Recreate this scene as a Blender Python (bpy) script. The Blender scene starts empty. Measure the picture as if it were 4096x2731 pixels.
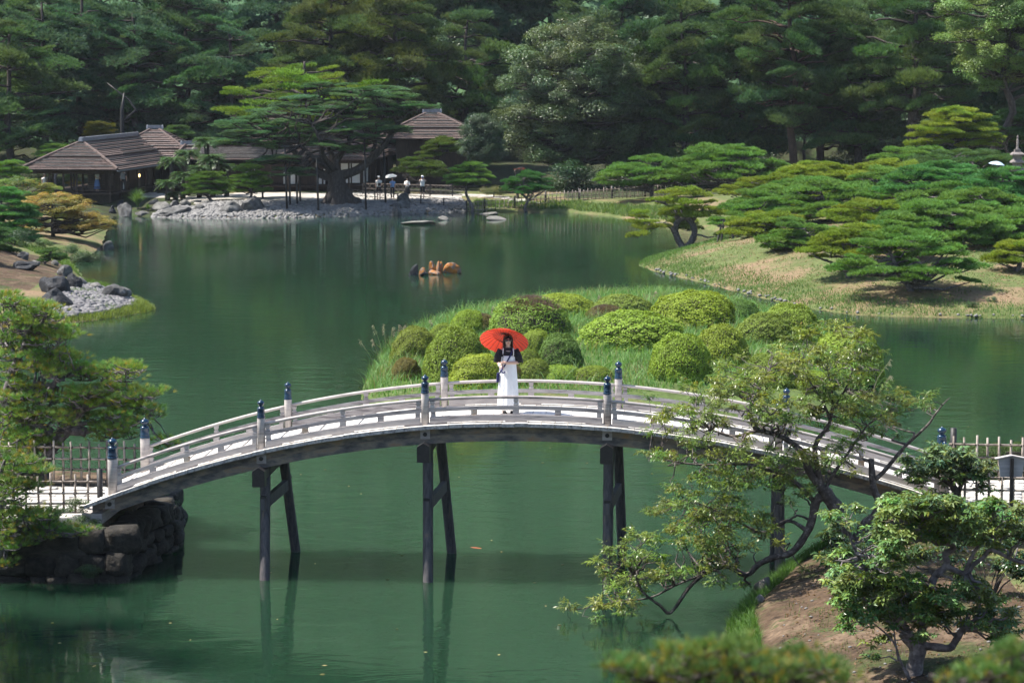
import bpy, bmesh, math, random
import numpy as np
from mathutils import Vector, Matrix, Euler, noise as mnoise

R = math.radians
scene = bpy.context.scene
COL = scene.collection

# ---------------------------------------------------------------- camera, sky, sun, exposure
HAZE = 0.00007
CAM_H = 10.6
PITCH = R(6.16)
FPX = 10200.0            # focal length in pixels of the 4096 wide photograph
cam_d = bpy.data.cameras.new('camera')
cam = bpy.data.objects.new('camera', cam_d)
COL.objects.link(cam)
cam.location = (0, 0, CAM_H)
cam.rotation_euler = (R(90) - PITCH, 0, 0)
cam_d.sensor_width = 36.0
cam_d.lens = 36.0 * FPX / 4096.0
cam_d.clip_start = 0.5
cam_d.clip_end = 2000
cam_d.dof.use_dof = True
cam_d.dof.focus_distance = 54.0
cam_d.dof.aperture_fstop = 4.5
scene.camera = cam

SUN_DIR = Vector((-0.52, 0.03, 0.85)).normalized()     # towards the sun
world = bpy.data.worlds.new('World')
scene.world = world
world.use_nodes = True
wn = world.node_tree
wn.nodes.clear()
w_out = wn.nodes.new('ShaderNodeOutputWorld')
w_bg = wn.nodes.new('ShaderNodeBackground')
w_sky = wn.nodes.new('ShaderNodeTexSky')
w_sky.sky_type = 'NISHITA'
w_sky.sun_disc = False
w_sky.sun_elevation = math.asin(SUN_DIR.z)
w_sky.sun_rotation = math.atan2(SUN_DIR.x, SUN_DIR.y)
w_sky.air_density = 1.0
w_sky.dust_density = 1.0
w_bg.inputs['Strength'].default_value = 0.115
wn.links.new(w_sky.outputs[0], w_bg.inputs[0])
wn.links.new(w_bg.outputs[0], w_out.inputs[0])

sun_d = bpy.data.lights.new('sun', 'SUN')
sun_d.energy = 5.0
sun_d.angle = R(0.5)
sun_d.color = (1.0, 0.95, 0.86)
sun = bpy.data.objects.new('sun', sun_d)
COL.objects.link(sun)
sun.rotation_euler = SUN_DIR.to_track_quat('Z', 'Y').to_euler()
sun.location = (-60, 30, 90)

scene.view_settings.view_transform = 'Standard'
scene.view_settings.look = 'None'
scene.view_settings.exposure = 1.25
scene.view_settings.gamma = 1.0
scene.view_settings.use_curve_mapping = False
scene.cycles.max_bounces = 6
scene.cycles.diffuse_bounces = 3
scene.cycles.glossy_bounces = 3
scene.cycles.transmission_bounces = 3
scene.cycles.transparent_max_bounces = 6
scene.cycles.caustics_reflective = False
scene.cycles.caustics_refractive = False
scene.cycles.use_denoising = True

# ---------------------------------------------------------------- photograph pixels (4096 x 2731) -> places in the garden
CP, SP_ = math.cos(PITCH), math.sin(PITCH)

def ray(sx, sy):
    a = (sx - 2048) / FPX
    b = (sy - 1365.5) / FPX
    return Vector((a, CP - b * SP_, -SP_ - b * CP))

def at(sx, sy, Y):
    d = ray(sx, sy)
    t = Y / d.y
    return Vector((d.x * t, Y, CAM_H + d.z * t))

def on(sx, sy, z=0.0):
    d = ray(sx, sy)
    t = (z - CAM_H) / d.z
    return Vector((d.x * t, d.y * t, z))

def mpp(Y):
    return Y / FPX

# ---------------------------------------------------------------- object helpers
def tag(o, label=None, cat=None, group=None, kind=None):
    if label: o['label'] = label
    if cat: o['category'] = cat
    if group: o['group'] = group
    if kind: o['kind'] = kind
    return o

def empty(name, loc, label, cat, group=None, rz=0.0):
    o = bpy.data.objects.new(name, None)
    o.empty_display_size = 0.3
    COL.objects.link(o)
    o.location = loc
    o.rotation_euler = (0, 0, rz)
    return tag(o, label, cat, group)

def link(name, me, parent=None, loc=None, rot=None, scale=None, color=None):
    o = bpy.data.objects.new(name, me)
    COL.objects.link(o)
    if parent is not None: o.parent = parent
    if loc is not None: o.location = loc
    if rot is not None: o.rotation_euler = rot
    if scale is not None: o.scale = scale
    if color is not None: o.color = color
    return o

class MB:
    """collects vertices and faces of ONE mesh"""
    def __init__(self):
        self.v = []; self.f = []; self.n = 0; self.mi = []; self.t = []; self.cur = 0; self.tint = 0.5
    def add(self, verts, faces, tint=None):
        verts = [tuple(p) for p in verts]
        self.v.extend(verts)
        n = self.n
        for f in faces:
            self.f.append(tuple(i + n for i in f)); self.mi.append(self.cur)
        self.t.extend([self.tint if tint is None else tint] * len(verts))
        self.n += len(verts)
        return self
    def box(self, c, s, rz=0.0, rx=0.0, ry=0.0, tint=None, taper=1.0):
        hx, hy, hz = s[0] / 2, s[1] / 2, s[2] / 2
        m = Euler((rx, ry, rz)).to_matrix()
        vs = []
        for z, k in ((-hz, 1.0), (hz, taper)):
            for x, y in ((-hx, -hy), (hx, -hy), (hx, hy), (-hx, hy)):
                vs.append(m @ Vector((x * k, y * k, z)) + Vector(c))
        return self.add(vs, [(3, 2, 1, 0), (4, 5, 6, 7), (0, 1, 5, 4), (1, 2, 6, 5), (2, 3, 7, 6), (3, 0, 4, 7)], tint)
    def beam(self, a, b, w, h, up=Vector((0, 0, 1)), tint=None):
        a, b = Vector(a), Vector(b)
        d = (b - a).normalized()
        s = d.cross(up).normalized()
        u = s.cross(d).normalized()
        vs = []
        for p in (a, b):
            for i, j in ((-1, -1), (1, -1), (1, 1), (-1, 1)):
                vs.append(p + s * (i * w / 2) + u * (j * h / 2))
        return self.add(vs, [(3, 2, 1, 0), (4, 5, 6, 7), (0, 1, 5, 4), (1, 2, 6, 5), (2, 3, 7, 6), (3, 0, 4, 7)], tint)
    def tube(self, pts, radii, sides=6, cap=True, tint=None):
        pts = [Vector(p) for p in pts]
        n = len(pts)
        if not hasattr(radii, '__len__'): radii = [radii] * n
        ref = None
        vs = []
        for i, p in enumerate(pts):
            d = (pts[min(i + 1, n - 1)] - pts[max(i - 1, 0)])
            if d.length < 1e-7: d = Vector((0, 0, 1))
            d.normalize()
            if ref is None:
                ref = Vector((1, 0, 0)) if abs(d.x) < 0.8 else Vector((0, 1, 0))
            ref = (ref - d * ref.dot(d))
            if ref.length < 1e-5: ref = d.orthogonal()
            ref.normalize()
            b = d.cross(ref)
            for k in range(sides):
                a = 2 * math.pi * k / sides
                vs.append(p + (ref * math.cos(a) + b * math.sin(a)) * radii[i])
        fs = []
        for i in range(n - 1):
            for k in range(sides):
                k2 = (k + 1) % sides
                fs.append((i * sides + k, i * sides + k2, (i + 1) * sides + k2, (i + 1) * sides + k))
        if cap:
            fs.append(tuple(range(sides - 1, -1, -1)))
            fs.append(tuple((n - 1) * sides + k for k in range(sides)))
        return self.add(vs, fs, tint)
    def lathe(self, prof, sides=14, c=(0, 0, 0), tint=None):
        vs, fs = [], []
        for r, z in prof:
            for k in range(sides):
                a = 2 * math.pi * k / sides
                vs.append((c[0] + r * math.cos(a), c[1] + r * math.sin(a), c[2] + z))
        m = len(prof)
        for i in range(m - 1):
            for k in range(sides):
                k2 = (k + 1) % sides
                fs.append((i * sides + k, i * sides + k2, (i + 1) * sides + k2, (i + 1) * sides + k))
        fs.append(tuple(range(sides - 1, -1, -1)))
        fs.append(tuple((m - 1) * sides + k for k in range(sides)))
        return self.add(vs, fs, tint)
    def rings(self, rings, cap=True, tint=None):
        k = len(rings[0]); vs = [p for r in rings for p in r]; fs = []
        for i in range(len(rings) - 1):
            for j in range(k):
                j2 = (j + 1) % k
                fs.append((i * k + j, i * k + j2, (i + 1) * k + j2, (i + 1) * k + j))
        if cap:
            fs.append(tuple(range(k - 1, -1, -1))); fs.append(tuple((len(rings) - 1) * k + j for j in range(k)))
        return self.add(vs, fs, tint)
    def mesh(self, name, mat, smooth=False):
        me = bpy.data.meshes.new(name)
        me.from_pydata(self.v, [], self.f)
        mats = mat if isinstance(mat, (list, tuple)) else [mat]
        for m in mats: me.materials.append(m)
        if len(mats) > 1: me.polygons.foreach_set('material_index', self.mi)
        if smooth: me.polygons.foreach_set('use_smooth', [True] * len(me.polygons))
        at_ = me.attributes.new('tint', 'FLOAT', 'POINT')
        at_.data.foreach_set('value', self.t)
        me.update()
        return me
    def build(self, name, mat, parent=None, smooth=False, **kw):
        return link(name, self.mesh(name, mat, smooth), parent, **kw)

def np_mesh(name, verts, polys, mat, tint=None, smooth=False):
    """fast mesh: verts (N,3), polys list of (M,k) int arrays"""
    me = bpy.data.meshes.new(name)
    verts = np.asarray(verts, np.float32)
    me.vertices.add(len(verts)); me.vertices.foreach_set('co', verts.ravel())
    loops = np.concatenate([p.ravel() for p in polys]).astype(np.int32)
    tot = np.concatenate([np.full(len(p), p.shape[1]) for p in polys]).astype(np.int32)
    start = np.concatenate([[0], np.cumsum(tot)[:-1]]).astype(np.int32)
    me.loops.add(len(loops)); me.loops.foreach_set('vertex_index', loops)
    me.polygons.add(len(tot)); me.polygons.foreach_set('loop_start', start); me.polygons.foreach_set('loop_total', tot)
    if smooth: me.polygons.foreach_set('use_smooth', np.ones(len(tot), bool))
    if tint is not None:
        a = me.attributes.new('tint', 'FLOAT', 'POINT'); a.data.foreach_set('value', np.asarray(tint, np.float32))
    for m in (mat if isinstance(mat, (list, tuple)) else [mat]): me.materials.append(m)
    me.update(calc_edges=True)
    me.validate()
    return me

# ---------------------------------------------------------------- materials
def new_mat(name):
    m = bpy.data.materials.new(name); m.use_nodes = True
    nt = m.node_tree; nt.nodes.clear()
    out = nt.nodes.new('ShaderNodeOutputMaterial')
    return m, nt, out

def N(nt, t, **kw):
    n = nt.nodes.new('ShaderNode' + t)
    for k, v in kw.items():
        if k.startswith('i_'):
            key = k[2:]
            n.inputs[int(key) if key.isdigit() else key.replace('_', ' ')].default_value = v
        else: setattr(n, k, v)
    return n

def ramp(nt, stops):
    r = nt.nodes.new('ShaderNodeValToRGB'); e = r.color_ramp.elements
    while len(e) < len(stops): e.new(0.5)
    for el, (p, c) in zip(e, stops):
        el.position = p; el.color = (c[0], c[1], c[2], 1)
    return r

def solid(name, stops, scale=6.0, rough=0.6, bump=0.0, bscale=None, stretch=(1, 1, 1), spec=0.35, metal=0.0, detail=5.0, coat=0.0, coord='Object', objrand=0.0):
    """procedural surface: noise -> ramp colour, optional bump"""
    m, nt, out = new_mat(name)
    p = N(nt, 'BsdfPrincipled'); p.inputs['Roughness'].default_value = rough
    p.inputs['Specular IOR Level'].default_value = spec; p.inputs['Metallic'].default_value = metal
    p.inputs['Coat Weight'].default_value = coat
    tc = N(nt, 'TexCoord'); mp = N(nt, 'Mapping'); mp.inputs['Scale'].default_value = stretch
    nt.links.new(tc.outputs[coord], mp.inputs[0])
    no = N(nt, 'TexNoise'); no.inputs['Scale'].default_value = scale; no.inputs['Detail'].default_value = detail
    no.inputs['Roughness'].default_value = 0.62
    oi = N(nt, 'ObjectInfo')
    vm = N(nt, 'VectorMath', operation='ADD'); sc_ = N(nt, 'VectorMath', operation='SCALE')
    cx = N(nt, 'CombineXYZ'); nt.links.new(oi.outputs['Random'], cx.inputs[0]); nt.links.new(oi.outputs['Random'], cx.inputs[1])
    nt.links.new(cx.outputs[0], sc_.inputs[0]); sc_.inputs['Scale'].default_value = 37.0
    nt.links.new(mp.outputs[0], vm.inputs[0]); nt.links.new(sc_.outputs[0], vm.inputs[1])
    nt.links.new(vm.outputs[0], no.inputs['Vector'])
    rp = ramp(nt, stops)
    fac = no.outputs[0]
    if objrand:
        mm = N(nt, 'MapRange', i_1=0.0, i_2=1.0, i_3=-objrand, i_4=objrand); nt.links.new(oi.outputs['Random'], mm.inputs[0])
        ad = N(nt, 'Math', operation='ADD'); nt.links.new(fac, ad.inputs[0]); nt.links.new(mm.outputs[0], ad.inputs[1]); fac = ad.outputs[0]
    nt.links.new(fac, rp.inputs[0]); nt.links.new(rp.outputs[0], p.inputs['Base Color'])
    if bump:
        n2 = N(nt, 'TexNoise'); n2.inputs['Scale'].default_value = bscale or scale * 3; n2.inputs['Detail'].default_value = 4
        nt.links.new(vm.outputs[0], n2.inputs['Vector'])
        b = N(nt, 'Bump'); b.inputs['Strength'].default_value = 0.8; b.inputs['Distance'].default_value = bump
        nt.links.new(n2.outputs[0], b.inputs['Height']); nt.links.new(b.outputs[0], p.inputs['Normal'])
    nt.links.new(p.outputs[0], out.inputs[0])
    return m

def leafy(name, trans=0.35, rough=0.5, spec=0.3, lo=0.62, hi=1.45, warm=0.35, warm_col=(0.22, 0.16, 0.02), warm_at=0.8):
    """leaf or needle: object colour x per-leaf tint; leaves at the top of the tint range turn to warm_col"""
    m, nt, out = new_mat(name)
    oi = N(nt, 'ObjectInfo')
    a = N(nt, 'Attribute', attribute_name='tint')
    mr = N(nt, 'MapRange', i_1=0.0, i_2=1.0, i_3=lo, i_4=hi)
    nt.links.new(a.outputs['Fac'], mr.inputs[0])
    mul = N(nt, 'VectorMath', operation='SCALE')
    nt.links.new(oi.outputs['Color'], mul.inputs[0]); nt.links.new(mr.outputs[0], mul.inputs['Scale'])
    w = N(nt, 'MapRange', i_1=warm_at, i_2=1.0, i_3=0.0, i_4=warm); nt.links.new(a.outputs['Fac'], w.inputs[0])
    mx = N(nt, 'MixRGB'); nt.links.new(w.outputs[0], mx.inputs[0]); nt.links.new(mul.outputs[0], mx.inputs[1])
    mx.inputs[2].default_value = (*warm_col, 1)
    p = N(nt, 'BsdfPrincipled'); p.inputs['Roughness'].default_value = rough; p.inputs['Specular IOR Level'].default_value = spec
    nt.links.new(mx.outputs[0], p.inputs['Base Color'])
    t = N(nt, 'BsdfTranslucent')
    yl = N(nt, 'MixRGB', blend_type='MULTIPLY'); yl.inputs[0].default_value = 1; yl.inputs[2].default_value = (1.35, 1.25, 0.55, 1)
    nt.links.new(mx.outputs[0], yl.inputs[1]); nt.links.new(yl.outputs[0], t.inputs[0])
    s = N(nt, 'MixShader'); s.inputs[0].default_value = trans
    nt.links.new(p.outputs[0], s.inputs[1]); nt.links.new(t.outputs[0], s.inputs[2])
    nt.links.new(s.outputs[0], out.inputs[0])
    return m

M = {}
M['needle'] = leafy('pine_needles', trans=0.3, rough=0.55, spec=0.12, lo=0.7, hi=1.5, warm=0.35, warm_col=(0.13, 0.12, 0.02), warm_at=0.8)
M['needle_near'] = leafy('pine_needles_near', trans=0.28, rough=0.45, spec=0.22, lo=0.7, hi=1.4, warm=0.8, warm_col=(0.34, 0.21, 0.03), warm_at=0.68)
M['leaf'] = leafy('broad_leaves', trans=0.3, rough=0.42, spec=0.35, lo=0.6, hi=1.5, warm=0.25, warm_col=(0.16, 0.14, 0.03), warm_at=0.85)
M['cherry'] = leafy('cherry_leaves', trans=0.35, rough=0.35, spec=0.5, lo=0.7, hi=1.4, warm=0.9, warm_col=(0.30, 0.10, 0.02), warm_at=0.88)
M['gloss'] = leafy('glossy_leaves', trans=0.2, rough=0.27, spec=0.6, lo=0.65, hi=1.35, warm=0.75, warm_col=(0.20, 0.17, 0.02), warm_at=0.78)
M['azalea'] = leafy('azalea_leaves', trans=0.3, rough=0.55, spec=0.15, lo=0.55, hi=1.4, warm=0.5, warm_col=(0.15, 0.12, 0.03), warm_at=0.9)
M['maple'] = leafy('maple_leaves', trans=0.4, rough=0.45, spec=0.3, lo=0.75, hi=1.3, warm=0.9, warm_col=(0.34, 0.07, 0.03), warm_at=0.72)
M['grass'] = leafy('grass_blades', trans=0.35, rough=0.5, spec=0.2, lo=0.6, hi=1.4, warm=0.7, warm_col=(0.26, 0.21, 0.09), warm_at=0.72)
M['straw'] = leafy('seed_heads', trans=0.3, rough=0.6, spec=0.2, lo=0.7, hi=1.2, warm=0.0)

M['bark'] = solid('pine_bark', [(0.3, (0.018, 0.014, 0.012)), (0.55, (0.055, 0.045, 0.04)), (0.75, (0.12, 0.10, 0.095))], 9, 0.9, 0.03, 22, (1, 1, 0.4))
M['bark_pale'] = solid('weathered_pine_bark', [(0.3, (0.035, 0.03, 0.03)), (0.5, (0.11, 0.095, 0.095)), (0.75, (0.26, 0.235, 0.235))], 9, 0.85, 0.02, 24)
M['bark_red'] = solid('red_pine_bark', [(0.3, (0.03, 0.02, 0.015)), (0.6, (0.085, 0.055, 0.04)), (0.8, (0.15, 0.10, 0.08))], 5, 0.9, 0.03, 15, (1, 1, 0.3))
M['twig'] = solid('grey_twigs', [(0.3, (0.07, 0.06, 0.055)), (0.7, (0.22, 0.19, 0.18))], 8, 0.8)
M['cherry_bark'] = solid('cherry_bark', [(0.35, (0.022, 0.017, 0.016)), (0.55, (0.07, 0.055, 0.05)), (0.72, (0.25, 0.22, 0.20))], 14, 0.7, 0.01, 40)
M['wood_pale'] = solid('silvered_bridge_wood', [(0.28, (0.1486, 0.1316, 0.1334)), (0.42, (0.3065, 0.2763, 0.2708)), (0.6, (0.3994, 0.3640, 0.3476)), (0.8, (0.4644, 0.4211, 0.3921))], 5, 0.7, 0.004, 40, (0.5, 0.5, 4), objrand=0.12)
M['wood_deck'] = solid('bleached_deck_boards', [(0.3, (0.44, 0.41, 0.38)), (0.7, (0.60, 0.575, 0.54))], 4, 0.75, 0.003, 30, (3, 0.5, 3), objrand=0.15)
M['wood_rust'] = solid('rust_stained_wood', [(0.3, (0.34, 0.32, 0.30)), (0.5, (0.42, 0.37, 0.31)), (0.66, (0.34, 0.17, 0.07))], 6, 0.7)
M['wood_end'] = solid('grey_board_ends', [(0.3, (0.10, 0.10, 0.11)), (0.5, (0.30, 0.29, 0.29)), (0.7, (0.48, 0.46, 0.44))], 14, 0.8, 0.004, 40)
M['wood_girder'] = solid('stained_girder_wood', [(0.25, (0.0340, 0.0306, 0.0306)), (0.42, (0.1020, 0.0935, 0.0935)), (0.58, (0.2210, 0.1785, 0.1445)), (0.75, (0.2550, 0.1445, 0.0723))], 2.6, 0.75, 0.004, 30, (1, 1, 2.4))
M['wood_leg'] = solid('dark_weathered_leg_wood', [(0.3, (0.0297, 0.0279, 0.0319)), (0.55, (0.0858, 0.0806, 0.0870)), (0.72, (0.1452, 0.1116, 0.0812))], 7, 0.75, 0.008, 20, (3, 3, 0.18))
M['wood_black'] = solid('charred_black_wood', [(0.3, (0.008, 0.008, 0.009)), (0.7, (0.03, 0.027, 0.027))], 12, 0.5, 0.004)
M['finial'] = solid('blue_green_lacquer', [(0.3, (0.002, 0.016, 0.042)), (0.7, (0.004, 0.028, 0.06))], 5, 0.2, spec=0.45, coat=0.15)
M['bamboo'] = solid('weathered_bamboo', [(0.3, (0.11, 0.085, 0.07)), (0.5, (0.23, 0.19, 0.16)), (0.75, (0.36, 0.315, 0.27))], 5, 0.5, stretch=(1, 1, 1), objrand=0.15)
M['rope'] = solid('black_palm_rope', [(0.3, (0.01, 0.009, 0.008)), (0.7, (0.03, 0.025, 0.02))], 20, 0.9)
M['wood_house'] = solid('dark_house_timber', [(0.3, (0.018, 0.012, 0.009)), (0.7, (0.07, 0.045, 0.032))], 4, 0.75, stretch=(4, 4, 0.6))
M['shoji'] = solid('white_paper_screen', [(0.3, (0.70, 0.69, 0.66)), (0.7, (0.80, 0.79, 0.77))], 3, 0.85)
M['plaster'] = solid('pale_plaster', [(0.3, (0.55, 0.52, 0.47)), (0.7, (0.68, 0.65, 0.6))], 2, 0.9)
M['roof'] = solid('weathered_shingles', [(0.28, (0.0382, 0.0289, 0.0281)), (0.45, (0.0850, 0.0620, 0.0561)), (0.62, (0.1318, 0.0918, 0.0799)), (0.8, (0.1700, 0.1403, 0.1318))], 5.5, 0.85, 0.02, 14, (1, 1, 1), detail=9)
M['batten'] = solid('bleached_roof_battens', [(0.3, (0.1320, 0.1221, 0.1122)), (0.7, (0.2508, 0.2376, 0.2211))], 4, 0.8)
M['ridge'] = solid('grey_blue_ridge_tiles', [(0.3, (0.1020, 0.1080, 0.1260)), (0.7, (0.2160, 0.2280, 0.2580))], 5, 0.45, spec=0.5)
M['rock'] = solid('grey_garden_rock', [(0.3, (0.0204, 0.0204, 0.0221)), (0.48, (0.0578, 0.0561, 0.0544)), (0.62, (0.1156, 0.1122, 0.1088)), (0.78, (0.2040, 0.1972, 0.1870))], 3.4, 0.85, 0.05, 6, detail=9)
M['rock_dark'] = solid('dark_blue_rock', [(0.3, (0.0060, 0.0060, 0.0084)), (0.55, (0.0168, 0.0180, 0.0216)), (0.68, (0.0576, 0.0600, 0.0648)), (0.8, (0.1056, 0.1104, 0.1104))], 4, 0.8, 0.05, 7, detail=9)
M['rock_pale'] = solid('pale_limestone', [(0.3, (0.043, 0.041, 0.037)), (0.5, (0.118, 0.112, 0.102)), (0.75, (0.205, 0.192, 0.177))], 4, 0.85, 0.03, 9, detail=9)
M['rock_rust'] = solid('ochre_rock', [(0.3, (0.05, 0.03, 0.018)), (0.46, (0.17, 0.14, 0.115)), (0.52, (0.27, 0.095, 0.016)), (0.66, (0.34, 0.14, 0.03)), (0.8, (0.24, 0.21, 0.18))], 2.8, 0.85, 0.04, 8, detail=9)
M['wall_stone'] = solid('mossy_wall_stone', [(0.3, (0.0078, 0.0065, 0.0052)), (0.5, (0.0247, 0.0215, 0.0175)), (0.66, (0.0488, 0.0416, 0.0338)), (0.8, (0.0228, 0.0273, 0.0117))], 4, 0.9, 0.03, 10, detail=8, objrand=0.08)
M['wall_core'] = solid('dark_earth_joint', [(0.3, (0.012, 0.011, 0.009)), (0.7, (0.04, 0.035, 0.026))], 5, 0.95)  # very dark brown earth, used on the pavilion foundation
M['pebble'] = solid('white_river_pebbles', [(0.3, (0.0812, 0.0783, 0.0754)), (0.6, (0.1928, 0.1842, 0.1769)), (0.8, (0.3146, 0.2987, 0.2798))], 3.5, 0.7, detail=8)
M['cobble'] = solid('grey_shore_cobbles', [(0.35, (0.0648, 0.0607, 0.0648)), (0.55, (0.1377, 0.1310, 0.1337)), (0.75, (0.2389, 0.2295, 0.2106))], 2.5, 0.7, detail=8)
M['flag'] = solid('pale_flagstones', [(0.3, (0.36, 0.34, 0.31)), (0.7, (0.52, 0.49, 0.45))], 2.5, 0.8, 0.01, 12, objrand=0.15)
M['pagoda'] = solid('old_carved_stone', [(0.3, (0.091, 0.077, 0.073)), (0.7, (0.238, 0.210, 0.196))], 5, 0.85, 0.02, 14)
M['black'] = solid('black_metal', [(0.3, (0.012, 0.012, 0.013)), (0.7, (0.03, 0.03, 0.03))], 8, 0.4)
M['sign'] = solid('grey_sign_board', [(0.3, (0.19, 0.20, 0.215)), (0.7, (0.30, 0.31, 0.33))], 4, 0.7, stretch=(0.5, 1, 5))
# ---------------------------------------------------------------- land: shorelines, heights
def poly_w(pts):
    """('s',sx,sy) traced on the water line, or plain (x, y) metres"""
    out = []
    for p in pts:
        if p[0] == 's':
            w = on(p[1], p[2], 0.0); out.append((w.x, w.y))
        else: out.append((p[0], p[1]))
    return np.array(out, float)

def sdist(poly, x, y):
    """signed distance, positive inside"""
    x = np.asarray(x, float); y = np.asarray(y, float)
    d2 = np.full(x.shape, 1e18); inside = np.zeros(x.shape, bool)
    n = len(poly)
    for i in range(n):
        ax, ay = poly[i]; bx, by = poly[(i + 1) % n]
        ex, ey = bx - ax, by - ay
        t = np.clip(((x - ax) * ex + (y - ay) * ey) / (ex * ex + ey * ey + 1e-12), 0, 1)
        d2 = np.minimum(d2, (x - ax - t * ex) ** 2 + (y - ay - t * ey) ** 2)
        c = ((ay > y) != (by > y))
        with np.errstate(divide='ignore', invalid='ignore'):
            xi = (bx - ax) * (y - ay) / (by - ay + 1e-12) + ax
        inside ^= c & (x < xi)
    d = np.sqrt(d2)
    return np.where(inside, d, -d)

S = lambda x, y: ('s', x, y)
P_MAIN = poly_w([S(455, 862), S(620, 868), S(760, 874), S(900, 875), S(1100, 873), S(1400, 864), S(1600, 858), S(1880, 845), S(2150, 850), S(2300, 852),
                 S(2440, 866), S(2560, 884), S(2700, 905), S(2850, 922), S(2905, 935), S(2850, 962), S(2745, 1000), S(2620, 1030), S(2560, 1048), S(2556, 1062), S(2620, 1085),
                 S(2800, 1128), S(3000, 1180), S(3200, 1227), S(3400, 1258), S(3560, 1266), S(3800, 1271), S(4300, 1276), (70, 107), (190, 107), (190, 520),
                 (-210, 520), (-210, 104), S(-300, 1325), S(-60, 1310), S(226, 1294), S(357, 1284), S(476, 1269), S(583, 1251), S(622, 1237),
                 S(565, 1206), S(518, 1192), S(476, 1163), S(381, 1133), S(345, 1126), S(310, 1079), S(275, 1043), S(357, 1023), S(405, 985), S(425, 930), S(440, 885)])
P_ISLE = poly_w([S(1450, 1600), S(1455, 1545), S(1490, 1465), S(1545, 1400), S(1620, 1345), S(1740, 1300), S(1880, 1268), S(2080, 1235), S(2320, 1216),
                 S(2620, 1205), S(2860, 1212), S(3020, 1245), S(3200, 1300), S(3400, 1390), S(3500, 1470), S(3450, 1570), S(3300, 1650),
                 S(2900, 1690), S(2300, 1690), S(1800, 1660), S(1560, 1640)])
P_NEAR = poly_w([S(3200, 2265), S(3104, 2332), S(3032, 2390), S(2955, 2455), S(2905, 2514), S(2915, 2592), S(2955, 2680), S(2990, 2790), (5.0, 38.0), (-8, 36), (-10.6, 40), (-11.8, 47.5), (-20, 49.3), (-70, 49),
                 (-70, -40), (90, -40), (90, 64), (30, 64), S(4096, 1888), S(3900, 1900), S(3760, 1930), S(3640, 2010), S(3520, 2090), S(3370, 2175)])

def prof(d, pts):
    return np.interp(d, [p[0] for p in pts], [p[1] for p in pts])

def wob(x, y, s, k=0.0):
    return (np.sin(x / s + 1.3 + k) * np.cos(y / s * 1.1 + 0.7 - k) + 0.6 * np.sin(x / s * 2.3 - y / s * 1.7 + k) + 0.4 * np.cos(x / s * 3.9 + y / s * 4.3 + 2 * k)) / 2.0

def h_main(x, y):
    d = sdist(P_MAIN, x, y)
    h = prof(d, [(-8, -1.2), (-2, -0.6), (0, -0.02), (0.35, 0.16), (1.5, 0.38), (4, 0.72), (9, 0.95), (40, 1.0)])
    m = np.clip(d / 6.0, 0, 1)
    # right-hand mound under the pine grove
    h += m * 2.7 * np.exp(-(((x - 40) / 20) ** 2 + ((y - 152) / 30) ** 2))
    h += m * 0.9 * np.exp(-(((x - 12) / 8) ** 2 + ((y - 172) / 9) ** 2))
    h += m * 0.55 * np.exp(-(((x - 14) / 7) ** 2 + ((y - 128) / 12) ** 2))
    # left-hand bank
    h += m * 1.1 * np.exp(-(((x + 27) / 7) ** 2 + ((y - 126) / 11) ** 2))
    h += np.clip(y - 206, 0, 40) * 0.045 + np.clip(y - 232, 0, 300) * 0.46 + np.clip(y - 290, 0, 300) * 0.35
    return h + np.clip(d, 0, 1) * 0.07 * wob(x, y, 1.7)

def h_isle(x, y):
    d = sdist(P_ISLE, x, y)
    return prof(d, [(-3, -0.8), (0, -0.02), (0.3, 0.25), (1.2, 0.5), (4, 0.75), (9, 1.0)]) + np.clip(d, 0, 1) * 0.06 * wob(x, y, 1.3, 2)

def h_near(x, y):
    d = sdist(P_NEAR, x, y)
    h = prof(d, [(-3, -0.9), (0, -0.02), (0.25, 0.3), (0.8, 0.62), (1.8, 0.9), (4, 1.12), (9, 1.25)])
    return h + np.clip(d / 5, 0, 1) * np.clip(38 - y, 0, 80) * 0.165 * np.clip((x + 14) / 6, 0.35, 1) + np.clip(d, 0, 1) * 0.06 * wob(x, y, 0.9, 4)

LAND_TOP = 1.26
def hf(x, y):
    x = np.asarray(x, float); y = np.asarray(y, float)
    return np.maximum(np.maximum(h_main(x, y), h_isle(x, y)), h_near(x, y))

def hz(x, y):
    return float(hf(np.array([x]), np.array([y]))[0])

def ground_at(sx, sy):
    """where the line of sight through a photograph pixel meets the ground (or water)"""
    d = ray(sx, sy)
    ys = np.arange(36, 330, 0.2)
    t = ys / d.y
    xs = d.x * t; zs = CAM_H + d.z * t
    hit = np.nonzero(zs <= np.maximum(hf(xs, ys), 0.0))[0]
    if len(hit) == 0: return Vector((xs[-1], ys[-1], hz(xs[-1], ys[-1])))
    i = hit[0]
    return Vector((xs[i], ys[i], max(hz(xs[i], ys[i]), 0.0)))

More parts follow.
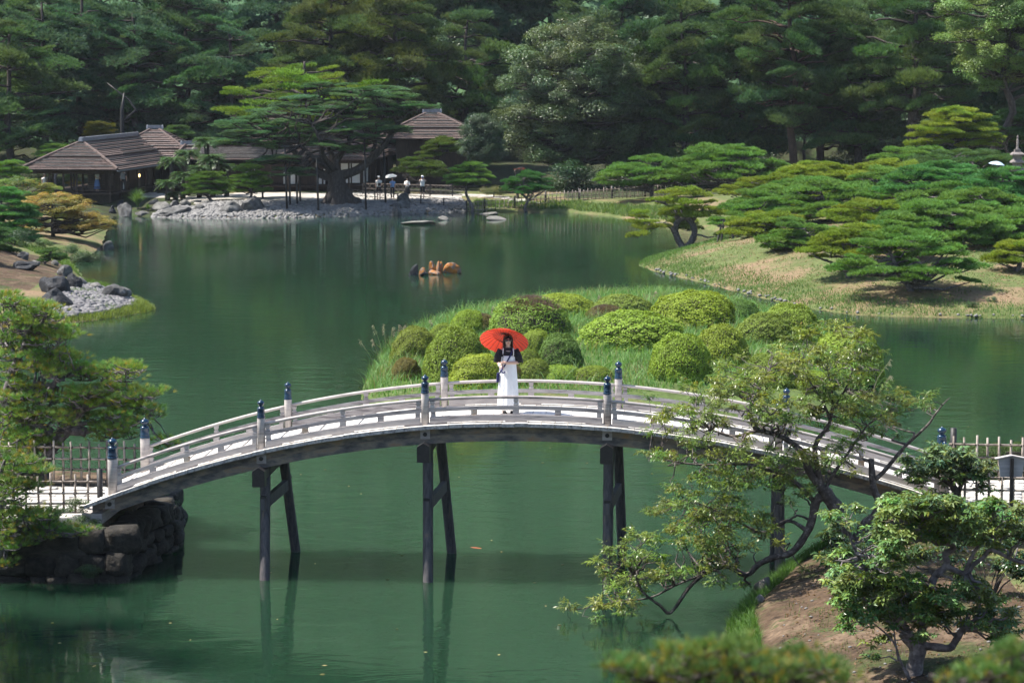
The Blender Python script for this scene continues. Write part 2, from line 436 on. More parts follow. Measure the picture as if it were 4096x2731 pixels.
def ground_mat(name, layers, bump=0.03):
    """layers: [(colour, noise scale, lo, hi)]; first is the base"""
    m, nt, out = new_mat(name)
    g = N(nt, 'NewGeometry')
    p = N(nt, 'BsdfPrincipled'); p.inputs['Roughness'].default_value = 0.95; p.inputs['Specular IOR Level'].default_value = 0.15
    cur = None
    for i, (c, sc_, lo, hi) in enumerate(layers):
        no = N(nt, 'TexNoise'); no.inputs['Scale'].default_value = sc_; no.inputs['Detail'].default_value = 8; no.inputs['Roughness'].default_value = 0.68
        ad = N(nt, 'VectorMath', operation='ADD'); ad.inputs[1].default_value = (i * 13.1, i * 7.7, i * 3.3)
        nt.links.new(g.outputs['Position'], ad.inputs[0]); nt.links.new(ad.outputs[0], no.inputs['Vector'])
        if cur is None:
            rp = ramp(nt, [(0.3, tuple(k * 0.75 for k in c)), (0.7, tuple(k * 1.2 for k in c))])
            nt.links.new(no.outputs[0], rp.inputs[0]); cur = rp.outputs[0]; continue
        mr = N(nt, 'MapRange', i_1=lo, i_2=hi, i_3=0.0, i_4=1.0); nt.links.new(no.outputs[0], mr.inputs[0])
        mx = N(nt, 'MixRGB'); nt.links.new(mr.outputs[0], mx.inputs[0]); nt.links.new(cur, mx.inputs[1]); mx.inputs[2].default_value = (*c, 1)
        cur = mx.outputs[0]
    fine = N(nt, 'TexNoise'); fine.inputs['Scale'].default_value = 9.0; fine.inputs['Detail'].default_value = 6
    nt.links.new(g.outputs['Position'], fine.inputs['Vector'])
    fr = N(nt, 'MapRange', i_1=0.25, i_2=0.75, i_3=0.62, i_4=1.35); nt.links.new(fine.outputs[0], fr.inputs[0])
    sc2 = N(nt, 'VectorMath', operation='SCALE'); nt.links.new(cur, sc2.inputs[0]); nt.links.new(fr.outputs[0], sc2.inputs['Scale'])
    nt.links.new(sc2.outputs[0], p.inputs['Base Color'])
    if bump:
        b = N(nt, 'Bump'); b.inputs['Distance'].default_value = bump; nt.links.new(fine.outputs[0], b.inputs['Height']); nt.links.new(b.outputs[0], p.inputs['Normal'])
    nt.links.new(p.outputs[0], out.inputs[0])
    return m

G_LAWN = ground_mat('lawn_with_dry_patches', [((0.085, 0.105, 0.036), 0.6, 0, 1), ((0.175, 0.122, 0.075), 0.22, 0.47, 0.60), ((0.17, 0.12, 0.075), 1.3, 0.55, 0.72), ((0.055, 0.09, 0.026), 0.9, 0.58, 0.75)])
G_SAND = ground_mat('raked_white_gravel', [((0.36, 0.335, 0.30), 1.0, 0, 1), ((0.22, 0.20, 0.178), 0.5, 0.5, 0.7)], 0.01)
G_FOREST = ground_mat('forest_floor', [((0.03, 0.034, 0.016), 0.4, 0, 1), ((0.055, 0.046, 0.028), 0.25, 0.52, 0.66), ((0.04, 0.07, 0.02), 0.7, 0.5, 0.7)])
G_SOIL = ground_mat('bare_brown_soil', [((0.075, 0.050, 0.033), 0.7, 0, 1), ((0.135, 0.094, 0.063), 0.8, 0.5, 0.62), ((0.045, 0.055, 0.02), 0.6, 0.50, 0.62), ((0.03, 0.02, 0.014), 1.9, 0.54, 0.66), ((0.04, 0.06, 0.018), 1.4, 0.58, 0.68)], 0.06)
G_ISLE = ground_mat('grassy_island_ground', [((0.07, 0.10, 0.03), 0.8, 0, 1), ((0.12, 0.10, 0.05), 0.6, 0.55, 0.7)])
G_HILL = ground_mat('wooded_hillside', [((0.05, 0.10, 0.05), 0.06, 0, 1), ((0.07, 0.13, 0.055), 0.2, 0.5, 0.65)], 0.0)

P_SAND = poly_w([S(560, 838), S(700, 842), S(800, 856), S(900, 860), S(1400, 850), S(1780, 838), S(1870, 826), (2.0, 188.4), (-2, 194.5), (-20, 196), (-24, 190), S(560, 812)])
P_SOIL = poly_w([S(-200, 1310), S(60, 1245), S(190, 1205), S(300, 1110), S(250, 1080), S(-200, 1030)])

def terrain(name, hfun, xs, ys, mats, choose, keep=None):
    X, Y = np.meshgrid(np.array(xs), np.array(ys))
    Z = hfun(X, Y)
    ny, nx = X.shape
    idx = np.arange(nx * ny).reshape(ny, nx)
    q = np.stack([idx[:-1, :-1], idx[:-1, 1:], idx[1:, 1:], idx[1:, :-1]], -1).reshape(-1, 4)
    zq = Z.ravel()[q].max(1)
    q = q[zq > -0.25]
    V = np.stack([X.ravel(), Y.ravel(), Z.ravel()], 1)
    used = np.unique(q); remap = np.zeros(len(V), int); remap[used] = np.arange(len(used))
    me = np_mesh(name, V[used], [remap[q]], mats, smooth=True)
    c = V[q].mean(1)
    me.polygons.foreach_set('material_index', choose(c[:, 0], c[:, 1]).astype(np.int32))
    return tag(link(name, me), kind='structure')

def choose_main(x, y):
    r = np.zeros(len(x), int)
    r[y > 197] = 2
    r[(y > 190) & (x > 4)] = 2
    r[(x < -22) & (y > 172)] = 2
    r[sdist(P_SAND, x, y) > 0] = 1
    r[sdist(P_SOIL, x, y) > 0] = 3
    r[y > 236] = 4
    return r

xs = np.concatenate([np.linspace(-200, -46, 20), np.arange(-44, 46, 0.6), np.linspace(48, 180, 20)])
ys = np.concatenate([np.arange(100, 215, 0.6), np.linspace(217, 250, 12), np.linspace(260, 500, 16)])
terrain('garden_ground', h_main, xs, ys, [G_LAWN, G_SAND, G_FOREST, G_SOIL, G_HILL], choose_main)
terrain('island_ground', h_isle, np.arange(-8, 16, 0.3), np.arange(73, 112, 0.4), [G_ISLE], lambda x, y: np.zeros(len(x)))
xs = np.concatenate([np.linspace(-68, 2, 30), np.arange(2.4, 20, 0.2), np.linspace(21, 88, 24)])
ys = np.concatenate([np.linspace(-38, 34, 40), np.arange(34.4, 63, 0.25), np.linspace(63.5, 66, 4)])
terrain('near_bank_ground', h_near, xs, ys, [G_SOIL, G_LAWN], lambda x, y: ((x > 9.3) & (y > 43)).astype(int))

# ---------------------------------------------------------------- pond water: murky green body under a rippled reflecting surface
def water_mat():
    m, nt, out = new_mat('murky_green_pond_water')
    g = N(nt, 'NewGeometry')
    p = N(nt, 'BsdfPrincipled'); p.inputs['Roughness'].default_value = 0.02; p.inputs['Specular IOR Level'].default_value = 0.5; p.inputs['IOR'].default_value = 1.333
    p.subsurface_method = 'BURLEY'; p.inputs['Subsurface Weight'].default_value = 1.0; p.inputs['Subsurface Radius'].default_value = (0.35, 0.8, 0.55); p.inputs['Subsurface Scale'].default_value = 2.6
    n0 = N(nt, 'TexNoise'); n0.inputs['Scale'].default_value = 0.06; n0.inputs['Detail'].default_value = 3
    nt.links.new(g.outputs['Position'], n0.inputs['Vector'])
    rp = ramp(nt, [(0.35, (0.0090, 0.0262, 0.0142)), (0.65, (0.0112, 0.0312, 0.0166))])
    nt.links.new(n0.outputs[0], rp.inputs[0]); nt.links.new(rp.outputs[0], p.inputs['Base Color'])
    # slow swell + fine wind ripples; the wind only reaches some patches
    mp = N(nt, 'Mapping'); mp.inputs['Scale'].default_value = (0.8, 1.5, 1); nt.links.new(g.outputs['Position'], mp.inputs[0])
    n1 = N(nt, 'TexNoise'); n1.inputs['Scale'].default_value = 0.9; n1.inputs['Detail'].default_value = 2; n1.inputs['Distortion'].default_value = 0.6
    nt.links.new(mp.outputs[0], n1.inputs['Vector'])
    mp2 = N(nt, 'Mapping'); mp2.inputs['Scale'].default_value = (0.7, 2.0, 1); mp2.inputs['Rotation'].default_value = (0, 0, 0.15); nt.links.new(g.outputs['Position'], mp2.inputs[0])
    n2 = N(nt, 'TexNoise'); n2.inputs['Scale'].default_value = 4.2; n2.inputs['Detail'].default_value = 4
    nt.links.new(mp2.outputs[0], n2.inputs['Vector'])
    n3 = N(nt, 'TexNoise'); n3.inputs['Scale'].default_value = 0.05; n3.inputs['Detail'].default_value = 2; nt.links.new(g.outputs['Position'], n3.inputs['Vector'])
    patch = N(nt, 'MapRange', i_1=0.42, i_2=0.6, i_3=0.35, i_4=1.0); nt.links.new(n3.outputs[0], patch.inputs[0])
    mul = N(nt, 'Math', operation='MULTIPLY'); nt.links.new(n2.outputs[0], mul.inputs[0]); nt.links.new(patch.outputs[0], mul.inputs[1])
    b1 = N(nt, 'Bump'); b1.inputs['Strength'].default_value = 1.0; b1.inputs['Distance'].default_value = 0.011
    b2 = N(nt, 'Bump'); b2.inputs['Strength'].default_value = 1.0; b2.inputs['Distance'].default_value = 0.005
    nt.links.new(n1.outputs[0], b1.inputs['Height']); nt.links.new(mul.outputs[0], b2.inputs['Height'])
    nt.links.new(b1.outputs[0], b2.inputs['Normal']); nt.links.new(b2.outputs[0], p.inputs['Normal'])
    nt.links.new(p.outputs[0], out.inputs[0])
    return m
M['water'] = water_mat()
mb = MB(); mb.add([(-220, 20, 0), (200, 20, 0), (200, 200, 0), (-220, 200, 0)], [(0, 1, 2, 3)])
tag(mb.build('pond_water', M['water']), kind='structure')

# ---------------------------------------------------------------- small stones, grass as counted-by-nobody masses
rng = np.random.default_rng(7)
ICO = [(0, 0, -1), (0.7236, -0.5257, -0.4472), (-0.2764, -0.8506, -0.4472), (-0.8944, 0, -0.4472), (-0.2764, 0.8506, -0.4472), (0.7236, 0.5257, -0.4472),
       (0.2764, -0.8506, 0.4472), (-0.7236, -0.5257, 0.4472), (-0.7236, 0.5257, 0.4472), (0.2764, 0.8506, 0.4472), (0.8944, 0, 0.4472), (0, 0, 1)]
ICO_F = [(0, 1, 2), (1, 0, 5), (0, 2, 3), (0, 3, 4), (0, 4, 5), (1, 5, 10), (2, 1, 6), (3, 2, 7), (4, 3, 8), (5, 4, 9), (1, 10, 6), (2, 6, 7), (3, 7, 8), (4, 8, 9), (5, 9, 10),
         (6, 10, 11), (7, 6, 11), (8, 7, 11), (9, 8, 11), (10, 9, 11)]
ICO = np.array(ICO); ICO_F = np.array(ICO_F)

def pebbles(name, pts, size, mat, label, flat=0.5):
    """pts (n,3)"""
    n = len(pts)
    s = size * rng.uniform(0.55, 1.35, (n, 1))
    ang = rng.uniform(0, 6.28, n)
    v = ICO[None] * (s[:, :, None] * np.stack([rng.uniform(0.8, 1.3, n), rng.uniform(0.7, 1.0, n), rng.uniform(flat * .8, flat * 1.2, n)], 1)[:, None, :])
    ca, sa = np.cos(ang)[:, None], np.sin(ang)[:, None]
    x = v[..., 0] * ca - v[..., 1] * sa; y = v[..., 0] * sa + v[..., 1] * ca
    v = np.stack([x, y, v[..., 2]], -1) + pts[:, None, :]
    f = (ICO_F[None] + (np.arange(n) * 12)[:, None, None]).reshape(-1, 3)
    return tag(link(name, np_mesh(name, v.reshape(-1, 3), [f], mat, smooth=True)), label, 'pebbles', kind='stuff')

def scatter_in(poly, n, extra=None):
    lo, hi = poly.min(0), poly.max(0)
    out = np.zeros((0, 2))
    while len(out) < n:
        p = rng.uniform(lo, hi, (n * 3, 2))
        k = sdist(poly, p[:, 0], p[:, 1]) > 0
        if extra is not None: k &= extra(p[:, 0], p[:, 1])
        out = np.concatenate([out, p[k]])
        if not k.any(): break
    return out[:n]

def pts_on(p, dz=0.0):
    z = hf(p[:, 0], p[:, 1]) + dz
    return np.column_stack([p, z])

P_COB = poly_w([S(300, 1283), S(230, 1290), S(120, 1290), S(290, 1225), S(290, 1185), S(350, 1172), S(430, 1180), S(490, 1200), S(545, 1228), S(520, 1248), S(420, 1268)])
pebbles('shore_cobbles', pts_on(scatter_in(P_COB, 2300), 0.02), 0.17, M['cobble'], 'round grey cobbles paving the tip of the left shore', 0.55)
P_BEACH = poly_w([S(600, 868), S(770, 876), S(900, 877), S(1100, 875), S(1400, 866), S(1600, 860), S(1870, 848), S(1850, 832), S(1600, 842), S(1300, 849), S(1000, 853), S(860, 856), S(780, 862), S(690, 856)])
pebbles('beach_pebbles', pts_on(scatter_in(P_BEACH, 6500), 0.02), 0.15, M['pebble'], 'white pebbles along the water in front of the old pine', 0.6)
# stones edging the right bank
e = []
path = [on(a, b) for a, b in ((2620, 1085), (2800, 1128), (3000, 1180), (3200, 1227), (3400, 1258), (3560, 1266), (3800, 1271), (4150, 1275))]
for a, b in zip(path[:-1], path[1:]):
    L = (b - a).length
    for k in range(int(L / 0.22)):
        if rng.random() < 0.6:
            q = a.lerp(b, rng.random()); e.append((q.x + rng.normal(0, .12), q.y + 0.25 + rng.normal(0, .12), 0.06 + rng.random() * .06))
pebbles('bank_edging_stones', np.array(e), 0.085, M['pebble'], 'small pale stones edging the right bank at the water', 0.7)

def grass(name, p, length, width, color, label, lean=0.5, seg=2, warm_hi=1.0, mat=None, zoff=-0.02):
    """p (n,2) foot points; every blade a bent strip"""
    n = len(p); base = pts_on(p, zoff)
    ang = rng.uniform(0, 6.283, n); L = length * rng.uniform(0.5, 1.35, n); le = lean * rng.uniform(0.1, 1.3, n)
    dx, dy = np.cos(ang), np.sin(ang); wx, wy = -dy, dx
    fa = rng.uniform(0, 6.283, n); wx, wy = np.cos(fa), np.sin(fa)
    rows = []
    for k in range(seg + 1):
        t = k / seg
        w = width * (1 - t) * 0.5 if k < seg else 0
        px = base[:, 0] + dx * L * le * t * t; py = base[:, 1] + dy * L * le * t * t; pz = base[:, 2] + L * t * (1 - 0.35 * le * t)
        if k < seg:
            rows.append(np.stack([px - wx * w, py - wy * w, pz], 1)); rows.append(np.stack([px + wx * w, py + wy * w, pz], 1))
        else: rows.append(np.stack([px, py, pz], 1))
    V = np.stack(rows, 1); m = V.shape[1]
    o = (np.arange(n) * m)[:, None]
    polys = []
    for k in range(seg - 1): polys.append(o + np.array([[2 * k, 2 * k + 1, 2 * k + 3, 2 * k + 2]]))
    polys.append(o + np.array([[2 * seg - 2, 2 * seg - 1, 2 * seg]]))
    tint = np.repeat(rng.random(n) * warm_hi, m)
    me = np_mesh(name, V.reshape(-1, 3), polys, mat or M['grass'], tint)
    return tag(link(name, me, color=(*color, 1)), label, 'grass', kind='stuff')

isle_in = poly_w([S(1450, 1600), S(1455, 1545), S(1490, 1465), S(1545, 1400), S(1620, 1345), S(1740, 1300), S(1880, 1268), S(2080, 1235), S(2320, 1216),
                  S(2620, 1205), S(2860, 1212), S(3020, 1245), S(3200, 1300), S(3400, 1390), S(3500, 1470), S(3450, 1570), S(3000, 1640), S(2300, 1650), S(1800, 1640), S(1560, 1620)])
clump = lambda s, lo, k=0.0: (lambda x, y: wob(x, y, s, k) + rng.normal(0, .25, len(x)) > lo)
grass('long_grass', scatter_in(isle_in, 9000, clump(1.2, 0.15, 5.0)), 0.62, 0.026, (0.16, 0.29, 0.10), 'tufts of long arching grass standing up between the azaleas', 1.15, 3, 0.85)
grass('dry_weeds', scatter_in(isle_in, 3500, clump(2.0, 0.2, 9.0)), 0.55, 0.03, (0.20, 0.19, 0.09), 'withered weeds and stalks scattered over the island', 0.9, 2, 1.0)
grass('island_grass', scatter_in(isle_in, 34000), 0.36, 0.032, (0.115, 0.25, 0.070), 'long bright green grass between the clipped azaleas on the island', 0.8, 2, 0.80)
P_RB = poly_w([S(2745, 1000), S(2620, 1030), S(2560, 1048), S(2556, 1062), S(2620, 1085), S(2800, 1128), S(3000, 1180), S(3200, 1227), S(3400, 1258), S(3560, 1266), S(3800, 1271), S(4200, 1276),
               (36, 118), (36, 150), (26, 150), (20, 150), S(2900, 960)])
edge = lambda x, y: (sdist(P_MAIN, x, y) < 1.3 + 1.2 * rng.random(len(x)))
grass('bank_edge_grass', scatter_in(P_RB, 17000, edge), 0.17, 0.03, (0.095, 0.19, 0.045), 'green grass fringe along the edge of the right bank', 0.7, 2, 0.75)
grass('bank_lawn_grass', scatter_in(P_RB, 30000, clump(2.1, 0.12, 1.0)), 0.08, 0.05, (0.10, 0.18, 0.045), 'short patchy grass on the right bank below the pines', 0.8, 1, 0.80)
P_LT = poly_w([S(226, 1294), S(357, 1284), S(476, 1269), S(583, 1251), S(622, 1237), S(565, 1206), S(500, 1188), S(540, 1222), S(520, 1250), S(420, 1270), S(300, 1284)])
grass('shore_fringe_grass', scatter_in(P_LT, 4500), 0.22, 0.035, (0.16, 0.22, 0.05), 'yellow green grass fringe round the cobbled shore', 0.8, 2, 0.85)
P_LT2 = poly_w([S(300, 1165), S(420, 1160), S(480, 1180), S(420, 1172), S(330, 1165)])
P_LT3 = poly_w([S(60, 1020), S(270, 1045), S(330, 1120), S(300, 1100), S(100, 1040), S(-50, 1020)])
grass('left_bank_grass', np.concatenate([scatter_in(P_LT2, 1200), scatter_in(P_LT3, 3000), scatter_in(P_COB, 900, clump(1.1, 0.55, 3.0))]), 0.26, 0.035, (0.10, 0.18, 0.04), 'tufts of green grass among the rocks of the left shore', 0.8, 2, 0.8)
P_FS = poly_w([S(1900, 842), S(2150, 848), S(2300, 850), S(2440, 864), S(2560, 882), S(2700, 900), S(2700, 880), S(2560, 862), S(2440, 850), S(2300, 842), S(2150, 840), S(1900, 836)])
grass('far_shore_grass', scatter_in(P_FS, 6000), 0.35, 0.06, (0.11, 0.19, 0.05), 'fresh green grass along the far shore below the bamboo fence', 0.7, 2, 0.85)
P_NB = poly_w([S(3300, 2210), S(3104, 2332), S(3032, 2390), S(2955, 2455), S(2905, 2514), S(2915, 2592), S(2955, 2680), S(2990, 2780), S(3060, 2780), S(3040, 2640), S(3010, 2540), S(3110, 2440), S(3200, 2340), S(3380, 2240)])
grass('near_bank_grass', scatter_in(P_NB, 11000), 0.24, 0.014, (0.09, 0.19, 0.04), 'bright green grass fringe on the near bank at the bottom right', 0.8, 2, 0.8)
P_NB2 = np.array([(9, 42), (22, 42), (22, 56), (9.5, 56), (8.0, 50)])
grass('near_slope_grass', scatter_in(P_NB2, 9000, clump(0.8, 0.0, 2.0)), 0.12, 0.014, (0.10, 0.16, 0.05), 'sparse short grass on the slope beside the evergreen tree', 0.8, 1, 1.0)

# fallen leaves drifting on the water
nlf = 90; lx = np.concatenate([rng.uniform(-9, 9, 50), rng.uniform(-12, 16, 40)]); ly = np.concatenate([rng.uniform(42, 56, 50), rng.uniform(55, 80, 40)])
a_ = rng.uniform(0, 6.283, nlf); s_ = rng.uniform(.03, .06, nlf)
V = np.stack([np.stack([lx + np.cos(a_) * s_, ly + np.sin(a_) * s_, np.full(nlf, .006)], 1), np.stack([lx - np.sin(a_) * s_ * .5, ly + np.cos(a_) * s_ * .5, np.full(nlf, .012)], 1), np.stack([lx - np.cos(a_) * s_, ly - np.sin(a_) * s_, np.full(nlf, .006)], 1), np.stack([lx + np.sin(a_) * s_ * .5, ly - np.cos(a_) * s_ * .5, np.full(nlf, .004)], 1)], 1).reshape(-1, 3)
tag(link('floating_leaves', np_mesh('floating_leaves', V, [np.arange(len(V)).reshape(-1, 4)], M['straw'], np.repeat(rng.random(nlf), 4)), color=(0.34, 0.25, 0.12, 1)), 'small fallen leaves drifting on the pond under the bridge', 'leaves', kind='stuff')

# litter on the near slope: dead leaves and small stones; weeds
def litter(name, p, size, color, label):
    n = len(p); c = pts_on(p, 0.012); a_ = rng.uniform(0, 6.283, n); s_ = size * rng.uniform(.6, 1.4, n); tz = rng.uniform(-.5, .5, (n, 2)) * s_[:, None]
    ca, sa = np.cos(a_) * s_, np.sin(a_) * s_
    V = np.stack([c + np.stack([ca, sa, tz[:, 0]], 1), c + np.stack([-sa * .5, ca * .5, np.abs(tz[:, 1])], 1), c - np.stack([ca, sa, tz[:, 0]], 1), c + np.stack([sa * .5, -ca * .5, np.abs(tz[:, 1]) * .5], 1)], 1).reshape(-1, 3)
    return tag(link(name, np_mesh(name, V, [np.arange(len(V)).reshape(-1, 4)], M['straw'], np.repeat(rng.random(n), 4)), color=(*color, 1)), label, 'leaves', kind='stuff')
P_SL = np.array([(4.4, 39), (5.6, 39), (7, 38.5), (12, 38), (16, 40), (16, 50), (9.5, 51.5), (7.2, 51), (6.0, 49), (5.0, 46), (4.6, 43)], float)
litter('dead_leaves', scatter_in(P_SL, 5200), .035, (0.15, 0.095, 0.055), 'dead leaves littering the brown slope under the evergreen tree')
litter('fallen_needles', scatter_in(P_RB, 5200, lambda x, y: sdist(P_MAIN, x, y) > 1.6), .07, (0.17, 0.115, 0.07), 'fallen pine needles on the dry slope of the right bank')
pebbles('slope_stones', pts_on(scatter_in(P_SL, 420), 0.005), 0.035, M['pebble'], 'small stones scattered over the brown slope', .6)
grass('slope_weeds', scatter_in(P_SL, 5200, clump(0.55, 0.28, 2.5)), 0.13, 0.014, (0.085, 0.15, 0.04), 'patches of low weeds on the brown slope', 0.9, 2, 0.9)
grass('right_bank_tufts', scatter_in(P_RB, 5000, clump(1.1, 0.45, 6.0)), 0.22, 0.03, (0.10, 0.20, 0.05), 'scattered taller grass tufts on the right bank', 0.8, 2, 0.7)
# ---------------------------------------------------------------- the arched bridge
BA = R(4.0)
B_E = Vector((math.cos(BA), -math.sin(BA), 0))      # along the bridge, left to right
B_N = Vector((math.sin(BA), math.cos(BA), 0))       # across, away from the camera
B_O = Vector((0.0, 52.0, 0.0))                      # on the line of the near railing
DECK_T0, DECK_T1, RAIL_FAR = -0.24, 3.0, 2.72

def on_plane(sx, sy, t):
    """line of sight meets the upright plane t metres behind the near railing -> (s, z)"""
    d = ray(sx, sy); o = Vector((0, 0, CAM_H)); p0 = B_O + B_N * t
    k = (p0 - o).dot(B_N) / d.dot(B_N)
    w = o + d * k
    return (w - p0).dot(B_E), w.z

_edge = [(363, 2011), (467, 1973), (798, 1859.5), (1033, 1812), (1350, 1740.5), (1707, 1706.5), (2022, 1691.7), (2415, 1709.5), (2725, 1745), (3412, 1889), (3709, 1981), (3775, 2001)]
_sz = np.array([on_plane(a, b, DECK_T0) for a, b in _edge])
_fit = np.polyfit(_sz[:, 0], _sz[:, 1], 4)
S0, S1 = _sz[0, 0] - 0.15, _sz[-1, 0] + 0.25
def arch(s): return float(np.polyval(_fit, s))
def slope(s): return (arch(s + .05) - arch(s - .05)) / .1
def BP(s, t, z): return B_O + B_E * s + B_N * t + Vector((0, 0, z))

bridge = empty('arched_bridge', BP((S0 + S1) / 2, 1.4, 0), 'long arched wooden bridge with pale railings and blue topped posts over the pond', 'bridge')
bridge_inv = Matrix.Translation(-bridge.location)
def bpart(name, mb, mat, parent=None, smooth=False):
    o = mb.build(name, mat, parent or bridge, smooth)
    if parent is None: o.matrix_parent_inverse = bridge_inv
    return o

# deck boards, one by one
rb = random.Random(3)
s = S0; nb = 66; wb = (S1 - S0) / nb
for i in range(nb):
    a, b = S0 + i * wb, S0 + (i + 1) * wb
    g = 0.004; dz = rb.uniform(-0.004, 0.004); e0 = rb.uniform(-.015, .015)
    mb = MB(); th = 0.075
    A, Bz = arch(a + g) + dz, arch(b - g) + dz
    P = [BP(a + g, DECK_T0 + e0, A - th), BP(b - g, DECK_T0 + e0, Bz - th), BP(b - g, DECK_T1 + e0, Bz - th), BP(a + g, DECK_T1 + e0, A - th),
         BP(a + g, DECK_T0 + e0, A), BP(b - g, DECK_T0 + e0, Bz), BP(b - g, DECK_T1 + e0, Bz), BP(a + g, DECK_T1 + e0, A)]
    mb.add(P, [(3, 2, 1, 0), (4, 5, 6, 7), (1, 2, 6, 5), (3, 0, 4, 7)])
    mb.cur = 1; mb.add([P[0], P[1], P[5], P[4]], [(0, 1, 2, 3)]); mb.add([P[2], P[3], P[7], P[6]], [(0, 1, 2, 3)])
    bpart('plank', mb, [M['wood_deck'], M['wood_end']])
# anti-slip cleats on the two steep ends
for lo, hi in ((S0 + 0.5, S0 + 5.6), (S1 - 5.6, S1 - 0.5)):
    k = lo
    while k < hi:
        mb = MB(); z = arch(k) + 0.022
        mb.beam(BP(k, 0.16, z), BP(k, RAIL_FAR - 0.16, z), 0.07, 0.036)
        bpart('cleat', mb, M['wood_deck']); k += 0.42

def arc_beam(t, s0, s1, h0, h1, w, n=24):
    """beam following the arch: heights h0..h1 above the deck"""
    rings = []
    for i in range(n + 1):
        q = s0 + (s1 - s0) * i / n; z = arch(q)
        rings.append([BP(q, t - w / 2, z + h0), BP(q, t + w / 2, z + h0), BP(q, t + w / 2, z + h1), BP(q, t - w / 2, z + h1)])
    return MB().rings(rings)

def arc_tube(t, s0, s1, h, r, n=24, sides=10):
    return MB().tube([BP(s0 + (s1 - s0) * i / n, t, arch(s0 + (s1 - s0) * i / n) + h) for i in range(n + 1)], r, sides)

near_px = [449, 1045, 1701, 2429, 3115, 3779]
far_px = [579, 1153, 1778, 2473, 3145, 3768]
near_s = [on_plane(x, 1750, 0)[0] for x in near_px]
far_s = [on_plane(x, 1700, RAIL_FAR)[0] for x in far_px]

def finial(r, h):
    k = h / 0.38
    return [(r * 1.06, 0), (r * 1.10, 0.012 * k), (r * 1.06, 0.03 * k), (r * 1.0, 0.036 * k), (r * 0.98, 0.055 * k), (r * 1.04, 0.062 * k), (r * 0.98, 0.072 * k), (r * 0.96, 0.17 * k), (r * 1.0, 0.178 * k), (r * 0.96, 0.187 * k),
            (r * 0.97, 0.2 * k), (r * 0.9, 0.215 * k), (r * 0.66, 0.228 * k), (r * 0.48, 0.236 * k), (r * 0.44, 0.248 * k), (r * 0.66, 0.264 * k), (r * 0.88, 0.286 * k), (r * 0.94, 0.308 * k), (r * 0.84, 0.333 * k),
            (r * 0.5, 0.352 * k), (r * 0.22, 0.365 * k), (r * 0.12, 0.378 * k), (0.002, 0.392 * k)]

for side, (t, ss) in enumerate(((0.0, near_s), (RAIL_FAR, far_s))):
    ends = (0, 5)
    for i, q in enumerate(ss):
        big = i in ends
        r = 0.107 if big else 0.082; h = 0.74 if big else 0.66; fh = 0.44 if big else 0.385
        z = arch(q)
        mb = MB().lathe([(r, -0.05), (r, h - 0.012), (r * 0.95, h)], 16, BP(q, t, z))
        post = bpart('post', mb, M['wood_pale'], None, True)
        mb = MB().lathe(finial(r, fh), 18, BP(q, t, z + h))
        f = bpart('finial', mb, M['finial'], post, True)
    for a, b in zip(ss[:-1], ss[1:]):
        g = 0.10
        bpart('sill_beam', arc_beam(t, a + g, b - g, 0.035, 0.155, 0.15), M['wood_pale'])
        bpart('middle_rail', arc_beam(t, a + 0.07, b - 0.07, 0.262, 0.335, 0.085), M['wood_pale'])
        bpart('top_rail', arc_tube(t, a + 0.06, b - 0.06, 0.515, 0.034), M['wood_pale'], None, True)
        # blocks between sill and middle rail; waisted struts under the top rail
        for k, fr in enumerate((0.045, 0.27, 0.5, 0.73, 0.955)):
            q = a + (b - a) * fr; z = arch(q)
            mb = MB().box(BP(q, t, z + 0.208), (0.125 if 0 < k < 4 else 0.09, 0.09, 0.108), -BA)
            bpart('strut_block', mb, M['wood_rust'] if (side == 0 and 0 < k < 4 and rb.random() < .35) else M['wood_pale'])
        for fr in (0.04, 0.5, 0.96):
            q = a + (b - a) * fr; z = arch(q)
            mb = MB()
            rg = []
            for zz, ww in ((0.335, 0.045), (0.375, 0.05), (0.40, 0.03), (0.43, 0.046), (0.485, 0.05)):
                rg.append([BP(q - ww, t - ww * .7, z + zz), BP(q + ww, t - ww * .7, z + zz), BP(q + ww, t + ww * .7, z + zz), BP(q - ww, t + ww * .7, z + zz)])
            mb.rings(rg); bpart('waisted_strut', mb, M['wood_pale'])
        # supports under the sill so that the beam stands clear of the deck
        for fr in (0.06, 0.5, 0.94):
            q = a + (b - a) * fr
            bpart('sill_block', arc_beam(t, q - 0.22, q + 0.22, 0.0, 0.035, 0.13, 3), M['wood_pale'])

# girders under the deck: two stacked beams on each side and one in the middle
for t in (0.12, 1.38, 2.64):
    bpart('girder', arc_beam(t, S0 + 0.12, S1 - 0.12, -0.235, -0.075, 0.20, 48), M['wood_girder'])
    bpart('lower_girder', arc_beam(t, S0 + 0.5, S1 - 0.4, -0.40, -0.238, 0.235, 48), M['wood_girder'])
for q in (S0 + 0.5, near_s[1], near_s[2], near_s[3], near_s[4], S1 - 0.6):
    mb = MB().box(BP(q, -0.005, arch(q) - 0.19), (0.2, 0.04, 0.2), -BA); pl = bpart('girder_plate', mb, M['wood_pale'])
    mb = MB().tube([BP(q, -0.03, arch(q) - 0.19), BP(q, -0.06, arch(q) - 0.19)], 0.045, 10); bpart('bolt', mb, M['black'], pl)

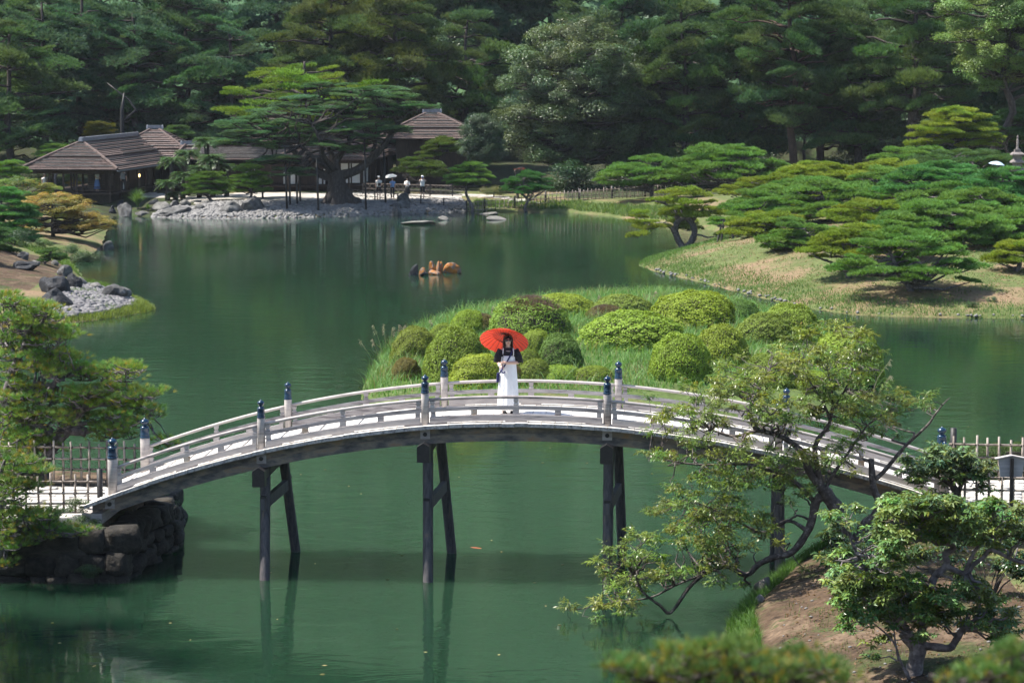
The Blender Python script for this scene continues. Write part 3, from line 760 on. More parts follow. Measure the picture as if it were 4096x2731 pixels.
# the four trestles
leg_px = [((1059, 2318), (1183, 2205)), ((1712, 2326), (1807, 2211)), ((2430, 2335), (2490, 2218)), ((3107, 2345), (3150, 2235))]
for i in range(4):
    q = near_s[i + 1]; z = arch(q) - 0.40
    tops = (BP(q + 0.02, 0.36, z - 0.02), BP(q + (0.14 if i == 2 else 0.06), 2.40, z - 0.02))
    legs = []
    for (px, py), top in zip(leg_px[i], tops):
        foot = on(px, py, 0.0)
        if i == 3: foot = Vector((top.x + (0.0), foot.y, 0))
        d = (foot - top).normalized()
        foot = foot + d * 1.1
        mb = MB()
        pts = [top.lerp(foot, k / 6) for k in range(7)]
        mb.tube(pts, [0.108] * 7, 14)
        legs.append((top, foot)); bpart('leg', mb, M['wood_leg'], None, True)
    # cross beam with a pointed end cap on either side
    zc = z - 0.105
    mb = MB().beam(BP(q, -0.30, zc), BP(q, 3.05, zc), 0.22, 0.20); cb = bpart('cross_beam', mb, M['wood_leg'])
    for t0, t1 in ((-0.42, -0.17), (2.93, 3.17)):
        mb = MB(); w = 0.132
        prof_ = [(-w, -0.22), (w, -0.22), (w, 0.10), (0, 0.185), (-w, 0.10)]
        mb.rings([[BP(q + a, t0, zc + b) for a, b in prof_], [BP(q + a, t1, zc + b) for a, b in prof_]])
        bpart('beam_cap', mb, M['wood_black'], cb)
    # tie beam through both legs with its wedges
    za = 1.55
    def leg_at(lg, zz):
        k = (zz - lg[0].z) / (lg[1].z - lg[0].z); return lg[0].lerp(lg[1], k)
    pa, pb = leg_at(legs[0], za), leg_at(legs[1], za + 0.0)
    d = (pb - pa).normalized()
    mb = MB().beam(pa - d * 0.26, pb + d * 0.26, 0.10, 0.235); tb = bpart('tie_beam', mb, M['wood_leg'])
    for pp in (pa - d * 0.17, pb + d * 0.17):
        mb = MB().box(pp + Vector((0, 0, 0.145)), (0.135, 0.07, 0.055), -BA); bpart('wedge', mb, M['wood_black'], tb)
# end sleepers where the girders land
for q in (S0 + 0.12, S1 - 0.12):
    mb = MB().beam(BP(q, -0.05, arch(q) - 0.36), BP(q, 2.85, arch(q) - 0.36), 0.42, 0.22); bpart('end_sleeper', mb, M['wood_pale'])

# ---------------------------------------------------------------- left landing: stone revetment, earth fill, flagstone path
c0 = on(464, 2318); c1 = on(700, 2185)
cor = [Vector((-30, 52.0, 0)), Vector((c0.x, 52.0, 0)), Vector((c1.x - .15, 55.7, 0)), Vector((c1.x - 0.45, 59.2, 0)), Vector((-14, 61.0, 0)), Vector((-30, 61.0, 0))]
mb = MB()
pw = [(p.x, p.y) for p in cor]
cen = Vector((sum(p.x for p in cor) / 6, sum(p.y for p in cor) / 6, 0))
def inset(p, d): v = Vector((p.x, p.y, 0)); return v + (cen - v).normalized() * d
H_TOP = 1.16
bot = [Vector((p.x, p.y, -1.0)) for p in cor]; lo = [inset(p, 0.22) for p in cor]; lo = [Vector((p.x, p.y, -1)) for p in lo]
top = [Vector((p.x, p.y, H_TOP - .08)) for p in [inset(p, 0.40) for p in cor]]
n = len(cor)
mb.add(lo + top, [tuple(range(n, 2 * n))] + [(i, (i + 1) % n, n + (i + 1) % n, n + i) for i in range(n)])
tag(mb.build('left_landing_ground', G_SOIL), kind='structure')

def rock_mesh(name, seed, mat, sub=3, rough=0.35, flat=0.0, sharp=0.0):
    """one irregular stone, about 1 m across, bottom cut flat at z=-0.35"""
    r_ = random.Random(seed)
    bm = bmesh.new(); bmesh.ops.create_icosphere(bm, subdivisions=sub, radius=0.5)
    off = Vector((r_.uniform(-50, 50), r_.uniform(-50, 50), r_.uniform(-50, 50)))
    planes = [(Vector((r_.gauss(0, 1), r_.gauss(0, 1), r_.gauss(0, .7))).normalized(), r_.uniform(0.26, 0.42)) for _ in range(9)]
    for v in bm.verts:
        p = v.co.copy()
        nrm = p.normalized()
        p += nrm * (mnoise.noise(p * 2.2 + off) * rough * 0.6 + mnoise.noise(p * 5 + off) * rough * 0.22 + (mnoise.noise(p * 11 + off) * rough * 0.1 if sub > 2 else 0))
        for pn, pd in planes:
            dd = p.dot(pn) - pd
            if dd > 0: p -= pn * dd * (0.75 + sharp * .25)
        if p.z < -0.35: p.z = -0.35
        v.co = p
    me = bpy.data.meshes.new(name); bm.to_mesh(me); bm.free()
    me.materials.append(mat)
    me.polygons.foreach_set('use_smooth', [sharp < 0.5] * len(me.polygons))
    return me

def block_mesh(name, seed, mat):
    r_ = random.Random(seed); bm = bmesh.new(); bmesh.ops.create_cube(bm, size=1.0)
    bmesh.ops.subdivide_edges(bm, edges=bm.edges[:], cuts=3, use_grid_fill=True)
    off = Vector((r_.uniform(-50, 50), r_.uniform(-50, 50), r_.uniform(-50, 50)))
    sh = [r_.uniform(-.12, .12) for _ in range(4)]
    for v in bm.verts:
        p = v.co * 2
        q = (abs(p.x) ** 7 + abs(p.y) ** 7 + abs(p.z) ** 7) ** (1 / 7)
        p = p / q * .5
        p.x *= 1 + sh[0] * p.z * 2; p.z *= 1 + sh[1] * p.x * 2; p.z += sh[2] * p.x * .6
        p += p.normalized() * (mnoise.noise(p * 2.5 + off) * .12 + mnoise.noise(p * 7 + off) * .05)
        v.co = p
    me = bpy.data.meshes.new(name); bm.to_mesh(me); bm.free(); me.materials.append(mat)
    me.polygons.foreach_set('use_smooth', [True] * len(me.polygons)); return me
wall_meshes = [block_mesh('wall_stone', 40 + i, M['wall_stone']) for i in range(7)]
wall = empty('stone_wall', Vector((c0.x, 52.0, 0)), 'dark rough stone wall under the left end of the bridge', 'wall')
rw = random.Random(11)
def course_face(a, b, h, first=0):
    """fill an upright face from a to b with rough courses of single stones"""
    L = (b - a).length; d = (b - a).normalized(); nn = Vector((d.y, -d.x, 0))
    z = -0.25
    while z < h - 0.05:
        hh = rw.uniform(0.24, 0.56)
        if z + hh > h - 0.12: hh = h - z
        x = rw.uniform(-0.2, 0)
        while x < L:
            w = rw.uniform(0.25, 0.85)
            batter = 0.10 - 0.10 * (z / 1.2)
            p = a + d * (x + w / 2) + nn * (batter - 0.16 + rw.uniform(-.025, .025)); p.z = z + hh / 2
            o = link('stone', rw.choice(wall_meshes), wall, p - wall.location, (rw.uniform(-.2, .2), rw.uniform(-.16, .16), math.atan2(d.y, d.x) + rw.choice((0, math.pi)) + rw.uniform(-.2, .2)),
                     (w * rw.uniform(.95, 1.12), rw.uniform(.5, .7), hh * rw.uniform(.95, 1.15)))
            x += w
        z += hh
course_face(Vector((-13.5, 52.0, 0)), cor[1], H_TOP - 0.05)
course_face(cor[1], cor[2], H_TOP - 0.1)
course_face(cor[2], cor[3], H_TOP - 0.2)
# big corner stones
for p, sc_ in ((cor[1] + Vector((-.25, .18, .82)), (0.75, 0.6, 0.42)), (cor[1] + Vector((-.55, .1, .14)), (1.25, .6, .8)), (cor[1] + Vector((-1.3, .1, .62)), (1.5, .6, .42))):
    link('stone', wall_meshes[rw.randrange(7)], wall, p - wall.location, (0, 0, rw.uniform(-.1, .1)), sc_)
# flat pale kerb slab along the top near the bridge end
mb = MB(); mb.box((0, 0, 0), (1.9, 0.55, 0.16), taper=0.94); kb = mb.build('kerb_slab', M['flag'], wall, loc=Vector((cor[1].x - 1.55, 52.75, H_TOP + 0.0)) - wall.location)

# path base + flagstones as single slabs
def flag_path(name, poly, z, n, label_dz=0.03, seed=5, size=(0.32, 0.7)):
    k_ = len(poly); mb = MB(); mb.add([(p[0], p[1], z) for p in poly] + [(p[0], p[1], z - .35) for p in poly], [tuple(range(k_))] + [(i, k_ + i, k_ + (i + 1) % k_, (i + 1) % k_) for i in range(k_)])
    base = tag(mb.build(name, G_SAND), kind='structure')
    r_ = random.Random(seed); P = np.array(poly)
    lo, hi = P.min(0), P.max(0)
    y = lo[1]; cnt = 0
    while y < hi[1] and cnt < n:
        hgt = r_.uniform(*size) * 0.8; x = lo[0] + r_.uniform(-.3, 0)
        while x < hi[0]:
            w = r_.uniform(*size) * 1.25
            cx_, cy_ = x + w / 2, y + hgt / 2
            if sdist(P, np.array([cx_]), np.array([cy_]))[0] > min(w, hgt) * 0.42 and cnt < n:
                k = r_.randrange(5, 8); vs = []
                for ring, (zz, sc_) in enumerate(((0.004, 1.0), (0.03 + r_.uniform(0, .012), 0.95))):
                    for j in range(k):
                        a = 2 * math.pi * (j + .5) / k
                        rr = 1 + 0.12 * math.sin(j * 2.7 + cnt)
                        ex = max(-1, min(1, math.cos(a) * 1.25)); ey = max(-1, min(1, math.sin(a) * 1.25))
                        vs.append((cx_ + ex * rr * (w / 2 - .02) * sc_, cy_ + ey * rr * (hgt / 2 - .02) * sc_, z + zz))
                m2 = MB(); m2.add(vs, [tuple(range(k, 2 * k))] + [(i, (i + 1) % k, k + (i + 1) % k, k + i) for i in range(k)])
                m2.build('paving_stone', M['flag'], base); cnt += 1
            x += w
        y += hgt
    return base
lp = [at(-250, 2050, 53.4), at(395, 2050, 53.4)]
flag_path('left_path', [(-16, 53.35), (BP(S0 + .1, 0, 0).x - 0.0, 53.35), (BP(S0 + .35, 3, 0).x, 56.4), (-16, 57.3)], H_TOP + 0.06, 150, seed=5)
xr = BP(S1 - .1, 0, 0).x
zr = arch(S1 - 0.05) - 0.02
flag_path('right_path', [(xr, 50.6), (xr + 6, 49.8), (xr + 6, 54.0), (xr + .15, 54.3)], zr, 130, seed=8, size=(0.26, 0.55))
# ---------------------------------------------------------------- foliage meshes shared by many trees (unit size)
def _unit(v): return v / (np.linalg.norm(v, axis=-1, keepdims=True) + 1e-9)

def needle_pad(name, seed, tufts, blades, blen, bwid, flat=0.36, lobes=7, lobe_r=0.42, spread=0.9, up=0.6, mat='needle', inner=0.25, thick=1.0):
    """flat cloud of needle tufts, radius about 1, height about `flat`"""
    g = np.random.default_rng(seed)
    ang = g.uniform(0, 6.283, lobes); rad = np.sqrt(g.uniform(0.03, 0.75, lobes)) * (1 - lobe_r * 0.7)
    lc = np.stack([np.cos(ang) * rad, np.sin(ang) * rad, flat * g.uniform(-0.15, 0.45, lobes) * (1 - rad)], 1)
    lr = lobe_r * g.uniform(0.7, 1.25, lobes)
    k = g.integers(0, lobes, tufts)
    d = _unit(g.normal(0, 1, (tufts, 3))); d[:, 2] = np.where(d[:, 2] < -0.25, -d[:, 2] * g.uniform(0.3, 1, tufts), d[:, 2])
    rr = np.where(g.random(tufts) < inner, g.uniform(0.3, 0.9, tufts), g.uniform(0.88, 1.05, tufts))
    c = lc[k] + d * lr[k][:, None] * np.array([1, 1, flat * thick]) * rr[:, None]
    axis = _unit(d * np.array([1, 1, 0.6]) + np.array([0, 0, up]) + g.normal(0, .2, (tufts, 3)))
    n = tufts * blades
    ax = np.repeat(axis, blades, 0); base = np.repeat(c, blades, 0)
    dirs = _unit(ax + spread * _unit(g.normal(0, 1, (n, 3))) * g.uniform(0.2, 1, (n, 1)))
    L = blen * g.uniform(0.65, 1.15, (n, 1))
    side = _unit(np.cross(dirs, g.normal(0, 1, (n, 3)))) * bwid * 0.5
    V = np.stack([base - side, base + side, base + dirs * L], 1).reshape(-1, 3)
    F = np.arange(n * 3).reshape(-1, 3)
    tint = np.repeat(np.clip(np.repeat(g.random(tufts), blades) + g.normal(0, .06, n), 0, 1), 3)
    return np_mesh(name, V, [F], M[mat], tint)

def leaf_clump(name, seed, leaves, leaf, lobes=9, lobe_r=0.45, flat=0.8, mat='leaf', aspect=0.5, up=0.5, droop=0.0, inner=0.3):
    g = np.random.default_rng(seed)
    lc = _unit(g.normal(0, 1, (lobes, 3))) * g.uniform(0.2, 0.62, (lobes, 1)) * np.array([1, 1, flat])
    lr = lobe_r * g.uniform(0.65, 1.2, lobes)
    k = g.integers(0, lobes, leaves)
    d = _unit(g.normal(0, 1, (leaves, 3))); d[:, 2] = np.where(d[:, 2] < -0.4, -d[:, 2], d[:, 2])
    rr = np.where(g.random(leaves) < inner, g.uniform(0.35, 0.9, leaves), g.uniform(0.88, 1.08, leaves))
    c = lc[k] + d * (lr[k] * rr)[:, None] * np.array([1, 1, flat])
    nrm = _unit(d + np.array([0, 0, up]) + g.normal(0, .45, (leaves, 3)))
    t = _unit(np.cross(nrm, g.normal(0, 1, (leaves, 3)))); b = np.cross(nrm, t)
    L = leaf * g.uniform(0.65, 1.25, (leaves, 1))
    fold = nrm * L * 0.10
    V = np.stack([c - t * L * 0.5, c + b * L * aspect * 0.5 + fold, c + t * L * 0.5 - nrm * L * droop, c - b * L * aspect * 0.5 + fold], 1).reshape(-1, 3)
    F = np.arange(leaves * 4).reshape(-1, 4)
    tint = np.repeat(np.clip(0.65 * g.random(leaves) + 0.35 * g.random(lobes)[k], 0, 1), 4)
    return np_mesh(name, V, [F], M[mat], tint)

PAD_CLOUD = [needle_pad('cloud_pad', 100 + i, 460, 8, 0.20, 0.034, 0.52, 10, 0.36, 0.75, 0.9, inner=0.2) for i in range(5)]
PAD_FAR = [needle_pad('pine_bough', 200 + i, 620, 7, 0.145, 0.026, 0.42, 13, 0.36, 0.95, 0.5, inner=0.3) for i in range(6)]
PAD_BRUSH = [needle_pad('pine_brush', 250 + i, 700, 7, 0.17, 0.026, 0.72, 15, 0.34, 0.75, 1.0, inner=0.25) for i in range(6)]
PAD_OLD = [needle_pad('old_pine_bough', 300 + i, 560, 7, 0.15, 0.028, 0.36, 11, 0.36, 0.85, 0.4, inner=0.25) for i in range(5)]
PAD_NEAR = [needle_pad('needle_spray', 400 + i, 20, 30, 0.40, 0.017, 0.55, 8, 0.40, 0.85, 0.7, 'needle_near', 0.2) for i in range(6)]
PAD_FEATHER = [needle_pad('feathery_bough', 500 + i, 300, 7, 0.22, 0.03, 0.5, 9, 0.38, 0.5, 0.9) for i in range(3)]
CL_BROAD = [leaf_clump('leaf_clump', 600 + i, 620, 0.13, mat='leaf') for i in range(5)]
CL_FINE = [leaf_clump('fine_leaf_clump', 650 + i, 900, 0.105, mat='leaf', inner=0.25) for i in range(4)]
CL_MAPLE = [leaf_clump('maple_clump', 700 + i, 700, 0.085, flat=0.42, mat='maple', aspect=0.8) for i in range(4)]
CL_DARK = [leaf_clump('shrub_clump', 750 + i, 700, 0.10, mat='leaf', flat=0.75) for i in range(3)]

def wiggle_path(a, b, n, amp, rnd, bow=0.0):
    a, b = Vector(a), Vector(b); L = (b - a).length
    pts = []
    o = Vector((0, 0, 0))
    for i in range(n + 1):
        t = i / n
        p = a.lerp(b, t)
        if 0 < i < n:
            o = o * 0.4 + Vector((rnd.gauss(0, 1), rnd.gauss(0, 1), rnd.gauss(0, .7))) * amp * L
            p = p + o * math.sin(math.pi * t) ** 0.6
        p.z += bow * L * math.sin(math.pi * t)
        pts.append(p)
    return pts

def vary(c, rnd, k=0.12, warm=0.0):
    f = 1 + rnd.uniform(-k, k)
    return (c[0] * f * (1 + rnd.uniform(-k, k) + warm), c[1] * f, c[2] * f * (1 + rnd.uniform(-k, k)), 1)

def skeleton_tree(name, label, cat, base, stems, pads, meshes, bark, color, group=None, seed=1, limb_r=0.05, part='foliage_pad', lvary=0.12, sides=6, wig=0.07, tilt=0.12, bow=-0.03, vertical_bias=0.7, squash_r=None, twig_r=0.012, bark_name='trunk'):
    """stems: list of (points, r0, r1) in world space; pads: list of (centre, rx, ry, rz). One thing: trunk (with its limbs) + one part per foliage pad."""
    rnd = random.Random(seed)
    root = empty(name, base, label, cat, group)
    mb = MB(); nodes = []
    B = Vector(base)
    for pts, r0, r1 in stems:
        pts = [Vector(p) for p in pts]; n = len(pts)
        # refine
        fine = []
        for i in range(n - 1):
            for k in range(3):
                t = k / 3
                p0 = pts[max(i - 1, 0)]; p1 = pts[i]; p2 = pts[i + 1]; p3 = pts[min(i + 2, n - 1)]
                fine.append(0.5 * ((2 * p1) + (p2 - p0) * t + (2 * p0 - 5 * p1 + 4 * p2 - p3) * t * t + (3 * p1 - p0 - 3 * p2 + p3) * t ** 3))
        fine.append(pts[-1])
        m = len(fine)
        rad = [r0 + (r1 - r0) * (i / (m - 1)) ** 0.8 for i in range(m)]
        rad = [r * (1 + 0.08 * math.sin(i * 2.1)) for i, r in enumerate(rad)]
        mb.tube([p - B for p in fine], rad, max(sides, 7))
        nodes += [(p, r) for p, r in zip(fine, rad)][max(1, m // 6):]
    for (c, rx, ry, rz) in pads:
        c = Vector(c)
        best = min(nodes, key=lambda nr: (nr[0] - c).length + vertical_bias * max(0, nr[0].z - c.z + 0.1 * rz))
        a, ra = best
        tip = c + Vector((0, 0, -rz * 0.15))
        if (tip - a).length > rx * 0.3:
            r0 = min(ra * 0.8, limb_r * (0.5 + 0.5 * min(2, (tip - a).length / (rx * 2))))
            pth = wiggle_path(a, tip, 5, wig, rnd, bow)
            mb.tube([p - B for p in pth], [r0 + (max(twig_r, r0 * 0.3) - r0) * i / 5 for i in range(6)], 5)
        for k in range(3):
            e = c + Vector((rnd.uniform(-.7, .7) * rx, rnd.uniform(-.7, .7) * ry, rnd.uniform(-.05, .3) * rz))
            mb.tube([tip - B, (tip.lerp(e, .5) + Vector((0, 0, -.08 * rz))) - B, e - B], [twig_r * 1.4, twig_r, twig_r * .5], 4, cap=False)
        tag(link(part, rnd.choice(meshes), root, c - B, (rnd.uniform(-tilt, tilt), rnd.uniform(-tilt, tilt), rnd.uniform(0, 6.28)), (rx, ry, rz), vary(color, rnd, lvary)), kind='stuff')
    o = mb.build(bark_name, bark, root, True)
    return root

def dome_pads(rnd, c, hw, hd, zb, zt, n, pr, flat=0.45, low=0.35, minsep=0.66, hollow=0.3):
    """pads on a dome-shaped crown between heights zb and zt, cx,cy = c"""
    out = []; tries = 0
    while len(out) < n and tries < 6000:
        tries += 1
        r = math.sqrt(rnd.random()); a = rnd.uniform(0, 6.283)
        k = 1 - 0.75 * r * r
        z = zb + (zt - zb) * (k if rnd.random() > low else rnd.uniform(0.05, k))
        p = Vector((c[0] + hw * r * math.cos(a), c[1] + hd * r * math.sin(a), z))
        s = pr * rnd.uniform(0.75, 1.25)
        if all(((p - q[0]) * Vector((1, 1, 1)).x).length > minsep * (s + q[1]) * 0.5 * (0.75 + 0.5 * min(1, tries / 2000) * 0) for q in out) or tries > 3000:
            out.append((p, s, s * rnd.uniform(0.8, 1.1), s * flat * rnd.uniform(0.85, 1.2)))
    return out

def garden_pine(label, sx0, sx1, sy0, sy1, Y, n, pr_px, color, seed, group, bark='bark_pale', base_px=None, meshes=None, depth=0.75, lean=0.0, cat='pine tree', name='pine_tree', limb_r=0.06, trunk_r=0.14, low=0.4, flat=0.75, loops=()):
    """a shaped pine whose crown fills the photograph box; all sizes follow from the distance"""
    rnd = random.Random(seed); k = mpp(Y)
    cx_ = (sx0 + sx1) / 2
    hw = (sx1 - sx0) / 2 * k; pr = pr_px * k
    zt = at(cx_, sy0, Y).z; zb = at(cx_, sy1, Y).z
    c = at(cx_, (sy0 + sy1) / 2, Y)
    hw2 = max(hw - pr * 0.8, 0.2); 
    pads = dome_pads(rnd, (c.x, c.y), hw2, hw2 * depth, zb + pr * .35, zt - pr * 0.35, n, pr, flat * 0.9 / 1.0 if flat < .5 else flat, low)
    if base_px: base = at(base_px[0], base_px[1], Y); base.z = min(base.z, hz(base.x, base.y))
    else:
        base = Vector((c.x + rnd.uniform(-.25, .25) * hw, c.y + 0.2, 0)); base.z = hz(base.x, base.y)
    base.z = hz(base.x, base.y) - 0.05
    top = Vector((c.x + rnd.uniform(-.2, .2) * hw, c.y, zb + (zt - zb) * 0.72))
    H_ = (top - base).length
    pts = wiggle_path(base, top, 5, 0.10, rnd)
    st_ = [([at(x_, y_, Y) for x_, y_ in l_], a_, b_) for l_, a_, b_ in loops] or [(pts, trunk_r * (0.8 + 0.12 * H_), trunk_r * 0.45)]
    return skeleton_tree(name, label, cat, base, st_, pads, meshes or PAD_CLOUD, M[bark], color, group, seed, limb_r, vertical_bias=0.8)

# ---------------------------------------------------------------- the grove of shaped pines on the right bank
GRN = (0.112, 0.225, 0.055); YGR = (0.185, 0.255, 0.040); BGR = (0.076, 0.205, 0.068); DGR = (0.066, 0.135, 0.050)
LOOPS = [([(2742, 1002), (2715, 965), (2698, 930), (2680, 905), (2640, 895), (2600, 905)], .24, .08), ([(2745, 990), (2768, 962), (2778, 925), (2765, 888), (2738, 872), (2712, 885), (2703, 925), (2722, 972)], .2, .16), ([(2765, 888), (2800, 850), (2830, 820)], .12, .05), ([(2712, 885), (2700, 845), (2660, 815), (2620, 805)], .14, .05), ([(2735, 872), (2725, 830), (2735, 790)], .1, .05)]
GG = 'cloud pruned pines of the right bank'
grove = [
 # label, x0,x1,y0,y1, Y, n, pad px, colour
 ('yellow green pine arching over the water at the tip of the right bank', 2550, 2890, 745, 965, 150, 15, 52, YGR, (2742, 990)),
 ('low broad pine on the mound beside the end of the bamboo fence', 2430, 2770, 612, 765, 186, 20, 52, GRN, (2598, 792)),
 ('rounded pine behind the mound in front of the shaded pines', 2700, 3090, 565, 730, 183, 22, 58, GRN, (2900, 745)),
 ('pine with pale upper branches behind the water tip pine', 2870, 3190, 690, 820, 168, 14, 52, YGR, None),
 ('bright yellow pine at the back edge of the grove below the dark trunks', 3120, 3420, 635, 745, 166, 16, 50, YGR, None),
 ('pine with grey bare limbs above the footworn grass', 2880, 3200, 770, 950, 146, 15, 52, GRN, None),
 ('spreading green pine in the middle of the grove', 3120, 3500, 700, 900, 146, 22, 58, GRN, None),
 ('tall blue green pine rising out of the middle of the grove', 3570, 3960, 640, 800, 140, 24, 62, BGR, None),
 ('blue green pine in front of the stone pagoda', 3880, 4180, 655, 850, 134, 22, 60, BGR, None),
 ('low yellow green pine between the grove and the thick tree trunk', 3510, 3800, 575, 650, 170, 14, 46, GRN, None),
 ('tall yellow pine with bare grey branches left of the pagoda', 3680, 3960, 418, 600, 172, 24, 48, YGR, None),
 ('upright dusky pine behind the stone pagoda', 3920, 4220, 430, 610, 180, 20, 52, DGR, None),
 ('pine with low dark skirts at the left of the bank shadow', 3060, 3320, 850, 1020, 128, 14, 58, GRN, (3185, 1008)),
 ('deep green pine behind the foremost pine of the bank', 3560, 3980, 790, 985, 126, 24, 64, GRN, None),
 ('yellow green pine spreading over the dry slope', 3260, 3580, 880, 1060, 117, 14, 62, YGR, (3400, 1050)),
 ('foremost pine of the right bank, standing in its own shadow', 3400, 3850, 905, 1150, 111.5, 22, 66, GRN, (3643, 1166)),
 ('small pine at the right edge on a thin pale stem', 3970, 4230, 950, 1075, 116, 9, 58, YGR, (4062, 1110)),
 ('large dark pine at the right edge behind the small one', 3900, 4260, 830, 985, 128, 18, 64, GRN, None),
 ('pine with dense pale green crown in the rear of the grove', 3400, 3700, 660, 800, 156, 16, 52, GRN, None),
 ('low pine filling the hollow at the centre of the grove', 3330, 3640, 790, 900, 136, 14, 54, YGR, None),
 ('dark pine crowding in under the blue green ones', 3740, 4080, 740, 880, 131, 16, 58, GRN, None),
]
grove += [
 ('pine between the pale topped pine and the grey limbed pine', 2950, 3270, 735, 870, 157, 16, 56, GRN, None),
 ('pine in the second rank right of the grey limbed pine', 3210, 3560, 735, 860, 153, 18, 56, YGR, None),
 ('pine hemmed in below the low yellow green one', 3470, 3810, 690, 830, 150, 18, 56, GRN, None),
 ('dark green pine under the tall blue green pine', 3620, 3990, 715, 870, 136, 18, 60, GRN, None),
 ('pine filling the gap under the tall yellow pine', 3700, 4080, 585, 690, 166, 18, 52, DGR, None),
 ('blue green pine at the right edge below the pagoda', 3990, 4300, 700, 830, 141, 16, 58, BGR, None),
 ('pine in the rear rank right of the rounded pine', 3070, 3390, 700, 800, 163, 16, 54, GRN, None),
 ('flat topped pine at the back below the shaded bushes', 3420, 3720, 630, 730, 164, 16, 50, YGR, None),
 ('pine just behind the foremost pine, half hidden by it', 3430, 3740, 850, 1010, 121, 18, 62, GRN, None),
 ('pine at the left flank of the grove over the worn path', 2930, 3230, 830, 960, 138, 14, 56, YGR, (3085, 975)),
]
for i, (lab, x0, x1, y0, y1, Y, n, pp, c, bp) in enumerate(grove):
    w_ = (x1 - x0) * 0.24; x0 -= w_; x1 += w_; y1 += 14; n = int(n * 1.25)
    garden_pine(lab, x0, x1, y0, y1, Y, int(n * 1.9), pp * 1.12, c, 900 + i, GG, base_px=bp, loops=LOOPS if i == 0 else ())

# garden pines of the far shore
FS = 'shaped pines of the far shore'
for i, a in enumerate([
 ('domed bright pine in front of the cycads beside the boulders', 715, 955, 678, 800, 186, 20, 40, (0.075, 0.15, 0.035), (848, 822)),
 ('dark pine spreading between the domed pine and the old pine', 900, 1100, 650, 790, 188, 18, 42, GRN, (1000, 800)),
 ('shaped pine growing through the bamboo fence', 1755, 1990, 640, 760, 186, 20, 40, GRN, (1880, 818)),
 ('shaped pine beside the fence with a pale bent trunk', 1985, 2230, 680, 790, 186, 18, 40, (0.045, 0.14, 0.045), (2105, 812)),
 ('olive tinted pine behind the visitors', 1560, 1800, 610, 730, 196, 20, 42, (0.075, 0.125, 0.035), (1735, 770)),
 ('yellowish pine in front of the pyramid roof', 1660, 1870, 538, 640, 200, 16, 40, (0.085, 0.14, 0.035), (1790, 760)),
 ('golden green pine rising behind the ridge of the tea house', 318, 480, 478, 560, 215, 14, 36, (0.12, 0.125, 0.025), None),
 ('low green pine to the left of the tea house roof', 120, 340, 568, 640, 206, 14, 40, GRN, None),
 ('pine clump at the left edge of the far bank', -60, 130, 630, 720, 178, 14, 42, GRN, None),
 ('pine behind the pyramid of the tea house roof', 620, 790, 490, 570, 216, 14, 38, DGR, None),
 ('blue green pine at the left edge above the red maple', -140, 185, 740, 985, 146, 40, 54, BGR, None),
 ('pine standing just beyond the left edge, shading the left bank', -480, -30, 690, 1150, 119, 40, 70, DGR, None),
 ('dark pine hanging over the shaded bank at the left edge', -330, 90, 840, 1040, 128, 34, 60, DGR, None),
]):
    lab, x0, x1, y0, y1, Y, n, pp, c, bp = a
    garden_pine(lab, x0, x1, y0, y1, Y, int(n * 1.7), pp, c, 1000 + i, FS, base_px=bp, trunk_r=0.12)
# small cloud tree among the rocks of the left shore
garden_pine('little cloud pruned tree between the rocks of the left shore', 118, 275, 985, 1065, 128, 9, 36, DGR, 1050, None, base_px=(175, 1092), trunk_r=0.09, name='cloud_tree', cat='small tree')

# ---------------------------------------------------------------- the great old pine on the far shore, propped on poles
YO = 185.0
o = lambda x, y, dy=0.0: at(x, y, YO + dy)
ob = o(1360, 812); ob.z = hz(ob.x, ob.y) - 0.1
stems = [([o(1352, 830), o(1350, 770), o(1345, 715), o(1350, 680)], 0.92, 0.62),
         ([o(1300, 825, -.4), o(1325, 780, -.2), o(1345, 730)], 0.42, 0.40), ([o(1415, 825, -.2), o(1385, 780), o(1355, 730)], 0.42, 0.40), ([o(1440, 812, .3), o(1395, 790), o(1360, 740)], 0.3, 0.4),
         ([o(1345, 715), o(1270, 690), o(1205, 645), o(1165, 590), o(1105, 560)], 0.42, 0.16),
         ([o(1340, 700), o(1300, 660, -.6), o(1240, 620, -1.2), o(1190, 570, -1.5)], 0.32, 0.12),
         ([o(1350, 690), o(1340, 650, 1), o(1385, 590, 1.5), o(1405, 530, 2), o(1400, 480, 2.5)], 0.34, 0.12),
         ([o(1355, 705), o(1430, 680), o(1490, 630), o(1545, 570), o(1590, 500), o(1640, 440)], 0.40, 0.12),
         ([o(1480, 640), o(1500, 580, .5), o(1505, 520, 1), o(1530, 470, 1)], 0.2, 0.08),
         ([o(1345, 690), o(1290, 620, -2), o(1280, 560, -3), o(1250, 500, -3)], 0.26, 0.1),
         ([o(1350, 680), o(1320, 600, 3), o(1290, 500, 4), o(1280, 400, 4.5)], 0.28, 0.09)]
rnd = random.Random(77)
pads = []
spots = [(905, 575), (960, 540), (930, 500), (1000, 480), (1010, 560), (1060, 520), (1050, 450), (1090, 580), (1120, 480), (1130, 540), (1160, 420), (1180, 500), (1200, 560), (1220, 390), (1240, 450), (1250, 520), (1290, 570),
         (1300, 420), (1310, 490), (1330, 370), (1350, 430), (1370, 530), (1380, 380), (1400, 460), (1430, 410), (1440, 500), (1460, 560), (1470, 370), (1490, 440), (1520, 500), (1530, 400), (1560, 450), (1590, 380),
         (1610, 440), (1640, 420), (1570, 520), (1680, 425), (1100, 640), (1050, 650), (1150, 640), (1200, 690), (1130, 690), (1420, 600), (1370, 590), (1280, 340), (1400, 350), (940, 545), (1490, 385), (1550, 365), (980, 520)]
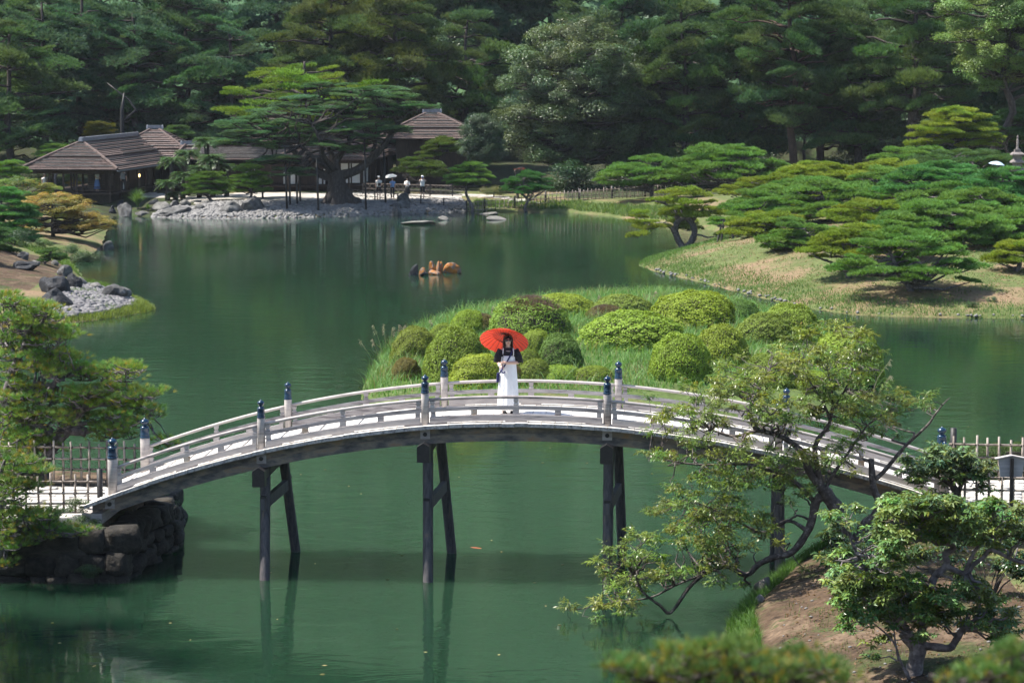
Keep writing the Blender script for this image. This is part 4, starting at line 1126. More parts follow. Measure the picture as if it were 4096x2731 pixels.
for (sx, sy) in spots:
    for j in range(4):
        dy = rnd.uniform(-4.2, 4.2)
        p = at(sx + rnd.uniform(-22, 22), sy + rnd.uniform(-14, 14), YO + dy)
        s = rnd.uniform(0.95, 1.45)
        if sy > 630: s *= 0.8
        if sy < 400: dy = abs(dy)
        pads.append((p, s * 1.15, s, s * 0.52))
skeleton_tree('old_pine', 'huge old pine with a gnarled trunk and wide crown propped on poles', 'pine tree', ob, stems, pads, PAD_OLD, M['bark'], (0.072, 0.150, 0.078), None, 77, 0.10, vertical_bias=0.5, twig_r=0.03, lvary=0.2)
GP = 'poles propping the old pine'
for i, (xt, yt, xb, yb, lab) in enumerate([(1140, 585, 1148, 842, 'leftmost front pole propping the old pine'), (1158, 630, 1160, 828, 'pole just behind the leftmost pole of the old pine'),
        (1186, 690, 1189, 820, 'short pole under the left limb of the old pine'), (1199, 690, 1201, 808, 'rearmost short pole under the left limb of the old pine'),
        (1266, 625, 1274, 845, 'pole standing just left of the trunk of the old pine'), (1458, 555, 1464, 843, 'pole right of the trunk with its foot on the pebble beach'),
        (1534, 592, 1543, 818, 'rightmost pole propping the old pine beside the visitors'), (1048, 715, 1051, 792, 'single thin pole beneath the dark low pine')]):
    Yp = ground_at(xb, yb).y
    a, b = at(xb, yb, Yp), at(xt, yt, Yp + .2)
    a.z = hz(a.x, a.y) - .1
    e_ = empty('prop_pole', a, lab, 'prop pole', GP)
    mb = MB(); mb.tube([Vector((0, 0, 0)), (b - a) * .5, b - a], [0.075, 0.07, 0.062], 8); mb.build('pole', M['wood_black'], e_, True)
    mb = MB(); mb.beam((b - a) + Vector((-.3, 0, 0)), (b - a) + Vector((.3, 0, 0)), 0.12, 0.12); mb.build('cross_piece', M['wood_black'], e_)

# ---------------------------------------------------------------- forest behind
FP = [(0.070, 0.130, 0.050), (0.056, 0.118, 0.064), (0.090, 0.130, 0.044), (0.054, 0.105, 0.052)]
def forest_pine(label, sx, Y, H_, seed, color, group, spread=5.0, start=0.22, levels=8, lean=0.0, name='forest_pine', meshes=None, pr=2.5, bark='bark', flat=0.62, per=4, r0=0.42):
    rnd = random.Random(seed)
    x = (sx - 2048) / FPX * Y
    b = Vector((x, Y, hz(x, Y) - 0.2))
    top = b + Vector((lean + rnd.uniform(-.6, .6), rnd.uniform(-.5, .5), H_))
    pts = wiggle_path(b, top, 6, 0.012, rnd)
    pads = []
    for l in range(levels):
        t = start + (0.98 - start) * (l + rnd.uniform(-.2, .2)) / (levels - 1)
        c = b.lerp(top, min(t, 1))
        rr = spread * (0.55 + 0.75 * math.sin(math.pi * min(1, 0.22 + 0.78 * (1 - t) + .05))) * (1.0 if t < .85 else .6)
        a0 = rnd.uniform(0, 6.28); m_ = per if t < .9 else 2
        for k in range(m_):
            a = a0 + 6.283 * k / m_ + rnd.uniform(-.45, .45)
            q = rnd.uniform(0.35, 1.0) * rr
            s = pr * rnd.uniform(0.75, 1.3)
            pads.append((c + Vector((math.cos(a) * q, math.sin(a) * q, rnd.uniform(-.7, .7) - 0.05 * q)), s * 1.1, s, s * flat * rnd.uniform(.8, 1.2)))
    return skeleton_tree(name, label, 'pine tree', b, [(pts, r0, 0.1)], pads, meshes or PAD_FAR, M[bark], color, group, seed, 0.11, tilt=0.4 if flat > .75 else .15, wig=0.05, bow=0.02, twig_r=0.03, vertical_bias=0.6, lvary=0.22)

def broad_tree(label, sx, Y, half_px, top_px, bot_px, n, pr, color, seed, group=None, name='broadleaf_tree', meshes=None, bark='bark', r0=0.4, depth=0.7, cat='tree'):
    rnd = random.Random(seed); k = mpp(Y)
    c = at(sx, (top_px + bot_px) / 2, Y); hw = half_px * k; hh = (bot_px - top_px) / 2 * k
    b = Vector((c.x, Y + 0.3, 0)); b.z = hz(b.x, b.y) - .2
    pads = []
    for i in range(n):
        v = Vector((rnd.gauss(0, 1), rnd.gauss(0, 1), rnd.gauss(0, 1))).normalized()
        q = rnd.uniform(0.62, 1.0) if rnd.random() < .8 else rnd.uniform(.2, .6)
        s = pr * rnd.uniform(0.7, 1.25)
        zz = v.z * q
        taper = 1.0 - 0.25 * max(0, zz)
        pads.append((c + Vector((v.x * q * max(.1, hw - s * .7) * taper, v.y * q * max(.1, hw - s * .7) * depth, zz * max(.1, hh - s * .6))), s, s, s * rnd.uniform(.75, .95)))
    top = c + Vector((0, 0, hh * 0.55))
    pts = wiggle_path(b, top, 5, 0.03, rnd)
    return skeleton_tree(name, label, cat, b, [(pts, r0, r0 * .3)], pads, meshes or CL_BROAD, M[bark], color, group, seed, r0 * .3, twig_r=0.02, part='leaf_clump', lvary=0.2)

GL, GC, GR = 'pines of the wood behind the tea house', 'pines of the wood in the centre', 'pines of the shaded wood behind the right bank'
front = [
 ('pine at the far left edge of the wood with a bare lower trunk', 55, 210, 13, 0, GL, 3.77, .22), ('second pine from the left edge, standing on a slim trunk', 178, 222, 14.5, 1, GL, 3.94, .25),
 ('tall layered pine behind the left end of the tea house', 330, 226, 16, 1, GL, 4.43, .2), ('dark pine with flat tiers above the tea house ridge', 560, 224, 13.5, 1, GL, 4.59, .2),
 ('broad pine behind the pyramid roof of the tea house', 760, 226, 15.5, 1, GL, 4.43, .2), ('shadowy pine to the left of the bright feathery conifer', 930, 222, 12.5, 1, GL, 4.10, .2),
 ('tall pine with forked leaning trunk above the bright feathery conifer', 1330, 216, 15.5, 2, GC, 4.10, .35), ('olive green pine towering over the old pine', 1600, 214, 17, 2, GC, 4.10, .3),
 ('dark pine to the left of the great leafy tree', 1850, 222, 13, 0, GC, 3.77, .15), ('pine at the back between two tall pines above the old pine', 1480, 232, 17, 2, GC, 4.26, .2),
 ('tall pine just right of the great leafy tree', 2740, 204, 15, 0, GR, 3.44, .22), ('pine with long drooping boughs in the shaded wood', 2960, 206, 14, 0, GR, 3.61, .22),
 ('pine with a straight reddish trunk standing clear below', 3175, 200, 17.5, 0, GR, 3.77, .36), ('dark trunked pine beside the reddish trunk', 3290, 205, 14, 0, GR, 3.44, .3),
 ('slim pine in the gap where light comes through', 3420, 203, 13, 0, GR, 3.61, .3), ('pine with a very thick dark trunk at the edge of the grove', 3640, 196, 16.5, 0, GR, 4.26, .38),
 ('pine in deep shade behind the yellow pine', 3830, 206, 14, 3, GR, 3.77, .2), ('pine at the right edge under the light green tree', 4040, 205, 15, 3, GR, 3.61, .2),
]
for i, (lab, sx, Y, H_, ci, g_, sp, st) in enumerate(front):
    br = g_ != GL
    forest_pine(lab, sx, Y, H_, 2000 + i, FP[ci], g_, sp, st, 12 if br else 10, pr=1.55 if br else 2.0, per=6 if br else 5, flat=1.0 if br else .78, meshes=PAD_BRUSH if br else (PAD_FAR + PAD_BRUSH[:2]), r0=0.62 if 'thick' in lab else 0.40, bark='bark_red' if 'reddish' in lab else 'bark')
rnd = random.Random(5)
deep = ['above the far left corner', 'above the left end of the tea house', 'above the ridge of the tea pavilion', 'above the dead limb', 'above the pyramid room of the tea pavilion', 'above the left tip of the old pine', 'above the bright feathery conifer', 'above the crown of the old pine', 'above the right peaked roof', 'above the camellia', 'left of the rounded leafy tree', 'behind the rounded leafy tree', 'right of the rounded leafy tree', 'above the drooping boughs', 'above the reddish trunk', 'above the thick dark trunk', 'above the top right corner tree']
for i in range(17):
    sx = -180 + i * 270 + rnd.uniform(-70, 70); Y = rnd.uniform(234, 250)
    forest_pine('tall dark pine deep in the wood, ' + deep[i], sx, Y, rnd.uniform(13, 17), 2100 + i, FP[rnd.choice((0, 1, 3, 1))], 'pines deep in the wood', 4.4, .10, 9, pr=2.5, flat=.8, meshes=PAD_BRUSH + PAD_FAR[:2])
low = ['low leafy tree between the trunks at the far left', 'low tree behind the golden green pine', 'low tree left of the dead limb', 'low tree right of the dead limb', 'low tree above the pyramid roof of the tea house',
       'low tree behind the left side of the old pine', 'low tree behind the bright feathery conifer', 'low tree behind the right side of the old pine', 'low tree in the dark hollow above the right roof peak', 'low tree left of the camellia',
       'low tree in the gap right of the great leafy tree', 'low tree behind the drooping boughs', 'low tree behind the reddish trunk', 'low tree in the lit gap of the shaded wood', 'low tree behind the thick dark trunk', 'low tree at the right edge under the wood']
for i, lab in enumerate(low):
    sx = -40 + i * 275 + rnd.uniform(-40, 40)
    broad_tree(lab, sx, rnd.uniform(226, 233), 190, 330 + rnd.uniform(-90, 60), 600, 26, 1.9, rnd.choice([(0.055, 0.10, 0.045), (0.065, 0.105, 0.04), (0.045, 0.085, 0.045)]), 2400 + i, 'low trees between the trunks of the wood', r0=.18, name='understory_tree')
# great leafy tree and its neighbours
broad_tree('great rounded leafy tree with glinting leaves in the middle of the wood', 2290, 203, 350, 30, 780, 250, 1.55, (0.080, 0.120, 0.050), 31, None, meshes=CL_FINE, r0=0.5)
broad_tree('dark leafy tree merging into the right side of the great leafy tree', 2570, 207, 200, 120, 780, 90, 1.6, (0.045, 0.078, 0.035), 32, None)
broad_tree('light green leafy tree reaching in at the top right corner', 4030, 178, 340, -220, 410, 150, 1.25, (0.125, 0.20, 0.05), 33, None, meshes=CL_FINE)
broad_tree('rounded glossy camellia beside the pyramid roof', 1925, 196, 116, 428, 700, 80, 0.85, (0.055, 0.095, 0.055), 34, None, name='camellia_tree', meshes=CL_FINE, r0=0.2)
broad_tree('vine covered small tree high up on the hillside', 1985, 250, 60, 10, 150, 14, 1.0, (0.07, 0.11, 0.05), 35, None)
broad_tree('pale leafy tree on the slope left of the great leafy tree', 1790, 236, 130, 60, 360, 40, 1.6, (0.06, 0.10, 0.045), 36, None)
broad_tree('leafy undergrowth tree in the dark gap below the tall pines', 2950, 198, 150, 600, 720, 30, 1.0, (0.045, 0.075, 0.035), 37, None, meshes=CL_DARK, r0=0.15)
broad_tree('dark rounded tree between the trunks at the back of the grove', 3500, 208, 170, 520, 690, 30, 1.2, (0.045, 0.075, 0.03), 38, None, meshes=CL_DARK, r0=0.15)
broad_tree('bluish leafy tree high on the hill at the top centre', 2150, 262, 200, -60, 140, 40, 2.0, (0.04, 0.075, 0.045), 39, None)
# bright feathery conifer behind the old pine
forest_pine('bright yellow green feathery conifer behind the old pine', 1225, 200, 10.2, 2300, (0.135, 0.23, 0.035), None, 4.6, .62, 6, name='feathery_conifer', meshes=PAD_FEATHER, pr=1.25, per=12, flat=.75, r0=.3)

# leafy trees on the near left bank, outside the picture: their shade and mirror image fall on the water at the bottom left
for i, (x, y, h_, r_) in enumerate([(-15.2, 41.5, 12.5, 3.2), (-16.0, 46.0, 14.5, 3.4), (-13.6, 38.6, 11.5, 2.6)]):
    rnd = random.Random(3000 + i); b = Vector((x, y, hz(x, y) - .2)); pads = []
    for j in range(34):
        v = Vector((rnd.gauss(0, 1), rnd.gauss(0, 1), rnd.gauss(0, 1))).normalized() * rnd.uniform(.5, 1); s = rnd.uniform(.9, 1.4)
        pads.append((b + Vector((v.x * (r_ - .6), v.y * (r_ - .6), h_ * .66 + v.z * h_ * .30)), s, s, s * .85))
    lab = ['leafy tree on the near left bank, shading the water at the bottom left corner', 'tallest leafy tree on the near left bank beside the landing wall', 'lower leafy tree nearest the viewer on the left bank', 'leafy tree at the end of the left landing behind the fence'][i]
    skeleton_tree('broadleaf_tree', lab, 'tree', b, [(wiggle_path(b, b + Vector((0, 0, h_ * .8)), 5, .03, rnd), .3, .08)], pads, CL_BROAD, M['bark'], (0.06, 0.10, 0.04), None, 3000 + i, .1, twig_r=.02, part='leaf_clump', lvary=.2)

# dead leaning branch trunk behind the tea house
b = at(488, 552, 212); b.z = hz(b.x, b.y)
mb = MB()
q0 = at(488, 440, 212)
mb.tube([(0, 0, -.2), (q0 - b) * .5, q0 - b, (q0 - b) * 1.25 + Vector((.2, 0, 0))], [0.22, 0.2, 0.17, 0.05], 9)
mb2 = [at(545, 440, 212.5), at(515, 400, 212.6), at(470, 365, 212.8), at(428, 332, 213)]
e_ = empty('dead_tree', b, 'bare dark trunk with a leaning dead limb behind the tea house roof', 'tree')
mb.build('trunk', M['wood_black'], e_, True)
m3 = MB(); m3.tube([q - b for q in ([q0 + Vector((0, 0, -1.0))] + mb2)], [0.13, 0.11, 0.09, 0.06, 0.03], 7); m3.build('dead_limb', M['wood_black'], e_, True)

# understory shrubs
GS = 'shrubs at the foot of the wood'
for i, (sx, sy, Y, w, h, col_, lab) in enumerate([
  (60, 590, 207, 90, 60, (0.05, 0.10, 0.03), 'rounded green shrub at the far left below the wood'), (230, 575, 209, 80, 40, (0.04, 0.08, 0.03), 'dark clipped shrub left of the tea house roof'),
  (330, 610, 208, 110, 40, (0.07, 0.12, 0.03), 'light shrubs left of the tea house eaves'), (470, 540, 224, 110, 60, (0.05, 0.09, 0.03), 'bushes behind the ridge of the tea house'),
  (590, 520, 226, 120, 70, (0.055, 0.09, 0.035), 'pale bushes behind the pyramid roof'), (700, 520, 226, 120, 60, (0.04, 0.075, 0.03), 'dark bushes right of the pyramid roof'),
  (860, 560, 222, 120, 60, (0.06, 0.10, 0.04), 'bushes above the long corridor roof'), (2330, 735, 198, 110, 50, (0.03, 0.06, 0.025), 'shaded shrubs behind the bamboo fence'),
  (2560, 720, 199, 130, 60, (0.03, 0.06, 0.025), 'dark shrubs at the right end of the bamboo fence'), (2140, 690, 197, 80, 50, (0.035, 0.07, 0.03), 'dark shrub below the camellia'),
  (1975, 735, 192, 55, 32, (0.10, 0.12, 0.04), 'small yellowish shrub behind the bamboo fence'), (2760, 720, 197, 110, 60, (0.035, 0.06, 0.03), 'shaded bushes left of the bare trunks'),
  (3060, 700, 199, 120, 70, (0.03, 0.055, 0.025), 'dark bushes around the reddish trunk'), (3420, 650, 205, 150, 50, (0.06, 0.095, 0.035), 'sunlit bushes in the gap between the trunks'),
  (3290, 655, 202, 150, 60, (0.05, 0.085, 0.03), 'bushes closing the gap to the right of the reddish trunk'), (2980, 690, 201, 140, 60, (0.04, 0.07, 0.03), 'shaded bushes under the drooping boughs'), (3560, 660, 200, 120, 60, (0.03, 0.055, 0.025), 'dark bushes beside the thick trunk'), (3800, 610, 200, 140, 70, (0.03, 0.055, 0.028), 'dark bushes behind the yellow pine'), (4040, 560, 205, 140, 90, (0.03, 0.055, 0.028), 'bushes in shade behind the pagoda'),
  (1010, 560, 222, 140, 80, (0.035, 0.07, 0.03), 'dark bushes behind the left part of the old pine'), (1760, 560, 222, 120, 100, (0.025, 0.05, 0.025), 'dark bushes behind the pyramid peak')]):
    rnd = random.Random(300 + i); k = mpp(Y)
    c = at(sx, sy, Y); c.z = hz(c.x, c.y)
    e_ = empty('shrub', c, lab, 'shrub', GS); h = h * (1.7 if w >= 100 and sx > 2000 else 1.1)
    for j in range(9):
        s = h * k * rnd.uniform(.55, .9)
        tag(link('leaf_clump', rnd.choice(CL_DARK), e_, (rnd.uniform(-1, 1) * w * k * .8, rnd.uniform(-1, 1) * w * k * .5, rnd.uniform(.2, 1.0) * h * k), (0, 0, rnd.uniform(0, 6)), (s * 1.3, s * 1.3, s), vary(col_, rnd, .25)), kind='stuff')
    mb = MB(); mb.tube([(0, 0, -.1), (0, 0, h * k * .6)], [.06, .03], 5); mb.build('stem', M['bark'], e_)

# far wooded hillside: one mass of crowns nobody could count
g = np.random.default_rng(99)
nb_, nl = 520, 170
cx_ = g.uniform(-150, 140, nb_); cy_ = g.uniform(244, 345, nb_); cz_ = hf(cx_, cy_) + g.uniform(2, 8, nb_)
d = _unit(g.normal(0, 1, (nb_, nl, 3))); d[..., 2] = np.abs(d[..., 2]) * .9 - .15
rad = g.uniform(2.6, 4.6, nb_)
c = np.stack([cx_, cy_, cz_], 1)[:, None, :] + d * rad[:, None, None] * g.uniform(.75, 1.05, (nb_, nl, 1))
nrm = _unit(d + g.normal(0, .4, d.shape)); t = _unit(np.cross(nrm, g.normal(0, 1, d.shape))); b_ = np.cross(nrm, t)
L = 1.0 * g.uniform(.6, 1.3, (nb_, nl, 1))
V = np.stack([c - t * L * .5, c + b_ * L * .32, c + t * L * .5, c - b_ * L * .32], 2).reshape(-1, 3)
tint = np.repeat(np.clip(.5 * g.random((nb_, nl)) + .5 * g.random((nb_, 1)), 0, 1).ravel(), 4)
me = np_mesh('hill_wood', V, [np.arange(len(V)).reshape(-1, 4)], M['leaf'], tint)
tag(link('hill_wood', me, color=(0.080, 0.155, 0.085, 1)), 'distant wooded hillside closing the view above the garden', 'woods', kind='stuff')
# ---------------------------------------------------------------- clipped azalea domes on the island
def dome_mesh(name, seed, leaves, leaf, gap=0.0):
    """leaf shell of a clipped dome, unit half-width, unit height"""
    g = np.random.default_rng(seed)
    u = g.random(leaves); ph = g.uniform(0, 6.283, leaves)
    ct = 1 - 1.25 * u; ct = np.clip(ct, -0.25, 1); st = np.sqrt(1 - ct * ct)
    d = np.stack([st * np.cos(ph), st * np.sin(ph), ct], 1)
    ks = g.normal(0, 1, (6, 3)) * 2.2; pp = g.uniform(0, 6.28, 6)
    bump = sum(np.sin(d @ ks[i] + pp[i]) for i in range(6)) * 0.018
    ks2 = g.normal(0, 1, (8, 3)) * 9
    bump2 = sum(np.sin(d @ ks2[i]) for i in range(8)) * 0.014
    r = 1 + bump + bump2 + g.normal(0, .014, leaves) - np.where(g.random(leaves) < .25, g.uniform(0, .07, leaves), 0)
    sq = 1 / (np.abs(d[:, :1]) ** 2.4 + np.abs(d[:, 1:2]) ** 2.4 + np.abs(d[:, 2:]) ** 2.4) ** (1 / 2.4)
    c = d * r[:, None] * (0.35 + 0.65 * sq); c[:, 2] = np.maximum(c[:, 2], -0.1)
    nrm = _unit(d + g.normal(0, .55, (leaves, 3)) + np.array([0, 0, .3])); t = _unit(np.cross(nrm, g.normal(0, 1, (leaves, 3)))); b = np.cross(nrm, t)
    L = leaf * g.uniform(.6, 1.3, (leaves, 1))
    V = np.stack([c - t * L * .5, c + b * L * .3, c + t * L * .5 + nrm * L * .15, c - b * L * .3], 1).reshape(-1, 3)
    patch = 0.5 + 0.5 * np.clip(sum(np.sin(d @ ks[i] * 1.7 + pp[i] * 2) for i in range(4)) * .5, -1, 1)
    tint = np.repeat(np.clip(.72 * g.random(leaves) + .28 * patch, 0, 1), 4)
    return np_mesh(name, V, [np.arange(len(V)).reshape(-1, 4)], M['azalea'], tint)

AZ = [dome_mesh('clipped_leaves', 800 + i, 20000, 0.056) for i in range(5)]
AZ_L = [dome_mesh('clipped_leaves_sparse', 820 + i, 12000, 0.052) for i in range(3)]
mcore = MB(); mcore.rings([[(math.cos(a) * r, math.sin(a) * r, z) for a in [2 * math.pi * k / 20 for k in range(20)]] for r, z in ((.86, -.15), (.89, .15), (.84, .4), (.72, .60), (.50, .77), (.22, .86), (.05, .88))])
M['twigs_dark'] = solid('dark_inner_twigs', [(0.3, (0.02, 0.018, 0.012)), (0.7, (0.06, 0.05, 0.035))], 14, 0.9)
CORE = mcore.mesh('inner_branches', M['twigs_dark'], True)
# mauve brown twig cover where the top has died back
def twig_cap(name, seed, n):
    g = np.random.default_rng(seed)
    ph = g.uniform(0, 6.283, n); st = np.sqrt(g.random(n)) * .72; ct = np.sqrt(1 - st * st)
    d = np.stack([st * np.cos(ph), st * np.sin(ph), ct], 1)
    a = d * .96; b = d * g.uniform(1.0, 1.07, (n, 1)) + g.normal(0, .03, (n, 3))
    s_ = _unit(np.cross(b - a, g.normal(0, 1, (n, 3)))) * .013
    V = np.stack([a - s_, a + s_, b], 1).reshape(-1, 3)
    return np_mesh(name, V, [np.arange(3 * n).reshape(-1, 3)], M['straw'], np.repeat(g.random(n), 3))
TWIGS = [twig_cap('bare_twigs', 880 + i, 7000) for i in range(2)]

LIME = (0.215, 0.290, 0.038); MIDG = (0.175, 0.255, 0.037); OLIVE = (0.172, 0.220, 0.040); DEEP = (0.110, 0.185, 0.040); RUST = (0.150, 0.135, 0.042)
AZG = 'clipped azalea domes on the island'
az = [ # cx, top, width, bottom, colour, twig cap, label
 (1660, 1317, 185, 1440, OLIVE, 0, 'brownish clipped azalea above the small round one at the left end of the island'),
 (1771, 1296, 112, 1372, MIDG, 0, 'low rounded azalea behind the brownish one, at the left back edge'),
 (1625, 1432, 104, 1520, RUST, 0, 'small russet round azalea among the long grass at the left end'),
 (1832, 1324, 250, 1530, MIDG, 0, 'large dark sided azalea dome behind the far post with the blue cap'),
 (1912, 1418, 210, 1620, LIME, 0, 'large lime green azalea dome right behind the railing, left of the woman'),
 (1880, 1248, 150, 1345, LIME, 0, 'lime green azalea peeping out behind the mauve brown one, left of the largest dome'),
 (1930, 1262, 125, 1340, RUST, 1, 'mauve brown twiggy azalea above the red umbrella, left of the largest dome'),
 (2124, 1199, 288, 1365, MIDG, 1, 'large azalea dome with a bare mauve top behind the red umbrella'),
 (2249, 1181, 245, 1262, LIME, 0, 'bright low azalea at the back, right behind the mauve topped dome'),
 (2488, 1186, 236, 1270, OLIVE, 0, 'olive azalea dome at the back beside the blue sprinkler'),
 (2430, 1223, 160, 1280, RUST, 1, 'mauve brown azalea in front of the blue sprinkler'),
 (2534, 1257, 390, 1400, MIDG, 0, 'widest low azalea in the middle of the island'),
 (2140, 1329, 140, 1440, MIDG, 0, 'azalea just right of the red umbrella, behind the round ones'),
 (2244, 1351, 166, 1495, DEEP, 0, 'round deep green azalea standing alone in the grass right of the woman'),
 (2114, 1406, 108, 1500, OLIVE, 0, 'small azalea close to the shoulder of the woman'),
 (2139, 1443, 144, 1570, OLIVE, 0, 'round olive azalea behind the railing just right of the woman'),
 (2770, 1180, 318, 1325, LIME, 0, 'big bright azalea dome at the right back of the island'),
 (2725, 1335, 235, 1530, LIME, 0, 'big smooth lime dome in front at the right, left of its twin'),
 (2885, 1310, 215, 1470, LIME, 0, 'smooth lime dome leaning on its left twin'),
 (3060, 1265, 216, 1385, OLIVE, 0, 'azalea with a dark worn right side near the right end'),
 (3163, 1232, 240, 1385, MIDG, 0, 'tall azalea dome with a shaded right face at the right end'),
 (3390, 1318, 250, 1510, LIME, 0, 'azalea dome half hidden behind the top of the cherry tree'),
 (2961, 1203, 140, 1280, DEEP, 0, 'loose dark leafed bush between the big bright dome and the tall one'),
 (2818, 1168, 165, 1235, OLIVE, 0, 'small azalea peeping over the big bright dome at the back'),
 (2371, 1508, 165, 1620, MIDG, 0, 'low azalea behind the railing left of the right middle post'),
 (2225, 1545, 190, 1640, MIDG, 0, 'low azalea strip seen through the railing right of the woman'),
 (2058, 1468, 70, 1545, RUST, 1, 'little reddish dried azalea right behind the woman'),
 (3080, 1420, 210, 1560, OLIVE, 0, 'azalea dome behind the left top of the cherry tree'),
 (3230, 1500, 220, 1640, MIDG, 0, 'azalea dome behind the middle of the cherry tree'),
]
for i, (cx_, top, w, bot, col, tw, lab) in enumerate(az):
    rnd = random.Random(600 + i)
    g0 = ground_at(cx_, min(bot, 1630))
    Y = g0.y if sdist(P_ISLE, np.array([g0.x]), np.array([g0.y]))[0] > -0.5 else 86
    Y = max(79.5, min(Y, 106))
    k = mpp(Y)
    hw = w / 2 * k * 1.11
    Yc = Y + hw * 0.75
    c = at(cx_, bot, Yc); c.z = hz(c.x, c.y)
    H_ = at(cx_, top, Yc).z - c.z
    H_ = max(H_ * 1.06, hw * .5)
    e_ = empty('azalea_bush', c, lab, 'azalea bush', AZG, rnd.uniform(0, 6))
    hd = hw * rnd.uniform(.85, 1.05)
    link('inner_branches', CORE, e_, (0, 0, 0), None, (hw, hd, H_))
    tag(link('leaf_shell', rnd.choice(AZ_L if tw else AZ), e_, (0, 0, 0), None, (hw, hd, H_), vary(col, rnd, .1)), kind='stuff')
    if tw: tag(link('bare_twigs', TWIGS[i % 2], e_, (0, 0, 0.01), None, (hw, hd, H_), (0.16, 0.115, 0.105, 1)), kind='stuff')

# tall seeding grass stalks at the left end, each a plant
def plume(label, sx, sy_top, sy_bot, Y, lean, seed, group='seeding grass stalks on the island'):
    rnd = random.Random(seed)
    b = at(sx, sy_bot, Y); b.z = hz(b.x, b.y); top = at(sx + lean, sy_top, Y)
    e_ = empty('seeding_grass', b, label, 'grass plant', group)
    h = top - b
    pts = [Vector((0, 0, 0)), h * .4 + Vector((-.1 * h.x, 0, .05 * h.z)), h * .75 + Vector((0, 0, .06 * h.z)), h]
    mb = MB(); mb.tube(pts, [.012, .010, .008, .004], 5, tint=.5); mb.build('stalk', M['straw'], e_, color=(0.30, 0.30, 0.16, 1))
    mb = MB()
    for j in range(16):
        t = rnd.uniform(.72, 1.0); p = h * t + Vector((0, 0, .05 * h.z * (1 - t)))
        q = p + Vector((rnd.uniform(-.05, .12) + .04 * (1 if lean > 0 else -1), rnd.uniform(-.08, .08), rnd.uniform(-.14, .06)))
        mb.tube([p, (p + q) / 2 + Vector((0, 0, .02)), q], [.004, .010, .002], 4, cap=False, tint=rnd.random())
    mb.build('seed_head', M['straw'], e_, color=(0.42, 0.37, 0.25, 1))
    mb = MB()
    for j in range(5):
        a = rnd.uniform(0, 6.28); L = rnd.uniform(.4, .8)
        p0 = h * rnd.uniform(0, .35); d = Vector((math.cos(a), math.sin(a), 1.1)).normalized()
        mb.tube([p0, p0 + d * L * .6, p0 + d * L + Vector((0, 0, -.25 * L))], [.011, .010, .002], 3, cap=False, tint=rnd.random())
    mb.build('leaf', M['grass'], e_, color=(0.10, 0.18, 0.05, 1))
for i, (a, b_, c_, ln, lab) in enumerate([(1500, 1360, 1480, -60, 'leftmost seeding grass stalk bending low over the water'), (1520, 1355, 1470, -30, 'seeding grass stalk second from the left on the island'),
      (1530, 1300, 1430, -36, 'tallest seeding grass stalk at the left of the russet azalea'), (1545, 1298, 1430, -10, 'upright seeding grass stalk in the tall left clump'), (1560, 1310, 1430, 8, 'seeding grass stalk in the middle of the tall left clump'),
      (1585, 1297, 1420, 10, 'seeding grass stalk with a straight stem beside the brownish azalea'), (1605, 1335, 1420, 16, 'short seeding grass stalk at the right of the tall clump'), (1640, 1300, 1400, -22, 'seeding grass stalk arching over the brownish azalea'),
      (1745, 1280, 1360, -24, 'seeding grass stalk behind the low rounded azalea'), (1850, 1262, 1330, -28, 'thin seeding grass stalk left of the lime green azalea at the back'), (1960, 1225, 1290, 10, 'seeding grass stalk above the mauve brown azalea'),
      (2380, 1180, 1250, 14, 'seeding grass stalk left of the blue sprinkler'), (2600, 1165, 1240, 20, 'seeding grass stalk at the back between olive and bright domes'), (3490, 1440, 1560, 70, 'seeding grass stalk leaning right at the right end of the island'), (3500, 1500, 1600, 60, 'low seeding grass stalk at the right end of the island')]):
    Yp = max(81, min(ground_at(a, c_).y, 106))
    plume(lab, a, b_, c_ + 20, Yp, ln, 70 + i)

# blue garden sprinkler
gp = ground_at(2490, 1262); Yp = 99
b = at(2490, 1240, Yp); b.z = hz(b.x, b.y); t_ = at(2493, 1192, Yp)
M['blue'] = solid('blue_painted_metal', [(0.3, (0.03, 0.14, 0.36)), (0.7, (0.05, 0.2, 0.45))], 8, 0.4)
e_ = empty('garden_sprinkler', b, 'thin blue sprinkler standing between the azaleas at the back', 'sprinkler')
mb = MB(); mb.tube([(0, 0, 0), (0, 0, (t_ - b).z)], .035, 8); mb.build('pipe', M['blue'], e_)
mb = MB(); mb.beam((-.14, 0, (t_ - b).z + .04), (.13, 0, (t_ - b).z + .08), .07, .07); mb.tube([(0, 0, (t_ - b).z), (0, 0, (t_ - b).z + .12)], .05, 8); mb.build('nozzle', M['blue'], e_)
